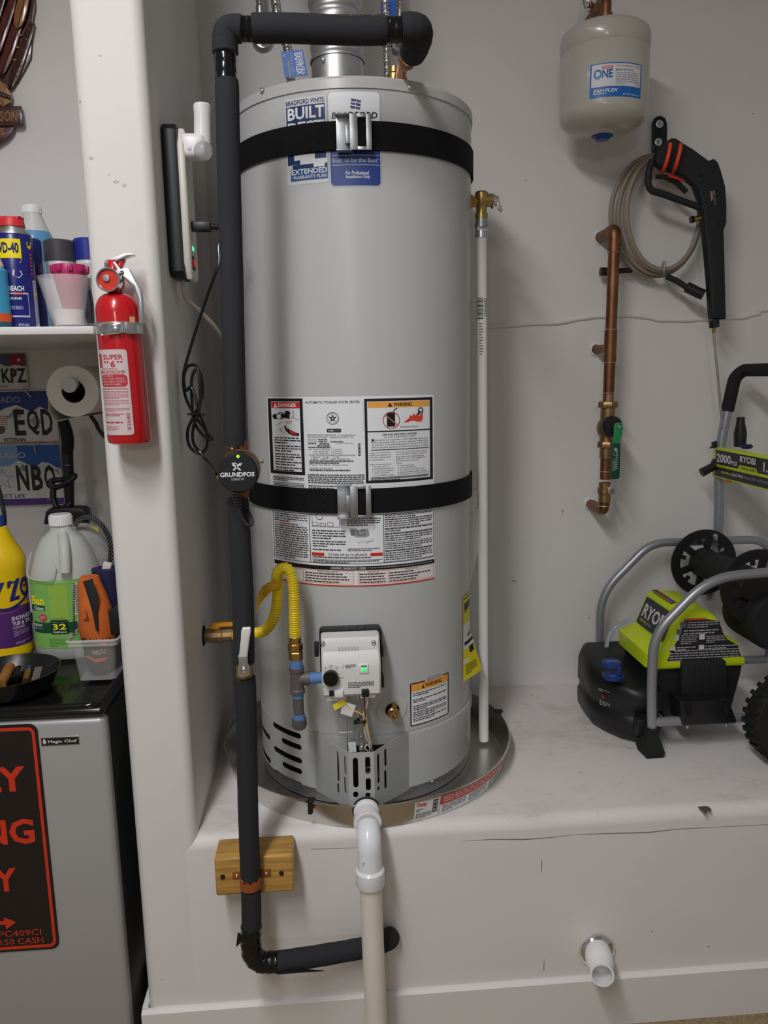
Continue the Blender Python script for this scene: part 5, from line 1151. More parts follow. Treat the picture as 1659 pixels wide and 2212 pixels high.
sheet(c4, 0.0004).build('sticker', M_blk, sg); d = Decal(quad_fn(c4[0]+V(0, -.0004, 0), c4[1]+V(0, -.0004, 0), c4[3]+V(0, -.0004, 0), 30, 90)); d.greek(3, 4, 14, 56, 8, (190, 190, 190), 1, 0.5); d.rect(16, 2, 28, 28, (150, 90, 60), 1); d.greek(16, 34, 28, 84, 7, (120, 120, 120), 1, 0.5); d.build('sticker_print', sg)
g = G(); a, b = c7(1262, 1128, SY-0.017), c7(1304, 1118, SY-0.017); g.tube([a, a.lerp(b, 0.35)], 0.0095, 16); g.build('inlet_cap', M_blk_g, sg); g = G(); g.tube([a.lerp(b, 0.3), b+Vector((0.006, 0, 0))], 0.0075, 16); g.build('inlet', M_brass, sg)
gx, gz = c7(1382, 1640, SY-0.017), c7(1384, 1680, SY-0.017)
g = G(); g.cyl(gx, gz, 0.0152, 0.0142, n=10); g.build('lance_nut', M_blk, sg)
g = G(); g.cyl(gz, c7(1380, 1709, SY-0.017), 0.007, 0.0045, n=16); g.build('lance_ferrule', M_brass, sg)
l0 = c7(1380, 1705, SY-0.017); l1 = at(1559, 905, Y=SY-0.017); g = G(); g.tube([l0, l0.lerp(l1, 1.0), l0.lerp(l1, 1.1)], 0.0036, 12); g.build('lance', M_steel, sg)

# ------------------------------------------------------------------ pressure washer
kw = 459/1659.0
w_ = lambda x, y, Y: at(1200+x*kw, 1100+y*kw, Y=Y)
YF, YBk = -0.10, 0.30
pw = thing('pressure_washer', 'lime green and black pressure washer with silver tube frame on the ledge', 'pressure washer', (0.95, 0.05, LZ))
M_tube = mat('silver_painted_tube', rgb(158, 160, 166), 0.38, 0.55)
M_lime = mat('lime_green_plastic', rgb(200, 222, 24), 0.38)
f0 = fillet([w_(752, 1775, YF), w_(752, 1300, YF), w_(768, 980, YF), w_(1200, 538, YF), w_(1659, 490, YF), V(1.30, YF, w_(1659, 490, YF).z), V(1.32, YF, LZ+0.10)], 0.075, 8)
g = G(); g.tube(f0, 0.0128, 20); g.build('frame_tube', M_tube, pw)
b0_ = fillet([V(w_(352, 1000, YBk).x, YBk, LZ+0.02), w_(352, 660, YBk), w_(745, 262, YBk), w_(1000, 256, YBk), V(1.30, YBk, w_(1000, 256, YBk).z), V(1.32, YBk, LZ+0.10)], 0.075, 8)
g = G(); g.tube(b0_, 0.0128, 20); g.build('frame_tube', M_tube, pw)
rz = w_(1000, 1650, YF).z
g = G(); g.tube([V(w_(760, 1660, YF).x, YF, rz), V(1.31, YF, rz)], 0.0128, 20); g.build('bottom_rail', M_tube, pw)
g = G(); g.tube([V(w_(760, 1660, YF).x, YBk, rz), V(1.31, YBk, rz)], 0.0128, 20); g.build('bottom_rail', M_tube, pw)
for x in (1022, 1325):
    q = w_(x, 1700, YF); g = G(); g.lathe([(0, 0), (0.004, 0), (0.004, -0.008), (0, -0.009)], V(q.x, YF-0.004, rz-0.012), n=10); g.build('bolt', M_zinc, pw)
for Yq in (YF, YBk):
    q = w_(745, 1760, YF); g = G()
    lo, hi = [(-0.022, -0.030), (0.022, -0.030), (0.026, 0.022), (-0.026, 0.022)], [(-0.016, -0.016), (0.016, -0.016), (0.016, 0.016), (-0.016, 0.016)]
    mid = [(x_*1.18, y_*1.1) for x_, y_ in lo]
    g.quadgrid([[V(q.x+x_, Yq+y_, z_) for x_, y_ in pp_] for pp_, z_ in ((lo, LZ+0.001), (mid, LZ+0.018), (hi, q.z-0.002), (hi, q.z+0.022))], 0, True, True); g.build('foot', M_rubber, pw)
# hood: side profile swept front to back
hp_ = [(712, 1245), (712, 1130), (855, 1064), (911, 930), (965, 812), (1010, 785), (1190, 796), (1262, 838), (1306, 930), (1350, 1000), (1440, 1050), (1460, 1150), (1492, 1170), (1492, 1228), (800, 1262)]
HF, HB = -0.055, 0.155
prof = [(w_(x, y, HF).x, w_(x, y, HF).z) for x, y in hp_]
g = G(); g.prism(list(reversed(prof)), (0, HB, 0), (1, 0, 0), (0, 0, 1), HB-HF, 0.012, seg=3); hood = g.build('hood', M_lime, pw)
lab = [(868, 1186), (962, 1000), (1000, 872), (1180, 858), (1278, 872), (1308, 965), (1340, 1012), (1424, 1062), (1446, 1150)]
d = Decal(plane_fn((0, HF, 0), (1, 0, 0), (0, 0, -1)))
def wq(x, y): q = w_(x, y, HF); return q.x, -q.z
d.poly([wq(x, y) for x, y in reversed(lab)], (40, 40, 44), 1)
d.poly([wq(1000, 872), wq(1005, 856), wq(1174, 846), wq(1180, 860)], (206, 78, 48), 2)
def wt(x0, y0, x1, y1, n, c=(170, 170, 176)): a, b = wq(x0, y0), wq(x1, y1); d.greek(a[0], a[1], b[0], b[1], n, c, 2, 0.42)
wt(1030, 882, 1270, 926, 3); wt(1000, 946, 1285, 976, 2); wt(980, 984, 1110, 1056, 5); wt(1178, 990, 1330, 1044, 4); wt(946, 1078, 1106, 1104, 2); wt(1168, 1066, 1410, 1090, 2); wt(890, 1106, 1430, 1178, 5)
for x, y, w2 in ((975, 882, 44), (945, 938, 38), (926, 988, 38), (1122, 974, 42), (892, 1070, 42), (1118, 1060, 40)): a, b = wq(x, y), wq(x+w2, y+w2); d.rrect(a[0], a[1], b[0], b[1], 0.002, (205, 205, 210) if y > 960 else (90, 104, 140), 2)
d.build('safety_label', hood, 'black safety label with white print')
# name panel on the sloped face: plane through the profile edge (855,1064)-(965,812)
p0, p1 = V(*prof[2]), V(*prof[4]); sl = V(p1.x-p0.x, 0, p1.y-p0.y); nn = V(-sl.z, 0, sl.x).normalized()
o_ = V(p0.x, 0, p0.y)+nn*0.0045
tl = V(o_.x, HB-0.022, o_.z)+sl*0.9; tr = V(o_.x, HF+0.012, o_.z)+sl*0.9; bl = V(o_.x, HB-0.022, o_.z)+sl*0.05
d = Decal(quad_fn(tl, tr, bl, 300, 130)); d.rrect(0, 0, 300, 130, 6, (44, 44, 48), 1); d.text('RYOBI', 22, 28, 272, 92, (205, 205, 208), 2, 0.03); d.text('PREMIUM', 26, 102, 82, 114, (190, 200, 40), 2, 0.01); d.text('ELECTRIC', 88, 102, 150, 114, (170, 170, 172), 2, 0.01); d.build('name_panel', hood, 'black panel with silver lettering')
tp0, tp1 = V(*prof[4]), V(*prof[6]); zt_r = max(tp0.y, prof[5][1])+0.0012
tl = V(tp0.x+0.022, HB-0.02, zt_r+0.001); tr = V(tp0.x+0.022, HF+0.06, zt_r+0.001); bl = V(tp0.x-0.0+0.004, HB-0.02, zt_r)
d = Decal(quad_fn(tl, tr, bl, 200, 40)); d.rect(0, 0, 200, 40, (120, 90, 90), 1); d.rect(0, 0, 200, 6, (210, 120, 60), 2); d.rect(0, 34, 200, 40, (210, 120, 60), 2); d.rect(130, 8, 196, 32, (60, 80, 170), 2); d.greek(6, 8, 124, 32, 3, (40, 36, 36), 2, 0.5); d.build('roof_sticker', hood)
# dark lower body
lb = [(722, 1225), (800, 1255), (1480, 1222), (1468, 1290), (1395, 1560), (860, 1640), (800, 1500)]
g = G(); g.prism([(w_(x, y, HF+0.012).x, w_(x, y, HF+0.012).z) for x, y in reversed(lb)], (0, HB-0.01, 0), (1, 0, 0), (0, 0, 1), HB-HF-0.03, 0.01, seg=2); g.build('motor_base', M_blk_m, pw)
lb = [(990, 1205), (1010, 1182), (1310, 1172), (1335, 1190), (1350, 1520), (985, 1530)]
g = G(); g.prism([(w_(x, y, HF-0.012).x, w_(x, y, HF-0.012).z) for x, y in reversed(lb)], (0, HF+0.012, 0), (1, 0, 0), (0, 0, 1), 0.026, 0.006); g.build('side_latch', M_blk_m, pw)
for i in range(7):
    x = 1040+i*42; g = G(); g.tube([w_(x, 1215, HF-0.0145), w_(x+4, 1480, HF-0.0145)], 0.0018, 6); g.build('latch_rib', M_blk_m, pw)
lb = [(972, 1502), (1358, 1490), (1422, 1660), (1400, 1676), (1000, 1694), (985, 1680)]
g = G(); g.prism([(w_(x, y, YF-0.016).x, w_(x, y, YF-0.016).z) for x, y in reversed(lb)], (0, HF+0.01, 0), (1, 0, 0), (0, 0, 1), HF+0.01-(YF-0.016), 0.006); br = g.build('mount_bracket', M_blk, pw)
for x in (1032, 1328):
    a, b = w_(x-4, 1515, YF-0.0175), w_(x+14, 1600, YF-0.0175); g = G(); g.tube([a, b], 0.0075, 12); g.build('bracket_slot', M_hole, br)
# soap tank on the left end
plan = [(0.672, 0.225), (0.652, 0.19), (0.650, 0.07), (0.668, 0.02), (0.700, -0.035), (0.735, -0.064), (0.80, -0.064), (0.82, 0.0), (0.82, 0.225)]
cx_, cy_ = 0.745, 0.09
def tank_ring(s, z, slope=0.0): return [V(cx_+(x-cx_)*s, cy_+(y-cy_)*s, z+slope*(y-cy_)) for x, y in plan]
ztk = w_(340, 1085, 0.17).z-0.01
g = G(); t_ = bmesh.new()
g.quadgrid([tank_ring(0.90, LZ+0.014), tank_ring(0.98, LZ+0.026), tank_ring(1.0, LZ+0.05), tank_ring(1.0, LZ+0.075), tank_ring(0.955, LZ+0.08), tank_ring(0.955, LZ+0.098), tank_ring(1.0, LZ+0.104), tank_ring(1.0, ztk-0.03, 0.10), tank_ring(0.95, ztk-0.012, 0.13), tank_ring(0.86, ztk-0.004, 0.15)], 0, True, True)
tk = g.build('soap_tank', M_blk, pw, ang=50)
g = G(); g.box(w_(660, 1690, -0.075), (0.03, 0.03, 0.05), bev=0.006); g.build('tank_strap', M_blk, tk)
cc = w_(440, 1262, 0.10); cc.z = ztk+0.001
cc = at(1200+450*kw, 1100+1290*kw, Z=ztk+0.003)
g = G(); g.lathe([(0.024, -0.012), (0.030, -0.004), (0.030, 0.0), (0.024, 0.001), (0.022, 0.006), (0, 0.006)], cc, n=32); M_bcap = mat('soap_cap_blue', rgb(28, 58, 128), 0.45); g.build('cap_collar', M_bcap, tk)
g = G(); lidc = cc+V(-0.006, 0.0, 0.026); pts = []
for i in range(24):
    a = 2*PI*i/24; rr = 0.0265*(1.0+(0.06*math.cos(6*a))); pts.append((rr*math.cos(a), rr*math.sin(a)))
g.prism(pts, lidc, (1, 0, 0), (0, 1, 0), 0.012, 0.002); g.box(lidc+V(0.012, -0.026, -0.006), (0.009, 0.004, 0.026), bev=0.001); cap = g.build('soap_cap', M_bcap, tk)
d = Decal(plane_fn(lidc+V(0, 0, 0.0122), (1, 0, 0), (0, -1, 0), 0, 0, 0.001)); d.text('SOAP', -16, -6, 18, 6, (150, 170, 210), 1, 0.01, rot=180); d.build('cap_print', cap)
fr_ = plane_fn(w_(310, 1362, 0.02), V(0.5, -0.62, 0).normalized(), V(0, 0, -1), 0, 0, 0.001)
q0 = V(0.662, 0.035, ztk-0.055); u0 = V(0.032, -0.055, 0).normalized()
d = Decal(plane_fn(q0+V(-0.003, -0.002, 0), u0, V(0, 0, -1), 0, 0, 0.001)); d.greek(0, 0, 42, 9, 2, (170, 170, 172), 1, 0.4); d.circ(18, 22, 6, (120, 50, 44), 1); d.greek(6, 34, 42, 50, 3, (170, 170, 172), 1, 0.4); d.build('tank_print', tk)
g = G(); g.tube(spline([w_(395, 1080, 0.13), w_(420, 990, 0.15), w_(470, 920, 0.16), w_(560, 870, 0.15)], 8), 0.006, 12); g.build('soap_hose', mat('clear_hose', (0.55, 0.66, 0.74), 0.15, trans=0.6), pw)
# hose reel
R1, R2 = at(1520, 1215, Y=0.255), at(1654, 1271, Y=-0.02)
def reel_disc(c, n_sp, y0):
    g = G(); Rr = 0.102
    g.lathe([(0.076, -0.004), (Rr, -0.004), (Rr+0.002, 0.0), (Rr, 0.006), (0.076, 0.004), (0.076, -0.004)], c, (0, 1, 0), 48)
    g.lathe([(0, -0.004), (0.046, -0.004), (0.046, 0.004), (0, 0.004)], c, (0, 1, 0), 32)
    for i in range(n_sp):
        a = 2*PI*i/n_sp+0.35; m_ = c+V(math.cos(a), 0, math.sin(a))*0.061; Mx = Matrix.Rotation(-a, 4, 'Y')
        g.box(m_, (0.042, 0.007, 0.022), Mx, 0.001)
        m2 = c+V(math.cos(a+0.42), 0, math.sin(a+0.42))*0.069; g.box(m2, (0.016, 0.006, 0.012), Matrix.Rotation(-a-0.42, 4, 'Y'))
    return g.build('reel_flange', M_blk, pw)
reel_disc(R1, 6, 0); reel_disc(V(R1.x+0.012, R2.y, R1.z), 6, 0)
g = G(); g.cyl(R1, V(R1.x+0.012, R2.y, R1.z), 0.044, n=36); g.build('reel_drum', M_blk_m, pw)
g = G(); q = w_(1238, 215, 0.25); g.box(q, (0.014, 0.02, 0.02), bev=0.003); g.build('reel_clip', M_zinc, pw)
# dark motor shroud behind the front tube
g = G(); g.lathe([(0, -0.09), (0.075, -0.09), (0.085, -0.07), (0.085, 0.06), (0.07, 0.08), (0, 0.08)], w_(1560, 800, 0.04)+V(0.02, 0, -0.005), (0, 1, 0), 32); g.build('pump_shroud', M_blk_m, pw)
# handle with grip
HX = 0.285
hb, h1_, h2_, h3_ = at(1551, 1145, Y=HX), at(1553, 1035, Y=HX), at(1557, 963, Y=HX), at(1571, 888, Y=HX)
low = V(hb.x-0.01, HX+0.005, LZ+0.30); h4_ = at(1583, 830, Y=HX)
g = G(); g.tube(spline([low, hb, h1_, h2_, h3_], 8), 0.0145, 20); g.build('handle_post', M_tube, pw)
g = G(); YE = -0.16; g.tube(spline([V(low.x, YE, low.z), V(hb.x, YE, hb.z), V(h1_.x, YE, h1_.z), V(h2_.x, YE, h2_.z), V(h3_.x, YE, h3_.z)], 8), 0.0145, 20); g.build('handle_post', M_tube, pw)
gt = V(h4_.x+0.015, HX-0.03, 1.565-0.002)
gp = fillet([h3_, h4_+V(0.005, 0, 0.02), V(gt.x+0.015, HX-0.0, gt.z), V(gt.x+0.015, YE, gt.z), V(h3_.x, YE, h3_.z)], 0.07, 8)
g = G(); g.tube(gp, 0.0185, 22); g.build('handle_grip', mat('black_foam_grip', rgb(26, 25, 25), 0.85, bump=0.2, bscale=600), pw)
# rating panel between the posts
PXx = h2_.x-0.018
ptl, pbl, ptr = at(1541, 964, X=PXx), at(1541, 1030, X=PXx), at(1659, 988, X=PXx)
zt_p, zb_p, y0_p = ptl.z, pbl.z, ptl.y; y1_p = -0.16
g = G(); g.box((PXx+0.006, (y0_p+y1_p)/2, (zt_p+zb_p)/2), (0.012, y0_p-y1_p, zt_p-zb_p), bev=0.003); pn = g.build('rating_panel', M_lime, pw)
kx = (ptl.y-ptr.y)/424.0; kz = (zt_p-zb_p)/235.0      # print measured in panel units: 424 across what the picture shows, 235 high
def pnl(x, y, h): return V(PXx-0.0003-h, y0_p-x*kx, zt_p-y*kz)
d = Decal(pnl)
d.rect(26, 22, 620, 130, (44, 44, 48), 1); d.rect(26, 150, 620, 222, (44, 44, 48), 1); d.rect(212, 22, 362, 130, (24, 24, 26), 2)
d.text('2000', 38, 46, 156, 112, (214, 214, 218), 3, 0.03); d.text('PSI', 158, 82, 204, 114, (214, 214, 218), 3, 0.02); d.text('RYOBI', 226, 32, 344, 80, (214, 214, 218), 3, 0.03)
d.poly([(208, 150), (226, 100), (352, 100), (372, 150)], (186, 206, 30), 3); d.text('PRESSURE', 238, 112, 330, 128, (30, 34, 20), 4, 0.015); d.ring(340, 116, 12, 4, (40, 48, 20), 4)
d.text('1.2', 400, 46, 460, 112, (214, 214, 218), 3, 0.03); d.text('GPM', 464, 82, 510, 114, (214, 214, 218), 3, 0.02)
d.text('PREMIUM', 84, 174, 168, 192, (196, 212, 40), 3, 0.015); d.text('ELECTRIC', 174, 172, 260, 192, (214, 214, 218), 3, 0.02); d.text('PRESSURE WASHER', 266, 172, 440, 192, (140, 140, 146), 3, 0.01)
d.build('panel_print', pn, 'black print field with white and lime lettering')
k8 = 459/1659.0; e_ = lambda x, y, Y: at(1200+x*k8, 620+y*k8, Y=Y)
g = G(); a, b = e_(1440, 1245, 0.18), e_(1446, 1016, 0.18); g.tube([a, a.lerp(b, 0.45), a.lerp(b, 0.8), b], [0.0165, 0.018, 0.012, 0.011], 16); g.build('spray_nozzle', M_blk, pw)
g = G(); g.lathe([(0.0, 0.012), (0.014, 0.012), (0.018, 0.006), (0.012, 0.0), (0, 0)], e_(1490, 1262, 0.14), n=20); g.build('nozzle_holder', mat('navy_plastic', rgb(24, 34, 70), 0.45), pw)
g = G(); a, b = e_(1140, 1450, HX-0.02), e_(1245, 1395, HX-0.02); g.tube([a, b], [0.0135, 0.012], 14); g.tube([e_(1215, 1395, HX-0.02), e_(1245, 1345, HX-0.02)], 0.006, 10); g.build('lance_clip', M_blk, pw)
g = G(); g.prism([(0, 0), (0.02, 0.002), (0.02, 0.022), (0.006, 0.018), (0.008, 0.008)], e_(1195, 1258, HX-0.01), (1, 0, 0), (0, 0, 1), 0.014, 0.002); g.build('lance_clip', M_blk, pw)
g = G(); g.box(e_(1340, 1515, 0.2), (0.02, 0.015, 0.006), bev=0.002); g.build('panel_tab', mat('amber_plastic', rgb(190, 110, 30), 0.45), pw)
# wheel
we = at(1618, 1556, Y=-0.19); wr_ = max(0.085, we.z-LZ-0.004); wc = V(we.x+wr_, -0.19, LZ+wr_+0.004)
g = G(); prof = [(wr_*0.66, -0.026), (wr_*0.93, -0.03), (wr_, -0.02), (wr_, 0.02), (wr_*0.93, 0.03), (wr_*0.66, 0.026), (wr_*0.66, -0.026)]; g.lathe(prof, wc, (0, 1, 0), 56)
for i in range(30):
    a = 2*PI*i/30
    for sgn in (-1, 1): g.box(wc+V(math.cos(a+sgn*0.05), 0, math.sin(a+sgn*0.05))*(wr_+0.001)+V(0, sgn*0.015, 0), (0.008, 0.026, wr_*0.10), Matrix.Rotation(-a-sgn*0.05, 4, 'Y'), 0.001)
tyre = g.build('tyre', M_rubber, pw)
g = G(); g.lathe([(0, -0.022), (wr_*0.25, -0.022), (wr_*0.3, -0.012), (wr_*0.6, -0.012), (wr_*0.68, -0.024), (wr_*0.68, 0.024), (0, 0.024)], wc, (0, 1, 0), 40); g.build('wheel_hub', M_blk_m, pw)
g = G(); g.cyl(wc, V(wc.x, YF, wc.z), 0.008, n=12); g.tube([V(wc.x, YF-0.02, wc.z), V(wc.x, YF, rz)], 0.009, 10); g.build('axle', M_zinc, pw)
# ------------------------------------------------------------------ power unit, adapter and cords on the side wall
UY, UX = -0.27, PXR
ua, ub = at(352, 268, Y=UY), at(376, 598, Y=UY)
un = thing('power_unit', 'slim black and white power strip box on the side wall', 'power strip', (UX+0.02, UY+0.05, ub.z))
zU0, zU1 = ub.z, ua.z+0.004
g = G(); g.prism([(-0.05, zU0+0.012), (-0.038, zU0), (0.04, zU0), (0.05, zU0+0.01), (0.05, zU1-0.01), (0.04, zU1), (-0.038, zU1), (-0.05, zU1-0.012)], (UX+0.001, UY+0.05, 0), (0, 1, 0), (0, 0, 1), 0.030, 0.004); g.build('back_shell', M_blk, un)
g = G(); g.prism([(-0.048, zU0+0.03), (-0.03, zU0-0.002), (0.04, zU0-0.002), (0.05, zU0+0.012), (0.05, zU1-0.02), (0.04, zU1-0.006), (-0.03, zU1-0.006), (-0.048, zU1-0.04)], (UX+0.030, UY+0.05, 0), (0, 1, 0), (0, 0, 1), 0.016, 0.006, seg=3); g.build('front_shell', mat('warm_white_plastic', rgb(214, 210, 200), 0.4), un)
XF = UX+0.0465
for y, m_, nm in ((533, mat('green_led_small', (0.05, 0.8, 0.3), 0.3, emit=2.0), 'led'), (541, MATS['green_led_small'], 'led')):
    q = at(408, y, X=XF); q = V(XF, UY+0.030 if y < 540 else UY+0.044, at(408, 538, Y=UY+0.04).z); g = G(); g.box(q, (0.001, 0.004, 0.008)); g.build(nm, m_, un)
q = at(412, 570, Y=UY+0.04); g = G(); g.box(V(XF, UY+0.035, q.z), (0.003, 0.026, 0.028), bev=0.001); sw = g.build('switch_frame', M_blk, un)
g = G(); g.box(V(XF+0.002, UY+0.032, q.z), (0.003, 0.014, 0.016), bev=0.001); g.build('rocker', mat('red_rocker', (0.7, 0.02, 0.04), 0.3, emit=0.35), sw)
ad = thing('plug_in_adapter', 'white plug-in sensor lamp with clear lens on the power strip', 'plug-in light', at(430, 346, Y=UY+0.03))
ay = UY+0.03; c1 = lambda x, y, Y=ay: at(x*0.33755, y*0.33755, Y=Y)
g = G(); a, b = c1(1292, 668), c1(1296, 940); g.lathe([(0, 0.0), (0.016, 0.0), (0.0178, 0.003), (0.0165, 0.02), (0.0168, 0.05), (0.0175, (a-b).length)], a, (b-a), 28)
q = c1(1262, 945); g.box(c1(1240, 945)+V(0.0, 0, 0), ((c1(1330, 945)-c1(1168, 945)).x, 0.05, (c1(1240, 870)-c1(1240, 1026)).z), bev=0.012, seg=4); g.build('body', M_white, ad)
g = G(); q = c1(1300, 965, ay-0.022); g.ball(q, 0.0195, scale=(1, 0.7, 1.0)); g.build('lens', mat('clear_lens', (0.85, 0.86, 0.87), 0.08, trans=0.8, ior=1.3), ad)
g = G(); g.box(c1(1212, 948, ay-0.0255), (0.008, 0.002, 0.007), bev=0.0006); g.build('button', mat('light_grey_plastic', rgb(205, 205, 208), 0.4), ad)
c3 = lambda x, y, Y: at(380+x*0.34335, 400+y*0.34335, Y=Y)
pcd = thing('coiled_cable', 'black power cord bundled in loops beside the insulated pipe', 'cord', c3(150, 1690, -0.24))
g = G(); p0 = c3(78, 262, UY+0.04); p0 = V(XF, p0.y, p0.z); g.box(p0+V(0.02, 0, 0), (0.042, 0.02, 0.020), bev=0.004); g.build('plug', M_blk, pcd)
g = G()
for i in range(6): q = p0+V(0.044+0.007*i, 0, -0.0006*i*i); g.ball(q, 0.0068-0.0005*i, n=10)
g.build('strain_relief', M_blk, pcd)
W2 = [p0+V(0.05, 0, 0), p0+V(0.09, -0.01, -0.01), c3(275, 360, -0.26), c3(272, 480, -0.27), c3(240, 580, -0.27), c3(190, 720, -0.26), c3(130, 900, -0.25), c3(75, 1080, -0.245), c3(48, 1200, -0.245), c3(60, 1330, -0.245), c3(120, 1450, -0.25), c3(215, 1580, -0.255), c3(226, 1598, -0.26), c3(190, 1590, -0.262), c3(120, 1500, -0.262), c3(100, 1350, -0.262), c3(100, 1220, -0.262), c3(125, 1160, -0.262), c3(160, 1200, -0.262), c3(165, 1330, -0.255), c3(120, 1440, -0.25), c3(75, 1540, -0.245), c3(85, 1640, -0.245), c3(150, 1690, -0.245), c3(195, 1640, -0.25), c3(190, 1540, -0.255), c3(150, 1440, -0.268), c3(120, 1330, -0.268), c3(95, 1270, -0.265), c3(62, 1290, -0.255), c3(50, 1210, -0.25), c3(75, 1140, -0.25), c3(130, 1140, -0.26), c3(150, 1230, -0.268), c3(150, 1400, -0.27), c3(110, 1520, -0.27), c3(110, 1620, -0.26), c3(160, 1690, -0.26), c3(215, 1760, -0.30), c3(252, 1818, PY-0.0)]
g = G(); g.tube(spline(W2, 6), 0.0034, 10); g.build('cord', mat('black_pvc_cord', rgb(20, 20, 22), 0.25), pcd)
g = G(); g.tube([c3(75, 1440, -0.245), c3(130, 1440, -0.278), c3(180, 1444, -0.25), c3(130, 1446, -0.235)], 0.0022, 8, True); g.build('twist_tie', M_blk, pcd)
g = G(); g.tube(spline([V(UX+0.018, UY+0.045, zU0+0.002), c3(45, 640, UY+0.045), c3(70, 720, -0.20), c3(160, 800, -0.16), c3(290, 960, -0.08), V(-0.31, 0.2, 1.55)], 8), 0.0052, 10); g.build('beige_power_cable', mat('grey_beige_cable', rgb(176, 166, 156), 0.5), None, 'beige cable dropping from the power strip behind the pipe', 'cable')

# ------------------------------------------------------------------ fire extinguisher
c2 = lambda x, y, Y: at(x*0.27728, 420+y*0.27728, Y=Y)
EY = FY-0.052
eb, es = c2(1015, 1940, EY), c2(915, 880, EY); axv = (es-eb).normalized(); Hh = (es-eb).length
er = (c2(1186, 1900, EY)-c2(846, 1900, EY)).length/2*0.985
fe = thing('fire_extinguisher', 'small red fire extinguisher strapped to the white pillar', 'fire extinguisher', eb)
M_red = mat('red_enamel', rgb(190, 22, 30), 0.25, coat=0.4)
prof = [(0, 0.0), (er-0.008, 0.0), (er-0.002, 0.003), (er, 0.008), (er, Hh-0.012)]
for i in range(1, 9): a = i/8*PI/2; prof.append((0.014+(er-0.014)*math.cos(a), Hh-0.012+0.038*math.sin(a)))
prof += [(0.0135, Hh+0.03), (0.0135, Hh+0.045), (0, Hh+0.045)]
g = G(); g.lathe(prof, eb, axv, 56); g.build('cylinder', M_red, fe)
nk = eb+axv*(Hh+0.035); ux = V(1, 0, 0)
g = G(); g.lathe([(0, 0), (0.016, 0.0), (0.018, 0.006), (0.018, 0.02), (0.014, 0.026), (0.014, 0.05), (0, 0.05)], nk, axv, 20); g.box(c2(905, 640, EY), (0.026, 0.022, 0.03), bev=0.004); g.box(c2(920, 560, EY), (0.016, 0.016, 0.036), Matrix.Rotation(0.5, 4, 'Y'), 0.003); hd_ = g.build('valve_head', M_red, fe)
gc_ = c2(850, 668, EY-0.028); g = G(); g.lathe([(0, 0.002), (0.0195, 0.002), (0.0195, 0.007), (0.0222, 0.007), (0.0222, -0.010), (0, -0.010)], gc_, V(-0.12, -1, 0.05), 36); gg = g.build('gauge', M_chrome, fe)
g = G(); g.lathe([(0, 0.0028), (0.0192, 0.0028), (0.0192, 0.0022), (0, 0.0022)], gc_, V(-0.12, -1, 0.05), 32); g.build('gauge_face', mat('red_gauge_face', rgb(206, 60, 44), 0.3, var=0.3, vscale=90), gg)
g = G(); g.lathe([(0, 0.0075), (0.006, 0.007), (0.007, 0.003), (0, 0.003)], gc_+V(-0.003, 0, 0.003), V(-0.12, -1, 0.05), 16); g.build('gauge_boss', M_zinc, gg)
# top lever and carry handle
g = G(); pt = [(806, 560), (812, 522), (850, 500), (900, 480), (960, 458), (1020, 455), (1042, 466), (1000, 478), (930, 510), (880, 530), (850, 560), (820, 566)]
g.prism([((q := c2(x, y, EY-0.014)).x, q.z) for x, y in reversed(pt)], (0, EY+0.010, 0), (1, 0, 0), (0, 0, 1), 0.022, 0.0015); g.build('squeeze_lever', M_zinc, fe)
g = G(); pt = [(870, 525), (890, 520), (935, 580), (990, 566), (1012, 590), (1060, 680), (1098, 740), (1106, 820), (1112, 1010), (1074, 1010), (1066, 800), (1040, 730), (1000, 690), (950, 640), (905, 590)]
g.prism([((q := c2(x, y, EY-0.020)).x, q.z) for x, y in reversed(pt)], (0, EY-0.004, 0), (1, 0, 0), (0, 0, 1), 0.014, 0.002); g.build('carry_handle', M_zinc, fe)
for x, y, Yq in ((828, 540, EY-0.013), (950, 606, EY-0.019)): screw(c2(x, y, Yq), (0, -1, 0), 0.0035, fe, M_chrome, 'rivet')
# strap and clasp of the wall bracket
zb0 = c2(950, 1045, EY).z; bc = eb+axv*((zb0-eb.z)/axv.z); bh_ = (c2(950, 1000, EY).z-c2(950, 1088, EY).z)/2
g = G(); g.lathe([(er+0.0005, -bh_), (er+0.002, -bh_), (er+0.002, bh_), (er+0.0005, bh_), (er+0.0005, -bh_)], bc, axv, 56); g.build('band', M_zinc, fe)
g = G(); yb_ = bc.y-er-0.001
ring_ = [c2(x, y, bc.y-er-0.006) for x, y in ((790, 1010), (920, 1006), (946, 1020), (946, 1066), (920, 1080), (840, 1088), (790, 1094), (776, 1050))]
g.tube(spline(ring_, 3, True), 0.0017, 8, True); g.build('clasp_wire', M_chrome, fe)
g = G(); g.box(c2(885, 1045, bc.y-er-0.004), (0.020, 0.008, 0.017), bev=0.002); g.build('clasp_lever', M_chrome, fe)
g = G(); g.box(c2(1016, 1043, bc.y-er*0.8), (0.020, 0.010, 0.022), Matrix.Rotation(0.55, 4, 'Z'), 0.002); g.build('clasp_plate', M_zinc, fe)
g = G(); g.box((bc.x, (FY+bc.y)/2+0.015, bc.z), (0.03, FY-bc.y-0.025, 0.10), bev=0.002); g.build('wall_bracket', M_blk, fe)
g = G(); g.box(c2(1030, 975, EY-er*0.78), (0.010, 0.001, 0.011), Matrix.Rotation(0.6, 4, 'Z')); g.build('price_sticker', ink(196, 164, 110), fe)
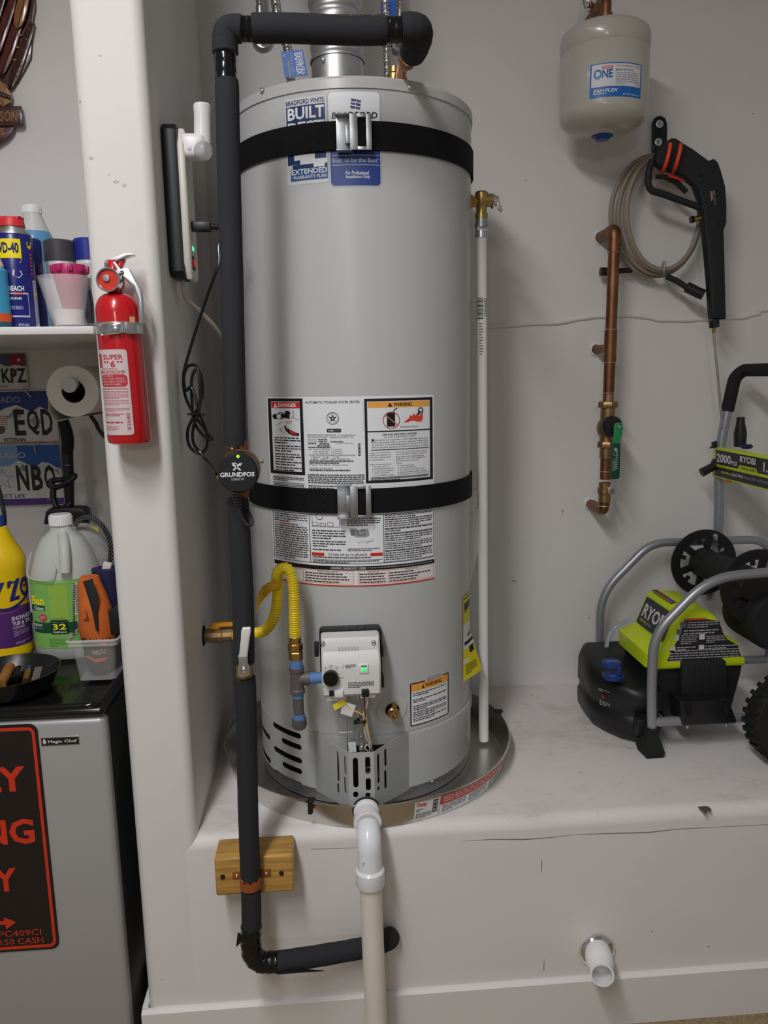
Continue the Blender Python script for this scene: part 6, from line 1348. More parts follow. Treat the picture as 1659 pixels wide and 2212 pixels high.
# label: columns seen from left edge to right edge, wrapped on the cylinder
def ext_fn(x, y, h):
    # x in the same crop columns at mid height (row 1500), y rows
    row = (y-880)/(1940-880.0); c = es.lerp(eb, row); xm = (915+100*row); off = (x-xm)/172.0
    a = math.asin(max(-0.98, min(0.98, off*0.97))); return V(c.x+(er+h+0.0002)*math.sin(a), c.y-(er+h+0.0002)*math.cos(a), c.z)
class LeanDecal(Decal):
    pass
def lean(fn, y0, k): return lambda x, y, h: fn(x+(y-y0)*k, y, h)
d = Decal(lean(ext_fn, 1530, 100/1060.0), 12)
FR, SV = (182, 48, 56), (200, 188, 190)
d.rrect(828, 1206, 1056, 1860, 22, SV, 1); d.rect(812, 1206, 850, 1860, SV, 1)
d.rect(820, 1235, 846, 1340, FR, 2)
d.text('SUPER', 864, 1244, 1024, 1282, FR, 2, 0.02); d.text('6', 922, 1290, 962, 1340, FR, 2, 0.03)
for x in (876, 900, 984, 1010): d.circ(x, 1300, 8, FR, 2)
d.text('DRY CHEMICAL', 846, 1346, 976, 1358, FR, 2); d.text('FIRE EXTINGUISHER', 826, 1364, 1032, 1388, FR, 2, 0.015)
d.rrect(826, 1394, 1042, 1488, 30, FR, 2)
for i, t in enumerate(('TO OPERATE', 'PULL  HOLD UPRIGHT', 'LEVER DIRECT POWDER', 'BASE OF FLAMES')): d.text(t, (850, 838, 836, 850)[i], 1400+i*21, (936, 1024, 1030, 990)[i], 1413+i*21, SV, 3, 0.005)
d.greek(830, 1500, 1034, 1512, 1, FR, 2, 0.6, False)
for y0, n in ((1520, 6), (1590, 4), (1652, 3)): d.greek(828, y0, 1040, y0+n*11, n, (196, 110, 116), 2, 0.42)
d.greek(828, 1694, 990, 1720, 2, FR, 2, 0.4); d.greek(830, 1756, 980, 1776, 1, FR, 2, 0.6, False); d.greek(830, 1790, 940, 1830, 4, (196, 110, 116), 2, 0.4)
d.frame(1010, 1690, 1036, 1820, 2, FR, 2); d.text('B-346484', 1014, 1696, 1032, 1814, FR, 2, 0.01, rot=-90)
d.build('label', fe, 'silver label with red print')

# ------------------------------------------------------------------ wall shelf with bottles and cans
SZ = at(100, 705, Y=FY).z; SB = at(100, 722, Y=FY).z
g = G(); g.box(((PXL-1.7)/2, (FY+WY)/2+0.002, (SZ+SB)/2), (1.7+PXL-0.002, WY-FY-0.004, SZ-SB), bev=0.001); g.build('storage_shelf', mat('white_shelf_board', rgb(216, 215, 216), 0.4), None, 'white board shelf left of the pillar holding cans and bottles', 'shelf', base=False)
def px_r(x0, x1, y, Y): return (c2(x1, y, Y)-c2(x0, y, Y)).length/2
def surf_fn(cx, cy, r, a_fn, z_fn): return lambda x, y, h: V(cx+(r+h)*math.sin(a_fn(x)), cy-(r+h)*math.cos(a_fn(x)), z_fn(y))
def can_decal(cx, cy, r, z0, z1):
    # label coords: x = angle in degrees from facing the camera (right positive), y = 0 top .. 100 bottom
    toc = math.atan2(CAM.x-cx, -(CAM.y-cy))
    return surf_fn(cx, cy, r, lambda x: toc+math.radians(x), lambda y: z1+(z0-z1)*y/100.0)
# spray can with red cap
Yw = -0.29; xc = c2(108, 400, Yw).x; rw = px_r(108-140, 108+140, 400, Yw); zt_w = c2(108, 322, Yw).z
wd_ = thing('spray_can', 'tall blue and yellow spray can with red smart-straw cap on the shelf', 'spray can', (xc, Yw, SZ), 'cans on the shelf')
g = G(); g.lathe([(0, 0), (rw-0.002, 0), (rw, 0.004), (rw, zt_w-SZ-0.003), (rw-0.002, zt_w-SZ)], (xc, Yw, SZ), n=48); g.build('can_body', mat('navy_blue_can', rgb(26, 34, 112), 0.3), wd_)
zd_ = c2(108, 258, Yw).z; g = G(); g.lathe([(rw-0.001, zt_w-SZ), (rw-0.002, zt_w-SZ+0.003), (rw*0.72, zd_-SZ-0.004), (rw*0.66, zd_-SZ)], (xc, Yw, SZ), n=40); g.build('can_dome', M_steel, wd_)
g = G(); zc0 = zd_; zc1 = c2(90, 165, Yw).z; g.lathe([(rw*0.70, 0), (rw*0.66, (zc1-zc0)*0.55), (rw*0.58, (zc1-zc0)*0.8), (0, (zc1-zc0)*0.82)], (xc, Yw, zc0), n=32)
g.prism([(-rw*0.72, 0.004), (rw*0.45, 0.004), (rw*0.6, (zc1-zc0)*0.85), (-rw*0.35, (zc1-zc0)*0.8), (-rw*0.62, (zc1-zc0)*1.02), (-rw*0.78, (zc1-zc0)*0.9)], (xc, Yw+rw*0.45, zc0), (1, 0, 0), (0, 0, 1), rw*0.9, 0.003); g.build('cap', mat('red_cap_plastic', rgb(206, 44, 56), 0.45), wd_)
d = Decal(can_decal(xc, Yw, rw, SZ, zt_w), 8)
d.rect(-60, 6, 20, 26, (238, 220, 20), 1); d.poly([(-60, 26), (20, 26), (14, 31), (-60, 36)], (238, 220, 20), 1); d.text('WD-40', -62, 9.5, 13, 21, (22, 30, 96), 2, 0.035)
d.poly([(40, 8), (62, 8), (60, 13), (51, 16), (42, 13)], (238, 220, 20), 1); d.text('WD-40', 44, 9, 58, 11.5, (22, 30, 96), 2, 0.02)
d.poly([(-32, 46), (-8, 38), (14, 39), (18, 43), (6, 47), (-10, 44)], (206, 206, 220), 1)
d.text('EZ-REACH', -50, 55, 18, 60.5, WHT, 2, 0.03); d.rect(-20, 62, 14, 64, (232, 96, 40), 1)
d.frame(-60, 62, 30, 88, 1.6, (190, 190, 210), 1); d.text('BENDS SHAPE', -40, 67, 8, 69.5, WHT, 2, 0.02); d.text('INTO REACH', -30, 76, 10, 80, (170, 176, 214), 2, 0.02); d.text('NET WT. 14.4 OZ.', -8, 95, 24, 97.5, WHT, 2)
d.rect(46, 18, 60, 46, (70, 40, 96), 1); d.greek(48, 20, 58, 44, 6, (170, 90, 140), 2, 0.5)
d.rect(52, 48, 74, 98, (198, 200, 212), 1); d.greek(54, 50, 72, 96, 22, (120, 120, 150), 2, 0.4); d.rect(54, 61, 72, 64, (226, 196, 60), 3)
d.build('can_label', wd_)
# small teal can at the picture edge
Yt = -0.335; xt = c2(-30, 800, Yt).x; rt = abs(c2(72, 800, Yt).x-xt)
tc_ = thing('spray_can', 'light blue and orange can partly cut off at the shelf left end', 'spray can', (xt, Yt, SZ), 'cans on the shelf')
zt0 = c2(-30, 575, Yt).z; g = G(); g.lathe([(0, 0), (rt, 0), (rt, (zt0-SZ)*0.10), (rt, (zt0-SZ)*0.24), (rt, (zt0-SZ)*0.95), (rt*0.8, zt0-SZ), (0, zt0-SZ)], (xt, Yt, SZ), n=32, mfn=lambda j: 0 if j <= 1 else 1 if j == 2 else 2); g.build('can_body', [mat('slate_teal', rgb(40, 84, 100), 0.4), mat('orange_label', rgb(214, 84, 40), 0.4), mat('sky_blue_label', rgb(60, 150, 190), 0.35)], tc_)
g = G(); g.lathe([(rt*0.75, 0), (rt*0.8, 0.006), (rt*0.4, 0.03), (0, 0.032)], (xt, Yt, zt0), n=28); g.build('cap', mat('cream_cap', rgb(220, 205, 190), 0.4), tc_)
# washer-fluid jug with blue liquid
Yj = 0.04; xj = c2(262, 130, Yj).x-0.004; rj = px_r(150, 440, 360, Yj)
jb = thing('fluid_jug', 'translucent jug of light blue fluid behind the shelf cans', 'jug', (xj, Yj, SZ))
zl_, zsh, zcp, zct = c2(300, 297, Yj).z, c2(300, 345, Yj).z, c2(262, 152, Yj).z, c2(262, 86, Yj).z
M_milk = mat('milky_plastic', rgb(226, 226, 222), 0.35, trans=0.25)
def prof_r(z):
    t = (z-zsh)/(zcp-zsh); t = max(0, min(1, t)); return rj*(1-t**1.4*0.0)*(1-0.53*t**0.9)
zs2 = [zl_+(zcp-zl_)*i/8 for i in range(9)]
g = G(); g.lathe([(prof_r(z), z-SZ) for z in zs2], (xj, Yj, SZ), n=40); g.build('jug_shoulder', M_milk, jb)
zs3 = [zsh+(zl_-zsh)*i/4 for i in range(5)]
g = G(); g.lathe([(0, 0), (rj*0.95, 0), (rj, 0.008)]+[(prof_r(z), z-SZ) for z in zs3], (xj, Yj, SZ), n=40); g.build('jug_fluid', mat('blue_fluid', rgb(92, 150, 196), 0.3), jb)
g = G(); rc = px_r(190, 332, 120, Yj); g.lathe([(0, 0), (rc, 0), (rc, zct-zcp-0.003), (rc-0.003, zct-zcp), (0, zct-zcp)], (xj, Yj, zcp), n=36)
for i in range(30): a = 2*PI*i/30; g.box((xj+rc*math.cos(a), Yj+rc*math.sin(a), zcp+(zct-zcp)*0.45), (0.0016, 0.0016, (zct-zcp)*0.8), a)
g.build('cap', M_white, jb)
# three capped cans
def capped(x0, x1, ytop, ycap, Yc, capcol, bodycol, name, label, body2=None):
    xm_, r_ = c2((x0+x1)/2, (ytop+ycap)/2, Yc).x, px_r(x0, x1, (ytop+ycap)/2, Yc); zt__, zc__ = c2((x0+x1)/2, ytop, Yc).z, c2((x0+x1)/2, ycap, Yc).z
    t = thing('spray_can', label, 'spray can', (xm_, Yc, SZ), 'cans on the shelf')
    g = G(); g.lathe([(r_, 0), (r_, zt__-zc__-0.004), (r_-0.004, zt__-zc__), (r_-0.008, zt__-zc__-0.003), (0, zt__-zc__-0.003)], (xm_, Yc, zc__), n=40); g.build('cap', capcol, t)
    g = G(); g.lathe([(0, 0), (r_*0.96, 0), (r_*0.96, zc__-SZ-0.012), (r_*0.99, zc__-SZ-0.010), (r_*0.99, zc__-SZ-0.007), (r_*0.95, zc__-SZ-0.004), (r_*0.95, zc__-SZ)], (xm_, Yc, SZ), n=40); g.build('can_body', bodycol, t)
    return t, xm_, r_, zc__
M_wcan = mat('white_can', rgb(206, 206, 210), 0.35)
capped(342, 584, 362, 528, -0.13, mat('charcoal_cap', rgb(66, 64, 68), 0.5), M_wcan, 'c', 'white spray can with wide charcoal cap on the shelf')
capped(574, 800, 350, 520, -0.11, mat('royal_blue_cap', rgb(30, 48, 140), 0.45), M_wcan, 'c', 'white spray can with blue cap beside the pillar')
t, xm_, r_, zc__ = capped(170, 322, 348, 524, -0.20, mat('navy_cap', rgb(24, 38, 110), 0.45), mat('navy_can', rgb(26, 40, 110), 0.35), 'c', 'dark blue spray can with navy cap behind the yellow and blue can')
d = Decal(can_decal(xm_, -0.20, r_, SZ, zc__), 8); d.rect(20, 2, 78, 98, (28, 44, 116), 0.5); d.circ(48, 14, 14, (150, 40, 50), 1, ry=10); d.circ(48, 14, 8, (70, 90, 160), 2, ry=6); d.greek(36, 40, 66, 70, 8, (70, 84, 150), 1, 0.5); d.build('can_label', t)
# measuring jug with black handle, pink cup standing in it
Ym = -0.262; rim_l, rim_r, zr = c2(306, 660, Ym), c2(696, 640, Ym), c2(500, 642, Ym).z
mx = (rim_l.x+rim_r.x)/2+0.004; rr1 = (rim_r.x-rim_l.x)/2*1.02; rr0 = rr1*0.62
mj = thing('measuring_jug', 'clear spouted measuring jug with black handle on the shelf', 'measuring jug', (mx, Ym, SZ))
g = G(); n_ = 48
def jug_ring(r, z, sp):
    return [V(mx+r*math.cos(a)*(1+sp*max(0, -math.cos(a))**6), Ym+r*math.sin(a), z) for a in [2*PI*i/n_ for i in range(n_)]]
outer = [jug_ring(rr0*0.9, SZ+0.001, 0), jug_ring(rr0, SZ+0.006, 0), jug_ring(rr0+(rr1-rr0)*0.45, SZ+(zr-SZ)*0.4, 0.03), jug_ring(rr1*0.93, SZ+(zr-SZ)*0.8, 0.10), jug_ring(rr1, zr, 0.16)]
inner = [jug_ring(rr1-0.002, zr, 0.16), jug_ring(rr1*0.93-0.002, SZ+(zr-SZ)*0.8, 0.10), jug_ring(rr0+(rr1-rr0)*0.45-0.002, SZ+(zr-SZ)*0.4, 0.03), jug_ring(rr0-0.002, SZ+0.008, 0)]
R_ = g.quadgrid(outer+inner, 0, True, True); g.build('jug_body', mat('hazy_clear_plastic', (0.9, 0.88, 0.87), 0.2, trans=0.0, alpha=0.24), mj)
g = G(); g.prism([((q := c2(x, y, Ym)).x, q.z) for x, y in ((690, 1005), (728, 1000), (722, 860), (700, 720), (698, 652), (636, 652), (652, 760), (664, 900))], (0, Ym+0.012, 0), (1, 0, 0), (0, 0, 1), 0.024, 0.004); g.build('handle', M_blk, mj)
mc = thing('measuring_cup', 'pink plastic cup standing inside the clear jug', 'cup', (mx+0.008, Ym, SZ+0.02))
ztp = c2(560, 556, Ym).z; rp = rr1*0.66
g = G(); g.lathe([(0, (zr-SZ)*0.32), (rp*0.55, (zr-SZ)*0.32), (rp*0.8, (zr-SZ)*0.7), (rp, zr-SZ+0.004), (rp, ztp-SZ-0.008), (rp*0.94, ztp-SZ), (rp*0.9, ztp-SZ-0.01), (rp*0.7, (zr-SZ)*0.6)], (mx+0.008, Ym, SZ+0.001), n=36); M_pk = mat('magenta_plastic', rgb(176, 42, 98), 0.4); g.build('cup_body', M_pk, mc)
g = G()
for i in range(10): a = 2*PI*i/10; g.box((mx+0.008+rp*math.cos(a), Ym+rp*math.sin(a), ztp-0.008), (0.010, 0.010, 0.014), a, 0.002)
g.build('cup_rim', M_pk, mc)
g = G(); g.lathe([(0, 0.0), (rr0*0.85, 0.0), (rr0*1.05, (zr-SZ)*0.28), (0, (zr-SZ)*0.33)], (mx, Ym, SZ+0.009), n=32); g.build('white_powder', mat('white_powder', rgb(226, 220, 216), 0.8, bump=0.3, bscale=300), None, 'white powder lying in the clear measuring jug', 'powder', kind='stuff')

# ------------------------------------------------------------------ licence plates on the wall
k3 = 350/1659.0; c3p = lambda x, y, Y: at(x*k3, 740+y*k3, Y=Y)
def plate(name, label, xr_top, xr_bot, yt, yb, left, dep, cat='licence plate'):
    Yp = WY-dep; tr, br = c3p(xr_top, yt, Yp), c3p(xr_bot, yb, Yp); Xr = (tr.x+br.x)/2; zt, zb = tr.z, br.z
    km = (c3p(300, (yt+yb)/2, Yp).x-c3p(0, (yt+yb)/2, Yp).x)/300.0; Xl = Xr-(xr_bot-left)*km
    t = thing(name, label, cat, ((Xl+Xr)/2, Yp, zb), 'licence plates on the wall')
    def fn(x, y, h):
        f = (y-yt)/(yb-yt); xr = xr_top+(xr_bot-xr_top)*f
        return V(Xr-(xr-x)*km, Yp-0.0012-h, zt+(zb-zt)*f)
    g = G(); w, hgt = Xr-Xl, zt-zb; r = 0.008; pts = []
    for cx_, cy_, a in ((w-r, hgt-r, 0), (r, hgt-r, PI/2), (r, r, PI), (w-r, r, 1.5*PI)): pts += [(cx_+r*math.cos(a+i*PI/8), cy_+r*math.sin(a+i*PI/8)) for i in range(5)]
    g.prism(pts, (Xl, Yp, zb), (1, 0, 0), (0, 0, 1), 0.001); g.build('plate', mat('plate_white', rgb(206, 206, 204), 0.35), t)
    return t, fn, xr_top, xr_bot
def lean_t(fn, yt, yb, xt, xb): # so that shapes stay upright on the plate: x is measured on the middle row
    ym = (yt+yb)/2; s = (xb-xt)/(yb-yt); return lambda x, y, h: fn(x+(y-ym)*s, y, h)
SKY, MTN, PINK = (52, 92, 160), (190, 192, 196), (150, 130, 130)
def mountains(d, pts, base, c, l=2): d.poly([(x, y) for x, y in pts]+[(pts[-1][0], base), (pts[0][0], base)], c, l)
t, fn, a, b = plate('licence_plate', 'small licence plate with letters KPZ and red corner tab', 258, 297, 108, 482, -420, 0.006)
d = Decal(lean_t(fn, 108, 482, a, b)); d.rect(-400, 112, 276, 240, (70, 88, 112), 1); d.rect(104, 118, 262, 236, (140, 34, 44), 2); d.circ(206, 178, 18, (170, 176, 180), 3); d.circ(203, 175, 8, WHT, 4)
mountains(d, [(-400, 232), (20, 214), (60, 236), (110, 240), (150, 226), (210, 232), (276, 262)], 320, (206, 206, 204), 3); d.text('KPZ', 16, 262, 266, 408, (22, 22, 26), 4, 0.02); d.rect(120, 290, 156, 320, (150, 40, 60), 5); d.text('VETERAN', -60, 434, 76, 456, (110, 60, 64), 4); d.rect(-400, 474, 276, 480, (190, 110, 90), 3); d.build('plate_print', t)
t, fn, a, b = plate('licence_plate', 'licence plate reading EQD with the word VETERAN below', 560, 609, 488, 1018, -820, 0.009)
d = Decal(lean_t(fn, 488, 1018, a, b)); d.rect(-800, 494, 580, 760, (26, 50, 116), 1); d.text('COLORADO', -300, 545, 224, 606, (140, 150, 172), 3, 0.005)
mountains(d, [(-800, 700), (-300, 640), (0, 690), (60, 660), (180, 630), (240, 660), (330, 700), (420, 650), (500, 690), (580, 720)], 1012, (206, 206, 206), 2)
for pts in ([(60, 760), (180, 650), (240, 690), (210, 760)], [(300, 790), (360, 740), (420, 800), (380, 880)], [(-300, 800), (-240, 730), (-180, 840)]): d.poly(pts, (150, 146, 144), 3)
for i in range(7): d.rect(-60-i*4, 740+i*20, 88-i*5, 750+i*20, (176, 104, 92), 3)
d.circ(0, 880, 40, (80, 80, 78), 4)
for ch, x0, x1 in (('E', 140, 252), ('Q', 272, 396), ('D', 418, 536)): d.text(ch, x0, 676, x1, 942, (20, 20, 22), 5, 0.025)
d.text('VETERAN', 6, 966, 240, 1004, (38, 70, 52), 5, 0.02); d.rect(-800, 1008, 580, 1016, (196, 110, 84), 4); d.build('plate_print', t)
t, fn, a, b = plate('licence_plate', 'licence plate reading NBO with purple flower and RESPECT LIFE', 612, 664, 1034, 1655, -820, 0.012)
d = Decal(lean_t(fn, 1034, 1655, a, b)); d.rect(-800, 1042, 634, 1300, (36, 88, 164), 1); d.rect(-800, 1042, 200, 1300, (120, 158, 204), 2); d.text('COLORADO', -300, 1112, 280, 1170, (190, 200, 214), 4, 0.0)
mountains(d, [(-800, 1260), (100, 1250), (210, 1190), (300, 1240), (380, 1262), (440, 1215), (520, 1230), (580, 1270), (634, 1290)], 1590, (208, 208, 206), 3)
for pts in ([(200, 1290), (240, 1230), (300, 1270), (270, 1310)], [(330, 1320), (380, 1280), (420, 1360), (390, 1420)], [(560, 1300), (600, 1290), (620, 1360)]): d.poly(pts, (140, 138, 138), 4)
fl_ = [];
for i in range(10): a_ = -PI/2+i*PI/5; r_ = 120 if i % 2 == 0 else 52; fl_.append((24+r_*math.cos(a_), 1385+r_*math.sin(a_)*0.92))
d.poly(fl_, (92, 84, 170), 4); d.poly([(24+(x-24)*0.9, 1385+(y-1385)*0.9) for x, y in fl_], (206, 208, 218), 5); d.circ(26, 1390, 22, (214, 206, 150), 6)
for ch, x0, x1 in (('N', 168, 292), ('B', 320, 434), ('O', 452, 566)): d.text(ch, x0, 1244, x1, 1502, (20, 20, 22), 6, 0.025)
d.text('RESPECT LIFE', -130, 1536, 236, 1574, (34, 34, 40), 5, 0.005); d.rect(-800, 1584, 634, 1650, (86, 50, 130), 4); d.text('DIST', 460, 1594, 520, 1606, (206, 200, 214), 5); d.build('plate_print', t)
for x0, y0, x1, y1 in ((238, 452, 318, 560), (352, 1040, 370, 1126), (556, 1008, 562, 1036), (400, 1012, 404, 1040)):
    g = G(); g.tube(spline([c3p(x0, y0, WY-0.015), c3p((x0+x1)/2-6, (y0+y1)/2, WY-0.022), c3p(x1, y1, WY-0.018)], 5), 0.0022, 8); g.build('cable_tie', mat('natural_nylon', rgb(180, 172, 164), 0.4), t)

# ------------------------------------------------------------------ paper towel roll on its bar
Yr = -0.02; rc_ = c3p(745, 498, Yr); rr_ = (c3p(1016, 500, Yr)-c3p(476, 500, Yr)).length/2
prl = thing('paper_roll', 'white paper towel roll on a metal bar beneath the shelf', 'paper roll', (rc_.x, Yr, rc_.z-rr_))
hc = c3p(752, 500, Yr); rh = (c3p(872, 500, Yr)-c3p(630, 500, Yr)).length/2
M_pap = mat('paper_towel', rgb(240, 237, 228), 0.85, bump=0.25, bscale=350); Lr = 0.27
g = G(); n_ = 48
def rng(r, y, c): return [V(c.x+r*math.cos(2*PI*i/n_), y, c.z+r*math.sin(2*PI*i/n_)) for i in range(n_)]
g.quadgrid([rng(rh, Yr+Lr, hc), rng(rh, Yr, hc), rng(rr_-0.002, Yr, rc_), rng(rr_, Yr+0.002, rc_), rng(rr_, Yr+Lr, rc_), rng(rh, Yr+Lr, hc)], 0, True, False); g.build('roll', M_pap, prl)
g = G(); g.quadgrid([rng(rh, Yr+0.001, hc), rng(rh, Yr+Lr, hc), rng(rh-0.002, Yr+Lr, hc), rng(rh-0.002, Yr+0.001, hc), rng(rh, Yr+0.001, hc)], 0, True, False); g.build('cardboard_core', mat('cardboard', rgb(60, 50, 42), 0.9), prl)
g = G(); t0 = [rc_+V(rr_*1.002*math.cos(a), 0.001, rr_*1.002*math.sin(a)) for a in (2.6, 2.9, 3.2, 3.45)]+[c3p(500, 700, Yr), c3p(560, 808, Yr)]
t0 = spline(t0, 4); g.quadgrid([[p, p+V(0, Lr-0.005, 0), p+V(-0.0005, Lr-0.005, -0.0002), p+V(-0.0005, 0, -0.0002)] for p in t0], 0, True, True); g.build('loose_sheet', M_pap, prl)
b_ = [p for p in [c3p(562, 806, Yr), c3p(600, 800, Yr+0.0)]]; e2 = rc_+V(-0.01, 0, -rr_)
g = G(); t1 = spline([c3p(560, 806, Yr), c3p(720, 775, Yr), c3p(900, 752, Yr)], 4); g.quadgrid([[p, p+V(0, Lr-0.005, 0), p+V(0, Lr-0.005, 0.0006), p+V(0, 0, 0.0006)] for p in t1], 0, True, True); g.build('loose_sheet', M_pap, prl)
bar = thing('roll_holder', 'brushed steel bar holder through the paper roll', 'towel holder', (hc.x, WY, hc.z))
bcn = c3p(707, 437, Yr-0.03); rbk = (c3p(786, 437, Yr-0.03)-c3p(629, 437, Yr-0.03)).length/2
g = G(); g.lathe([(0, 0.0), (rbk, 0.0), (rbk, -0.02), (rbk*0.6, -0.022), (rbk*0.6, -0.03)], bcn, (0, -1, 0), 36); g.build('end_knob', mat('spun_steel', (0.5, 0.49, 0.47), 0.3, 1.0), bar)
g = G(); g.cyl(bcn+V(0, 0.015, 0), V(bcn.x, WY-0.004, bcn.z), rbk*0.6, n=20); g.lathe([(0, 0.006), (0.025, 0.006), (0.027, 0), (0, 0)], V(bcn.x, WY, bcn.z), (0, -1, 0), 28); g.build('bar', M_steel, bar)

# ------------------------------------------------------------------ carved wooden plaque
c1w = lambda x, y, Y: at(x*0.33755, y*0.33755, Y=Y)
pq = thing('wooden_plaque', 'carved brown wooden eagle wing plaque with lettered bar on the wall', 'wall plaque', c1w(40, 930, WY))
M_w1 = mat('dark_mahogany', rgb(66, 30, 26), 0.3, var=0.4, vscale=6, stretch=(20, 20, 3), coat=0.3); M_w2 = mat('red_mahogany', rgb(92, 38, 32), 0.3, var=0.3, vscale=6, stretch=(20, 20, 3), coat=0.3); M_w3 = mat('golden_oak', rgb(150, 100, 52), 0.35, var=0.3, vscale=8, stretch=(20, 20, 3), coat=0.3)
def carve(pts, dep, th, m, name, parent=pq, bev=0.003):
    g = G(); g.prism([((q := c1w(x, y, WY-dep)).x, q.z) for x, y in reversed(pts)], (0, WY-dep, 0), (1, 0, 0), (0, 0, 1), th, bev); return g.build(name, m, parent)
carve([(-300, -60), (228, -60), (236, 60), (220, 150), (216, 250), (206, 380), (172, 448), (120, 540), (66, 600), (-60, 620), (-300, 500)], 0.0, 0.008, M_w1, 'backing')
def feather(tip, root, w, m, dep):
    a, b = V(*root), V(*tip); dv = (b-a); nv = V(-dv.y, dv.x).normalized(); L = dv.length; pts = []
    prof_ = ((0, 0.55), (0.2, 0.9), (0.5, 1.0), (0.75, 0.92), (0.9, 0.62), (1.0, 0.05))
    for s_, w_2 in prof_: pts.append(a+dv*s_+nv*w*w_2/2)
    for s_, w_2 in reversed(prof_): pts.append(a+dv*s_-nv*w*w_2/2)
    carve([(p.x, p.y) for p in pts], dep, 0.006, m, 'feather')
    g = G(); g.tube([c1w(*(a+dv*0.05), WY-dep-0.0065), c1w(*(a+dv*0.95), WY-dep-0.0065)], 0.0012, 6); g.build('feather_shaft', M_w1, pq)
feather((58, 596), (210, 150), 74, M_w1, 0.008); feather((6, 500), (150, 60), 76, M_w2, 0.011); feather((-50, 420), (96, -20), 70, M_w2, 0.014); feather((-80, 300), (40, -80), 60, M_w1, 0.017)
feather((112, 190), (168, -60), 78, M_w3, 0.020)
for x, y in ((126, 224), (110, 302), (94, 382)): g = G(); g.ball(c1w(x, y, WY-0.0155), 0.006, scale=(1, 0.3, 0.55)); g.build('inlay_dot', M_w3, pq)
for i in range(14):
    t_ = i/13; x, y = 218-t_*150+math.sin(t_*3)*12, 150+t_*440; g = G(); g.ball(c1w(x-24*(1-t_)-2, y, WY-0.0145), 0.0026, n=8, scale=(1.4, 0.5, 0.7)); g.build('edge_notch', M_w3 if i % 2 else M_w2, pq)
carve([(-200, 520), (20, 530), (60, 570), (84, 620), (78, 670), (40, 694), (-200, 694)], 0.012, 0.016, M_w3, 'claw')
for i in range(4): g = G(); g.ball(c1w(8+i*16, 604+i*6, WY-0.028), 0.006, n=10, scale=(0.8, 0.6, 1.3)); g.build('talon', M_w1, pq)
carve([(-300, 700), (146, 690), (164, 802), (150, 818), (-300, 822)], 0.010, 0.018, M_w1, 'name_bar')
carve([(-200, 822), (104, 818), (92, 858), (60, 896), (0, 938), (-60, 960), (-200, 960)], 0.008, 0.014, M_w1, 'shield')
def pq_fn(dep): return lambda x, y, h: c1w(x, y, WY-dep-h)
d = Decal(pq_fn(0.0282)); d.text('DSON', -40, 708, 110, 778, MATS['golden_oak'], 1, 0.02); d.build('bar_lettering', pq)
d = Decal(pq_fn(0.0222)); d.text('S', -8, 818, 28, 866, MATS['golden_oak'], 1, 0.03); d.build('shield_lettering', pq)
carve([(-100, 640), (8, 644), (10, 676), (-100, 676)], 0.028, 0.004, M_w1, 'claw_band', bev=0.001)

# ------------------------------------------------------------------ mini fridge
FZ = 0.895; fc = at(224, 1521, Z=FZ); FX, FYf = min(fc.x, PXL-0.012), fc.y
fx0 = FX-0.50
frg = thing('mini_fridge', 'silver-door black mini fridge below the shelf', 'mini fridge', ((FX+fx0)/2, (FYf+0.25)/2, 0))
M_fdoor = mat('silver_grey_door', rgb(166, 166, 166), 0.36, 0.15); M_fblk = mat('fridge_black', rgb(22, 22, 23), 0.5, bump=0.1, bscale=300)
ly = fc.z-at(224, 1549, Y=fc.y).z
g = G(); g.box(((FX+fx0)/2, (FYf+0.03+0.30)/2, (FZ-ly+0.02)/2), (FX-fx0-0.004, 0.27-FYf, FZ-ly-0.02), bev=0.006); g.build('cabinet', M_fblk, frg)
g = G(); g.box(((FX+fx0)/2, (FYf+0.30)/2, FZ-ly/2-0.0035), (FX-fx0, 0.30-FYf, ly-0.007), bev=0.012, seg=4)
rim = fillet([V(fx0+0.015, FYf+0.012, 0), V(FX-0.012, FYf+0.012, 0), V(FX-0.012, 0.29, 0), V(fx0+0.015, 0.29, 0)], 0.03, 6)
g.tube([V(p.x, p.y, FZ-0.007) for p in rim], 0.0075, 12); g.build('worktop', mat('glossy_black_top', rgb(18, 18, 19), 0.14), frg)
dz1 = FZ-ly-0.004
g = G(); g.box(((FX+fx0)/2-0.001, FYf+0.029, (dz1+0.05)/2), (FX-fx0-0.004, 0.05, dz1-0.05), bev=0.012, seg=4); dr_ = g.build('door', M_fdoor, frg)
for x in (fx0+0.05, FX-0.05):
    for y in (FYf+0.09, 0.24): g = G(); g.cyl((x, y, 0.0), (x, y, 0.024), 0.018, n=16); g.build('foot', M_blk, frg)
YD = FYf+0.004
c5 = lambda x, y, Y=YD: at(x*0.33094, 1480+y*0.33094, Y=Y)
q0, q1, q2 = c5(266, 346), c5(518, 332), c5(270, 402); w_b, h_b = q1.x-q0.x, q0.z-q2.z
g = G(); g.box(V((q0.x+q1.x)/2, YD-0.0005, q0.z-h_b*0.42), (w_b, 0.002, h_b), bev=0.0008); bd = g.build('badge', M_zinc, dr_)
bo = V(q0.x, YD-0.0016, q0.z+h_b*0.08)
d = Decal(lambda x, y, h: bo+V(x*w_b/252, -h, -y*h_b/60)); d.rect(5, 5, 247, 55, (26, 24, 24), 1); d.text('Magic Chef', 46, 20, 236, 46, (205, 205, 205), 2, 0.02); d.circ(24, 20, 9, (205, 205, 205), 2); d.poly([(10, 28), (38, 28), (28, 46), (20, 46)], (205, 205, 205), 2); d.build('badge_print', bd)
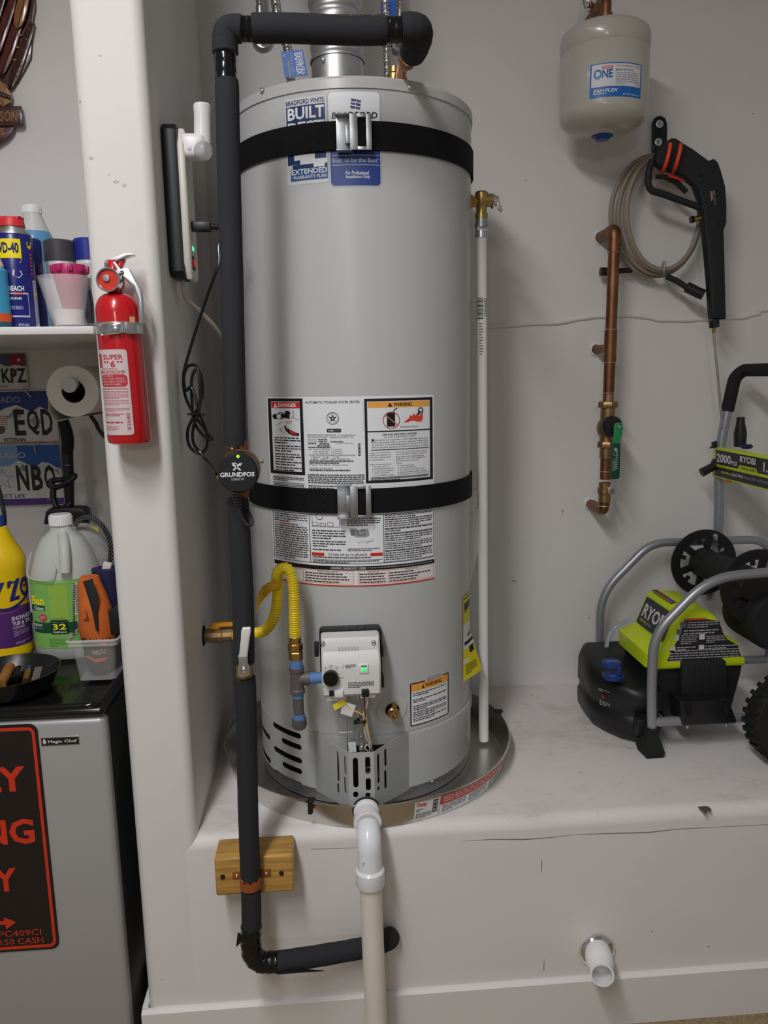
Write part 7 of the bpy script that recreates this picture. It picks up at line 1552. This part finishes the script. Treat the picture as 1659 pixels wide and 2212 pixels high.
# black and red metal sign on the fridge door
sgn = thing('metal_sign', 'black metal sign with red lettering and border stuck on the fridge door', 'sign', c5(390, 1720))
YS = YD-0.0012
tr, br = c5(245, 252, YS), c5(388, 1716, YS); Xr = (tr.x+br.x)/2; zt_, zb_ = c5(60, 258, YS).z, c5(200, 1728, YS).z
km = (c5(300, 1000, YS).x-c5(0, 1000, YS).x)/300.0; Xl = Xr-0.34
pts = []; w, hgt, r = Xr-Xl, zt_-zb_, 0.018
for cx_, cy_, a in ((w-r, hgt-r, 0), (r, hgt-r, PI/2), (r, r, PI), (w-r, r, 1.5*PI)): pts += [(cx_+r*math.cos(a+i*PI/12), cy_+r*math.sin(a+i*PI/12)) for i in range(7)]
g = G(); g.prism(pts, (Xl, YS, zb_), (1, 0, 0), (0, 0, 1), 0.0015); g.build('sign_plate', ink(30, 25, 24), sgn)
def sg_fn(x, y, h): f = (y-252)/(1722-252.0); return V(Xr-((318)-x)*km, YS-0.0016-h, zt_+(zb_-zt_)*f)   # x measured on the middle row (right edge 318)
RD = (204, 52, 28); d = Decal(sg_fn); xl_ = 318-(Xr-Xl)/km
i0, i1 = 14, 42
def rr_ring(d, x0, y0, x1, y1, r, w_, c, l):
    P = []
    for cx_, cy_, a in ((x1-r, y0+r, -PI/2), (x1-r, y1-r, 0), (x0+r, y1-r, PI/2), (x0+r, y0+r, PI)): P += [((cx_+r*math.cos(a+i*PI/12), cy_+r*math.sin(a+i*PI/12)), (cx_+(r-w_)*math.cos(a+i*PI/12), cy_+(r-w_)*math.sin(a+i*PI/12))) for i in range(7)]
    for i in range(len(P)): a, b = P[i], P[(i+1) % len(P)]; d.poly([a[0], a[1], b[1], b[0]], c, l)
rr_ring(d, xl_+14, 270, 300, 1706, 44, 20, RD, 1)
LT = lambda x, y: x-(y-985)*0.0975       # picture column -> column on the middle row
def word(t, xr, y0, y1, lw, bold=0.035): ym = (y0+y1)/2; R_ = LT(xr, ym); d.text(t, R_-lw, y0, R_, y1, RD, 1, bold)
word('HARLEY', 172, 510, 668, 880); word('PARKING', 226, 845, 1008, 1000, 0.03); word('ONLY', 108, 1158, 1316, 560)
a_ = LT(98, 1520); d.poly([(a_-420, 1508), (a_-78, 1508), (a_-78, 1484), (a_, 1522), (a_-70, 1566), (a_-74, 1534), (a_-420, 1534)], RD, 1)
word('PC409CI', 266, 1578, 1618, 285, 0.0); word('150 CASH', 280, 1634, 1674, 286, 0.0); d.build('sign_lettering', sgn)

# ------------------------------------------------------------------ bottles on the fridge
k4b = 350/1548.0; c4 = lambda x, y, Y: at(x*k4b, 1060+y*k4b, Y=Y)
def p4r(x0, x1, y, Y): return (c4(x1, y, Y)-c4(x0, y, Y)).length/2
# clear gallon jug with green label
YJ = -0.06; xj = c4(600, 900, YJ).x; rj = p4r(262, 955, 830, YJ)*0.94
jg = thing('cleaner_jug', 'translucent gallon jug with green label and white cap on the fridge', 'jug', (xj, YJ, FZ))
zc0, zc1 = c4(582, 322, YJ).z, c4(582, 222, YJ).z; zsh = c4(600, 760, YJ).z; xcap = c4(584, 280, YJ).x
xj = (xj+xcap)/2+0.004; xcap = xj
def ringj(z, s, wob=0.0): return [V(xj+rj*s*math.copysign(abs(math.cos(a))**0.82, math.cos(a)), YJ+rj*0.86*s*math.copysign(abs(math.sin(a))**0.82, math.sin(a)), z) for a in [2*PI*i/40 for i in range(40)]]
rcap = p4r(476, 690, 280, YJ)
g = G(); g.quadgrid([ringj(FZ+0.001, 0.9), ringj(FZ+0.012, 0.99), ringj(FZ+0.05, 1.0), ringj(zsh-0.02, 1.0), ringj(zsh+0.005, 0.97), ringj(zsh+(zc0-zsh)*0.45, 0.78), ringj(zsh+(zc0-zsh)*0.75, 0.56), ringj(zc0-0.012, rcap/rj*0.98), ringj(zc0, rcap/rj*0.9)], 0, True, True); bj = g.build('jug_body', mat('cloudy_clear_plastic', rgb(226, 229, 226), 0.28, trans=0.4, ior=1.25), jg, ang=50)
hx = c4(660, 560, YJ-0.05)
g = G(); g.tube(spline([V(xj+0.012, YJ-0.030, zc0-0.02), V(xj+0.024, YJ-0.064, zsh+(zc0-zsh)*0.55), V(xj+0.026, YJ-0.080, zsh+0.012)], 8), 0.0125, 16); g.build('jug_handle', MATS['cloudy_clear_plastic'], jg)
for xx_ in (0.05,): g = G(); g.tube(spline([V(xj-0.058, YJ-0.050, zsh+0.06), V(xj-0.068, YJ-0.060, zsh+0.004), V(xj-0.01, YJ-0.082, zsh-0.003), V(xj+0.004, YJ-0.075, zsh+0.03)], 8), 0.0016, 8); g.build('moulded_edge', MATS['cloudy_clear_plastic'], jg)
g = G(); g.lathe([(0, 0), (rcap, 0), (rcap, zc1-zc0-0.003), (rcap-0.003, zc1-zc0), (0, zc1-zc0)], (xj, YJ, zc0), n=36)
for i in range(36): a = 2*PI*i/36; g.box((xj+rcap*math.cos(a), YJ+rcap*math.sin(a), zc0+(zc1-zc0)*0.4), (0.0014, 0.0014, (zc1-zc0)*0.75), a)
g.build('cap', M_white, jg)
toc = math.atan2(CAM.x-xj, -(CAM.y-YJ)); zl1, zl0 = c4(560, 850, YJ-rj*0.8).z, c4(560, 1500, YJ-rj*0.8).z
def jl(x, y, h):
    # x 260..960 picture columns on the label row, y 830..1520
    a = toc+math.asin(max(-0.99, min(0.99, (x-600)/352.0))); ca, sa = math.sin(a), -math.cos(a)
    return V(xj+(rj+h+0.0004)*math.copysign(abs(ca)**0.82, ca), YJ+(rj*0.86+h+0.0004)*math.copysign(abs(sa)**0.82, sa), zl1+(zl0-zl1)*(y-850)/650.0)
LG, DG = (128, 186, 92), (24, 78, 52)
d = Decal(jl, 30); d.rect(262, 850, 940, 1500, LG, 1); d.rect(262, 850, 600, 880, (150, 204, 120), 2); d.rect(430, 900, 560, 1240, (150, 190, 76), 2)
d.rect(270, 1250, 640, 1352, DG, 2); d.rrect(424, 1226, 548, 1362, 12, (20, 50, 40), 3); d.text('32', 440, 1262, 526, 1322, (240, 230, 40), 4, 0.03); d.text('Gallons', 438, 1330, 528, 1350, WHT, 4, 0.01); d.text('Makes up to', 434, 1240, 536, 1252, (180, 200, 190), 4); d.text('Concentrate', 428, 1206, 524, 1218, DG, 3, 0.01)
d.text('Ban', 276, 1000, 386, 1084, (238, 230, 50), 5, 0.04); d.rect(264, 1090, 386, 1140, DG, 3); d.text('Odors', 290, 1096, 376, 1136, WHT, 4, 0.02)
st_ = []
for i in range(24): a = 2*PI*i/24; r_ = 40 if i % 2 else 33; st_.append((362+r_*math.cos(a), 1205+r_*math.sin(a)))
d.poly(st_, (196, 66, 84), 4); d.greek(340, 1186, 386, 1226, 4, (236, 190, 196), 5, 0.4); d.text('lyptus', 264, 1256, 350, 1300, WHT, 4, 0.01); d.greek(264, 1306, 356, 1330, 2, (160, 200, 180), 4, 0.4)
d.rrect(612, 884, 760, 1190, 14, (206, 208, 204), 3)
for i in range(24): d.rect(632, 904+i*11.4, 740, 909+i*11.4, (70, 70, 74), 4)
d.rrect(636, 1206, 780, 1360, 10, (206, 208, 204), 3)
for i in range(11): d.rect(652, 1218+i*12.4, 740, 1224+i*12.4, (60, 80, 76), 4)
d.greek(400, 1406, 560, 1490, 6, (90, 140, 80), 3, 0.35); d.build('jug_label', bj)
# yellow bottle with purple label at the picture edge
YZ = -0.07; xz = c4(10, 900, YZ).x; xz = c4(6, 290, YZ).x*0.45+c4(30, 1300, YZ).x*0.55; rz_ = abs(c4(300, 1300, YZ).x-xz)*0.97
zb = thing('cleaner_bottle', 'yellow bottle with purple label and blue cap at the fridge left side', 'bottle', (xz, YZ, FZ))
zz_ = lambda y: c4(100, y, YZ).z
prof = [(0, 0), (rz_*0.94, 0.0), (rz_, 0.008), (rz_, zz_(1500)-FZ), (rz_*0.985, zz_(1480)-FZ), (rz_*0.985, zz_(820)-FZ), (rz_, zz_(790)-FZ), (rz_, zz_(720)-FZ), (rz_*1.03, zz_(640)-FZ), (rz_*0.86, zz_(560)-FZ), (rz_*0.62, zz_(470)-FZ), (rz_*0.46, zz_(380)-FZ), (rz_*0.38, zz_(345)-FZ), (rz_*0.32, zz_(336)-FZ), (0, zz_(330)-FZ)]
g = G(); g.lathe(prof, (xz, YZ, FZ), n=48); M_zy = mat('yellow_bottle_plastic', rgb(232, 196, 16), 0.35); zbo = g.build('bottle_body', M_zy, zb)
g = G(); g.lathe([(0, 0), (rz_*0.31, 0), (rz_*0.29, zz_(240)-zz_(332)), (0, zz_(240)-zz_(332))], (xz, YZ, zz_(332)), n=28); g.build('cap', mat('blue_screw_cap', rgb(30, 70, 176), 0.4), zb)
toc2 = math.atan2(CAM.x-xz, -(CAM.y-YZ)); zq1, zq0 = c4(100, 850, YZ-rz_*0.9).z, c4(100, 1500, YZ-rz_*0.9).z
def zl(x, y, h):
    a = toc2+math.asin(max(-0.99, min(0.99, (x-14)/282.0))); return V(xz+(rz_*0.985+h+0.0004)*math.sin(a), YZ-(rz_*0.985+h+0.0004)*math.cos(a), zq1+(zq0-zq1)*(y-850)/650.0)
NV, PU = (34, 36, 120), (84, 40, 110)
d = Decal(zl, 24); d.rect(-270, 1120, 292, 1500, PU, 1); d.poly([(x, 1120+46*math.cos((x-20)/270*PI/2)) for x in range(-250, 291, 20)]+[(290, 1110), (-250, 1110)], (222, 178, 40), 2)
def arc(yo, amp, w_, c, l):
    for x in range(-250, 285, 15):
        f = lambda q: yo+amp*(1-((q-20)/270.0)**2); d.poly([(x, f(x)), (x+15, f(x+15)), (x+15, f(x+15)+w_), (x, f(x)+w_)], c, l)
arc(1010, 110, 26, NV, 3)
d.poly([(66, 872), (196, 858), (190, 884), (130, 1028), (182, 1020), (178, 1056), (72, 1066), (76, 1040), (142, 890), (98, 898), (88, 930), (58, 936)], NV, 3)
d.ring(248, 955, 52, 22, NV, 3, 24, ry=90); d.rect(228, 936, 280, 952, NV, 4); d.poly([(-60, 880), (36, 874), (-40, 1000), (-60, 1000)], NV, 3)
d.text('SHOWER', 70, 1210, 300-10, 1252, (222, 214, 230), 3, 0.03); d.text('TUB & TILE', 74, 1262, 300, 1300, (222, 214, 230), 3, 0.03); d.text('CLEANER', 76, 1308, 208, 1332, (200, 186, 214), 3, 0.02)
d.greek(80, 1350, 260, 1412, 4, (190, 170, 204), 3, 0.35); d.greek(90, 1460, 270, 1486, 2, (190, 170, 204), 3, 0.4); d.build('bottle_label', zbo)
# pump sprayer behind the jug
YP = 0.16; xp = c4(740, 500, YP).x; rp_ = p4r(330, 1080, 620, YP)*0.93
ps = thing('pump_sprayer', 'white pump sprayer with black handle and braided hose behind the jug', 'sprayer', (xp, YP, FZ))
zk = lambda y, Y=YP: c4(740, y, Y).z
g = G(); g.lathe([(0, 0), (rp_*0.92, 0), (rp_, 0.012), (rp_, zk(720)-FZ), (rp_*0.94, zk(560)-FZ), (rp_*0.74, zk(420)-FZ), (rp_*0.42, zk(320)-FZ), (rp_*0.3, zk(300)-FZ), (0, zk(300)-FZ)], (xp, YP, FZ), n=44); g.build('tank', mat('white_tank_plastic', rgb(206, 206, 206), 0.4), ps)
xk = c4(625, 250, YP).x
g = G(); ol = [(412, 322), (430, 205), (470, 172), (640, 160), (780, 168), (815, 190), (842, 300), (700, 300), (690, 240), (560, 236), (480, 330)]
g.prism([((q := c4(x, y, YP-0.02)).x, q.z) for x, y in reversed(ol)], (0, YP+0.03, 0), (1, 0, 0), (0, 0, 1), 0.05, 0.006); g.build('pump_handle', M_blk, ps)
g = G(); g.cyl(V(xp, YP, zk(310)), V(xp, YP, zk(200)), 0.02, n=20); g.build('pump_rod', M_blk, ps)
c3q = lambda x, y, Y=0.20: at(x*k3, 740+y*k3, Y=Y)
g = G(); pts, rr = [], []
a, b = c3q(645, 800), c3q(688, 1140)
for i in range(61): t_ = i/60; pts.append(a.lerp(b, t_)+V(0.006*math.sin(t_*PI), 0, 0)); rr.append(0.0138+0.002*math.sin(t_*PI)+(0.0016 if i % 4 < 2 else 0))
g.tube(pts, rr, 20); g.build('wand_grip', M_blk_m, ps)
g = G(); g.tube([c3q(688, 1136), c3q(694, 1250), c3q(706, 1380), c3q(716, 1700)], [0.0155, 0.0150, 0.0135, 0.012], 16); g.build('wand_body', M_blk, ps)
g = G(); g.box(c3q(690, 1255, 0.184), (0.012, 0.001, 0.0012)); g.build('wand_mark', ink(200, 200, 200), ps)
g = G(); g.tube(spline([c3q(520, 1420, 0.19), c3q(560, 1480, 0.185), c3q(640, 1460, 0.18), c3q(760, 1380, 0.185), c3q(740, 1360, 0.19), c3q(640, 1400, 0.2)], 6, True), 0.0075, 12, True); g.build('wand_bracket', M_blk, ps)
g = G(); g.tube(spline([c3q(545, 1480, 0.19), c3q(548, 1600, 0.185), c3q(590, 1690, 0.18), c3q(660, 1690, 0.18), c3q(730, 1640, 0.185)], 8), 0.0085, 14); g.build('trigger_loop', M_blk, ps)
M_braid = mat('braided_hose', rgb(52, 54, 56), 0.4, bump=0.6, bscale=400, var=0.6, vscale=260)
hp2 = [c4(x, y, Yq) for x, y, Yq in ((720, 330, 0.10), (745, 290, 0.09), (810, 252, 0.08), (900, 270, 0.08), (990, 350, 0.08), (1045, 460, 0.09), (1060, 580, 0.1), (1045, 720, 0.11), (1040, 800, 0.12))]
g = G(); P_ = spline(hp2, 8); g.tube(P_, 0.0066, 14); ho = g.build('braided_hose', M_braid, ps)
for ph in (0, PI/2, PI, 1.5*PI):
    g = G(); hel = []
    for i, p in enumerate(P_):
        tn = (P_[min(i+1, len(P_)-1)]-P_[max(i-1, 0)]).normalized(); u, v, _ = basis(tn); a = ph+i*0.75; hel.append(p+(u*math.cos(a)+v*math.sin(a))*0.0068)
    g.tube(hel, 0.0007, 5); g.build('braid_strand', ink(150, 152, 150), ho)
g = G(); g.tube(spline([c3q(930, 750, 0.22), c3q(985, 830, 0.2), c3q(1060, 950, 0.2), V(-0.60, 0.22, 1.30), V(-0.60, 0.2, 1.15)], 8), 0.0055, 12); g.build('hose', M_braid, ps)
sheet([c4(850, 338, 0.06), c4(938, 350, 0.06), c4(945, 400, 0.06), c4(868, 348, 0.06)]).build('yellow_mark', ink(200, 186, 60), ps)
g = G(); g.tube(spline([c4(-30, -80, 0.05), c4(16, 100, 0.05), c4(40, 230, 0.05), c4(46, 320, 0.06)], 6), 0.0055, 12); g.build('braided_cable', M_braid, None, 'grey braided hose end hanging behind the yellow bottle', 'hose')
# clear bin with can coolers
zf_ = FZ+0.001; bl_, brr = at(170, 1471, Z=zf_), at(264, 1469, Z=zf_); YB2 = bl_.y
rim_y = YB2-0.010; rz2 = at(200, 1382, Y=rim_y).z; xl0 = at(140, 1382, Y=rim_y).x; bw = 0.15; bd_ = 0.16
bn = thing('storage_bin', 'small clear plastic bin at the front corner of the fridge', 'bin', (bl_.x+bw/2, YB2+bd_/2, FZ))
xr1 = min(xl0+bw+0.02, PXL-0.03); xr0 = min(bl_.x+bw-0.02, xr1-0.012)
def sq(x0, x1, y0, y1, z, r=0.012):
    P = []
    for cx_, cy_, a in ((x1-r, y1-r, 0), (x0+r, y1-r, PI/2), (x0+r, y0+r, PI), (x1-r, y0+r, 1.5*PI)): P += [V(cx_+r*math.cos(a+i*PI/8), cy_+r*math.sin(a+i*PI/8), z) for i in range(5)]
    return P
M_bin = mat('clear_bin_plastic', (0.82, 0.82, 0.80), 0.08, alpha=0.22)
g = G(); g.quadgrid([sq(bl_.x, xr0, YB2, YB2+bd_, FZ+0.0012), sq(xl0+0.008, xr1-0.006, rim_y+0.006, YB2+bd_+0.008, rz2-0.012)], 0, True, False); g.quadgrid([sq(bl_.x, xr0, YB2, YB2+bd_, FZ+0.0013), sq(bl_.x+0.04, xr0-0.04, YB2+0.04, YB2+bd_-0.04, FZ+0.0013)], 0, True, False); g.build('bin_walls', M_bin, bn)
g = G(); P_ = sq(xl0, xr1, rim_y, YB2+bd_+0.014, rz2-0.004); g.tube(P_, 0.0028, 8, True); g.quadgrid([sq(xl0, xr1, rim_y, YB2+bd_+0.014, rz2), sq(xl0, xr1, rim_y, YB2+bd_+0.014, rz2-0.016)], 0, True, False); g.build('bin_rim', mat('clear_rim_plastic', (0.75, 0.75, 0.74), 0.12, alpha=0.4), bn)
YO = YB2+0.055
def cooler_ring(xa, xb, z, Y, dpt): 
    cx_, w_2 = (xa+xb)/2, (xb-xa)/2; return [V(cx_+w_2*math.cos(2*PI*i/36), Y+dpt*math.sin(2*PI*i/36), z) for i in range(36)]
ok = thing('can_cooler', 'orange zippered can cooler with dark flame base in the clear bin', 'can cooler', (c4(860, 1600, YO).x, YO, FZ))
rows = ((850, 735, 905), (900, 700, 925), (1050, 712, 985), (1200, 716, 1040), (1350, 712, 1060), (1450, 740, 1072), (1560, 768, 1078), (1640, 780, 1080), (1740, 820, 1060))
zmin = c4(900, 1740, YO-0.02).z; shift = max(0, FZ+0.006-zmin)
g = G(); rings = []
for y, xa, xb in rows:
    pa, pb = c4(xa, y, YO-0.03), c4(xb, y, YO-0.03); rings.append(cooler_ring(pa.x, pb.x, max(pa.z, FZ+0.004), YO, 0.036 if y > 900 else 0.016))
R_ = g.quadgrid(rings, 0, True, True)
for f in g.bm.faces:
    zc = sum(v.co.z for v in f.verts)/len(f.verts)
    if zc < c4(850, 1430, YO-0.03).z: f.material_index = 1
M_or = mat('orange_neoprene', rgb(206, 104, 40), 0.6, var=0.25, vscale=14); M_dk = mat('dark_print_neoprene', rgb(44, 28, 28), 0.6)
co = g.build('sleeve', [M_or, M_dk], ok)
def coo(x, y, h):
    p = c4(x, y, YO-0.038); return V(p.x, YO-0.0395-h+0.028*max(0, abs(x-900)/190.0)**2.2, p.z)
d = Decal(coo, 20)
for i in range(5): x0 = 760+i*58; d.poly([(x0, 1450), (x0+20, 1410+8*(i % 2)), (x0+34, 1440), (x0+46, 1404), (x0+60, 1450)], (44, 28, 28), 1)
for pts in ([(800, 1590), (850, 1570), (900, 1600), (860, 1610)], [(880, 1620), (940, 1600), (1020, 1600), (1000, 1630), (930, 1640)], [(960, 1460), (1000, 1440), (1010, 1500)], [(830, 1600), (880, 1590), (920, 1625)]): d.poly(pts, (206, 90, 34), 1)
d.text('HARLEY-D', 884, 1520, 1012, 1566, (196, 184, 172), 2, 0.02, slant=0.0); d.poly([(712, 1240), (760, 1140), (820, 1150), (850, 1240), (800, 1260)], (120, 56, 40), 1)
d.build('sleeve_print', co)
g = G(); zp = [(790, 868), (884, 840), (900, 900), (940, 1000), (930, 1180), (940, 1350), (915, 1330), (880, 1150), (835, 1000)]
g.prism([((q := c4(x, y, YO-0.04)).x, q.z) for x, y in reversed(zp)], (0, YO-0.038, 0), (1, 0, 0), (0, 0, 1), 0.003, 0.001); g.build('zipper_flap', M_blk_m, ok)
for i in range(24):
    y = 890+i*21; g = G(); g.box(c4(704+4*math.sin(i/24*PI), y, YO-0.034), (0.004, 0.004, 0.0022)); g.build('stitch', M_blk, ok)
YN = YO+0.066
nk_ = thing('can_cooler', 'navy blue can cooler standing behind the orange one', 'can cooler', (c4(1000, 1300, YN).x, YN, FZ))
g = G(); rings = []
for y, xa, xb in ((775, 838, 1105), (1000, 880, 1120), (1300, 930, 1140), (1700, 960, 1160)):
    pa, pb = c4(xa, y, YN-0.03), c4(xb, y, YN-0.03); rings.append(cooler_ring(pa.x, min(pb.x, PXL-0.022), max(pa.z, FZ+0.004), YN, 0.03))
g.quadgrid(rings, 0, True, True); g.build('sleeve', mat('navy_neoprene', rgb(34, 32, 72), 0.65), nk_)
g = G(); pa = c4(1020, 740, YN); g.box(pa, (0.02, 0.012, 0.03), Matrix.Rotation(0.3, 4, 'Y'), 0.003); g.build('contents_tag', mat('white_red_tag', rgb(210, 200, 200), 0.5), nk_)
g = G(); pb = [(1000, 1170), (1126, 1085), (1140, 1380), (1020, 1390)]
g.prism([((q := c4(x, y, YO-0.02)).x, q.z) for x, y in reversed(pb)], (0, YO-0.005, 0), (1, 0, 0), (0, 0, 1), 0.012, 0.003); g.build('folded_pouch', M_blk, None, 'black folded pouch beside the orange can cooler', 'pouch')
# shallow black pan with small tools
zp_ = FZ+0.045; pe = at(136, 1432, Z=zp_); _b, _f = at(70, 1413, Z=zp_), at(5, 1488, Z=zp_); pe.y = (_b.y+_f.y)/2; Rp = (_b.y-_f.y)/2; px0 = pe.x-Rp
pnn = thing('frying_pan', 'shallow black pan holding small tools on the fridge top', 'pan', (px0, pe.y, FZ))
pcn = V(px0, pe.y, FZ+0.001)
g = G(); g.lathe([(0, 0), (Rp*0.74, 0), (Rp*0.84, 0.006), (Rp, 0.044), (Rp+0.002, 0.046), (Rp-0.001, 0.0465), (Rp*0.82, 0.009), (Rp*0.72, 0.003), (0, 0.003)], pcn, n=64); g.build('dish', mat('black_nonstick', rgb(18, 18, 18), 0.3), pnn)
def tool(name, label, cat, p0, p1, r, m, tip=None):
    a, b = p0, p1; t = thing(name, label, cat, (a+b)/2); g = G(); g.tube([a, a.lerp(b, 0.8), b], [r, r, r*0.85], 14); g.build('grip', m, t)
    if tip: g = G(); g.tube([b, b+(b-a)*0.45], [r*0.6, r*0.5], 12); g.build('tip', tip, t)
zi = FZ+0.016
def onp(x, y, dz=0.0): return at(x*k4b, 1060+y*k4b, Z=zi+dz)
tool('wooden_tool', 'tan wooden-handled tool lying in the black pan', 'tool', onp(0, 1860), onp(100, 1680, 0.012), 0.0125, M_w3)
tool('glue_tube', 'small blue and brass lighter tube in the black pan', 'lighter', onp(250, 1820), onp(275, 1720, 0.012), 0.0085, M_brass, mat('blue_metal', rgb(70, 90, 140), 0.3, 0.6))
t = thing('steel_clip', 'flat steel strip leaning in the black pan', 'metal strip', onp(310, 1780)); a, b = onp(296, 1830), onp(336, 1690, 0.018)
sheet([a, a+V(0.016, 0.002, 0), b+V(0.016, 0.002, 0), b], 0.002).build('strip', M_zinc, t)
g = G(); g.tube([onp(90, 1800, 0.0), onp(150, 1790, 0.004), onp(180, 1700, 0.006)], 0.008, 12); g.build('key_fob', M_blk_g, None, 'glossy black fob lying among tools in the pan', 'key fob')
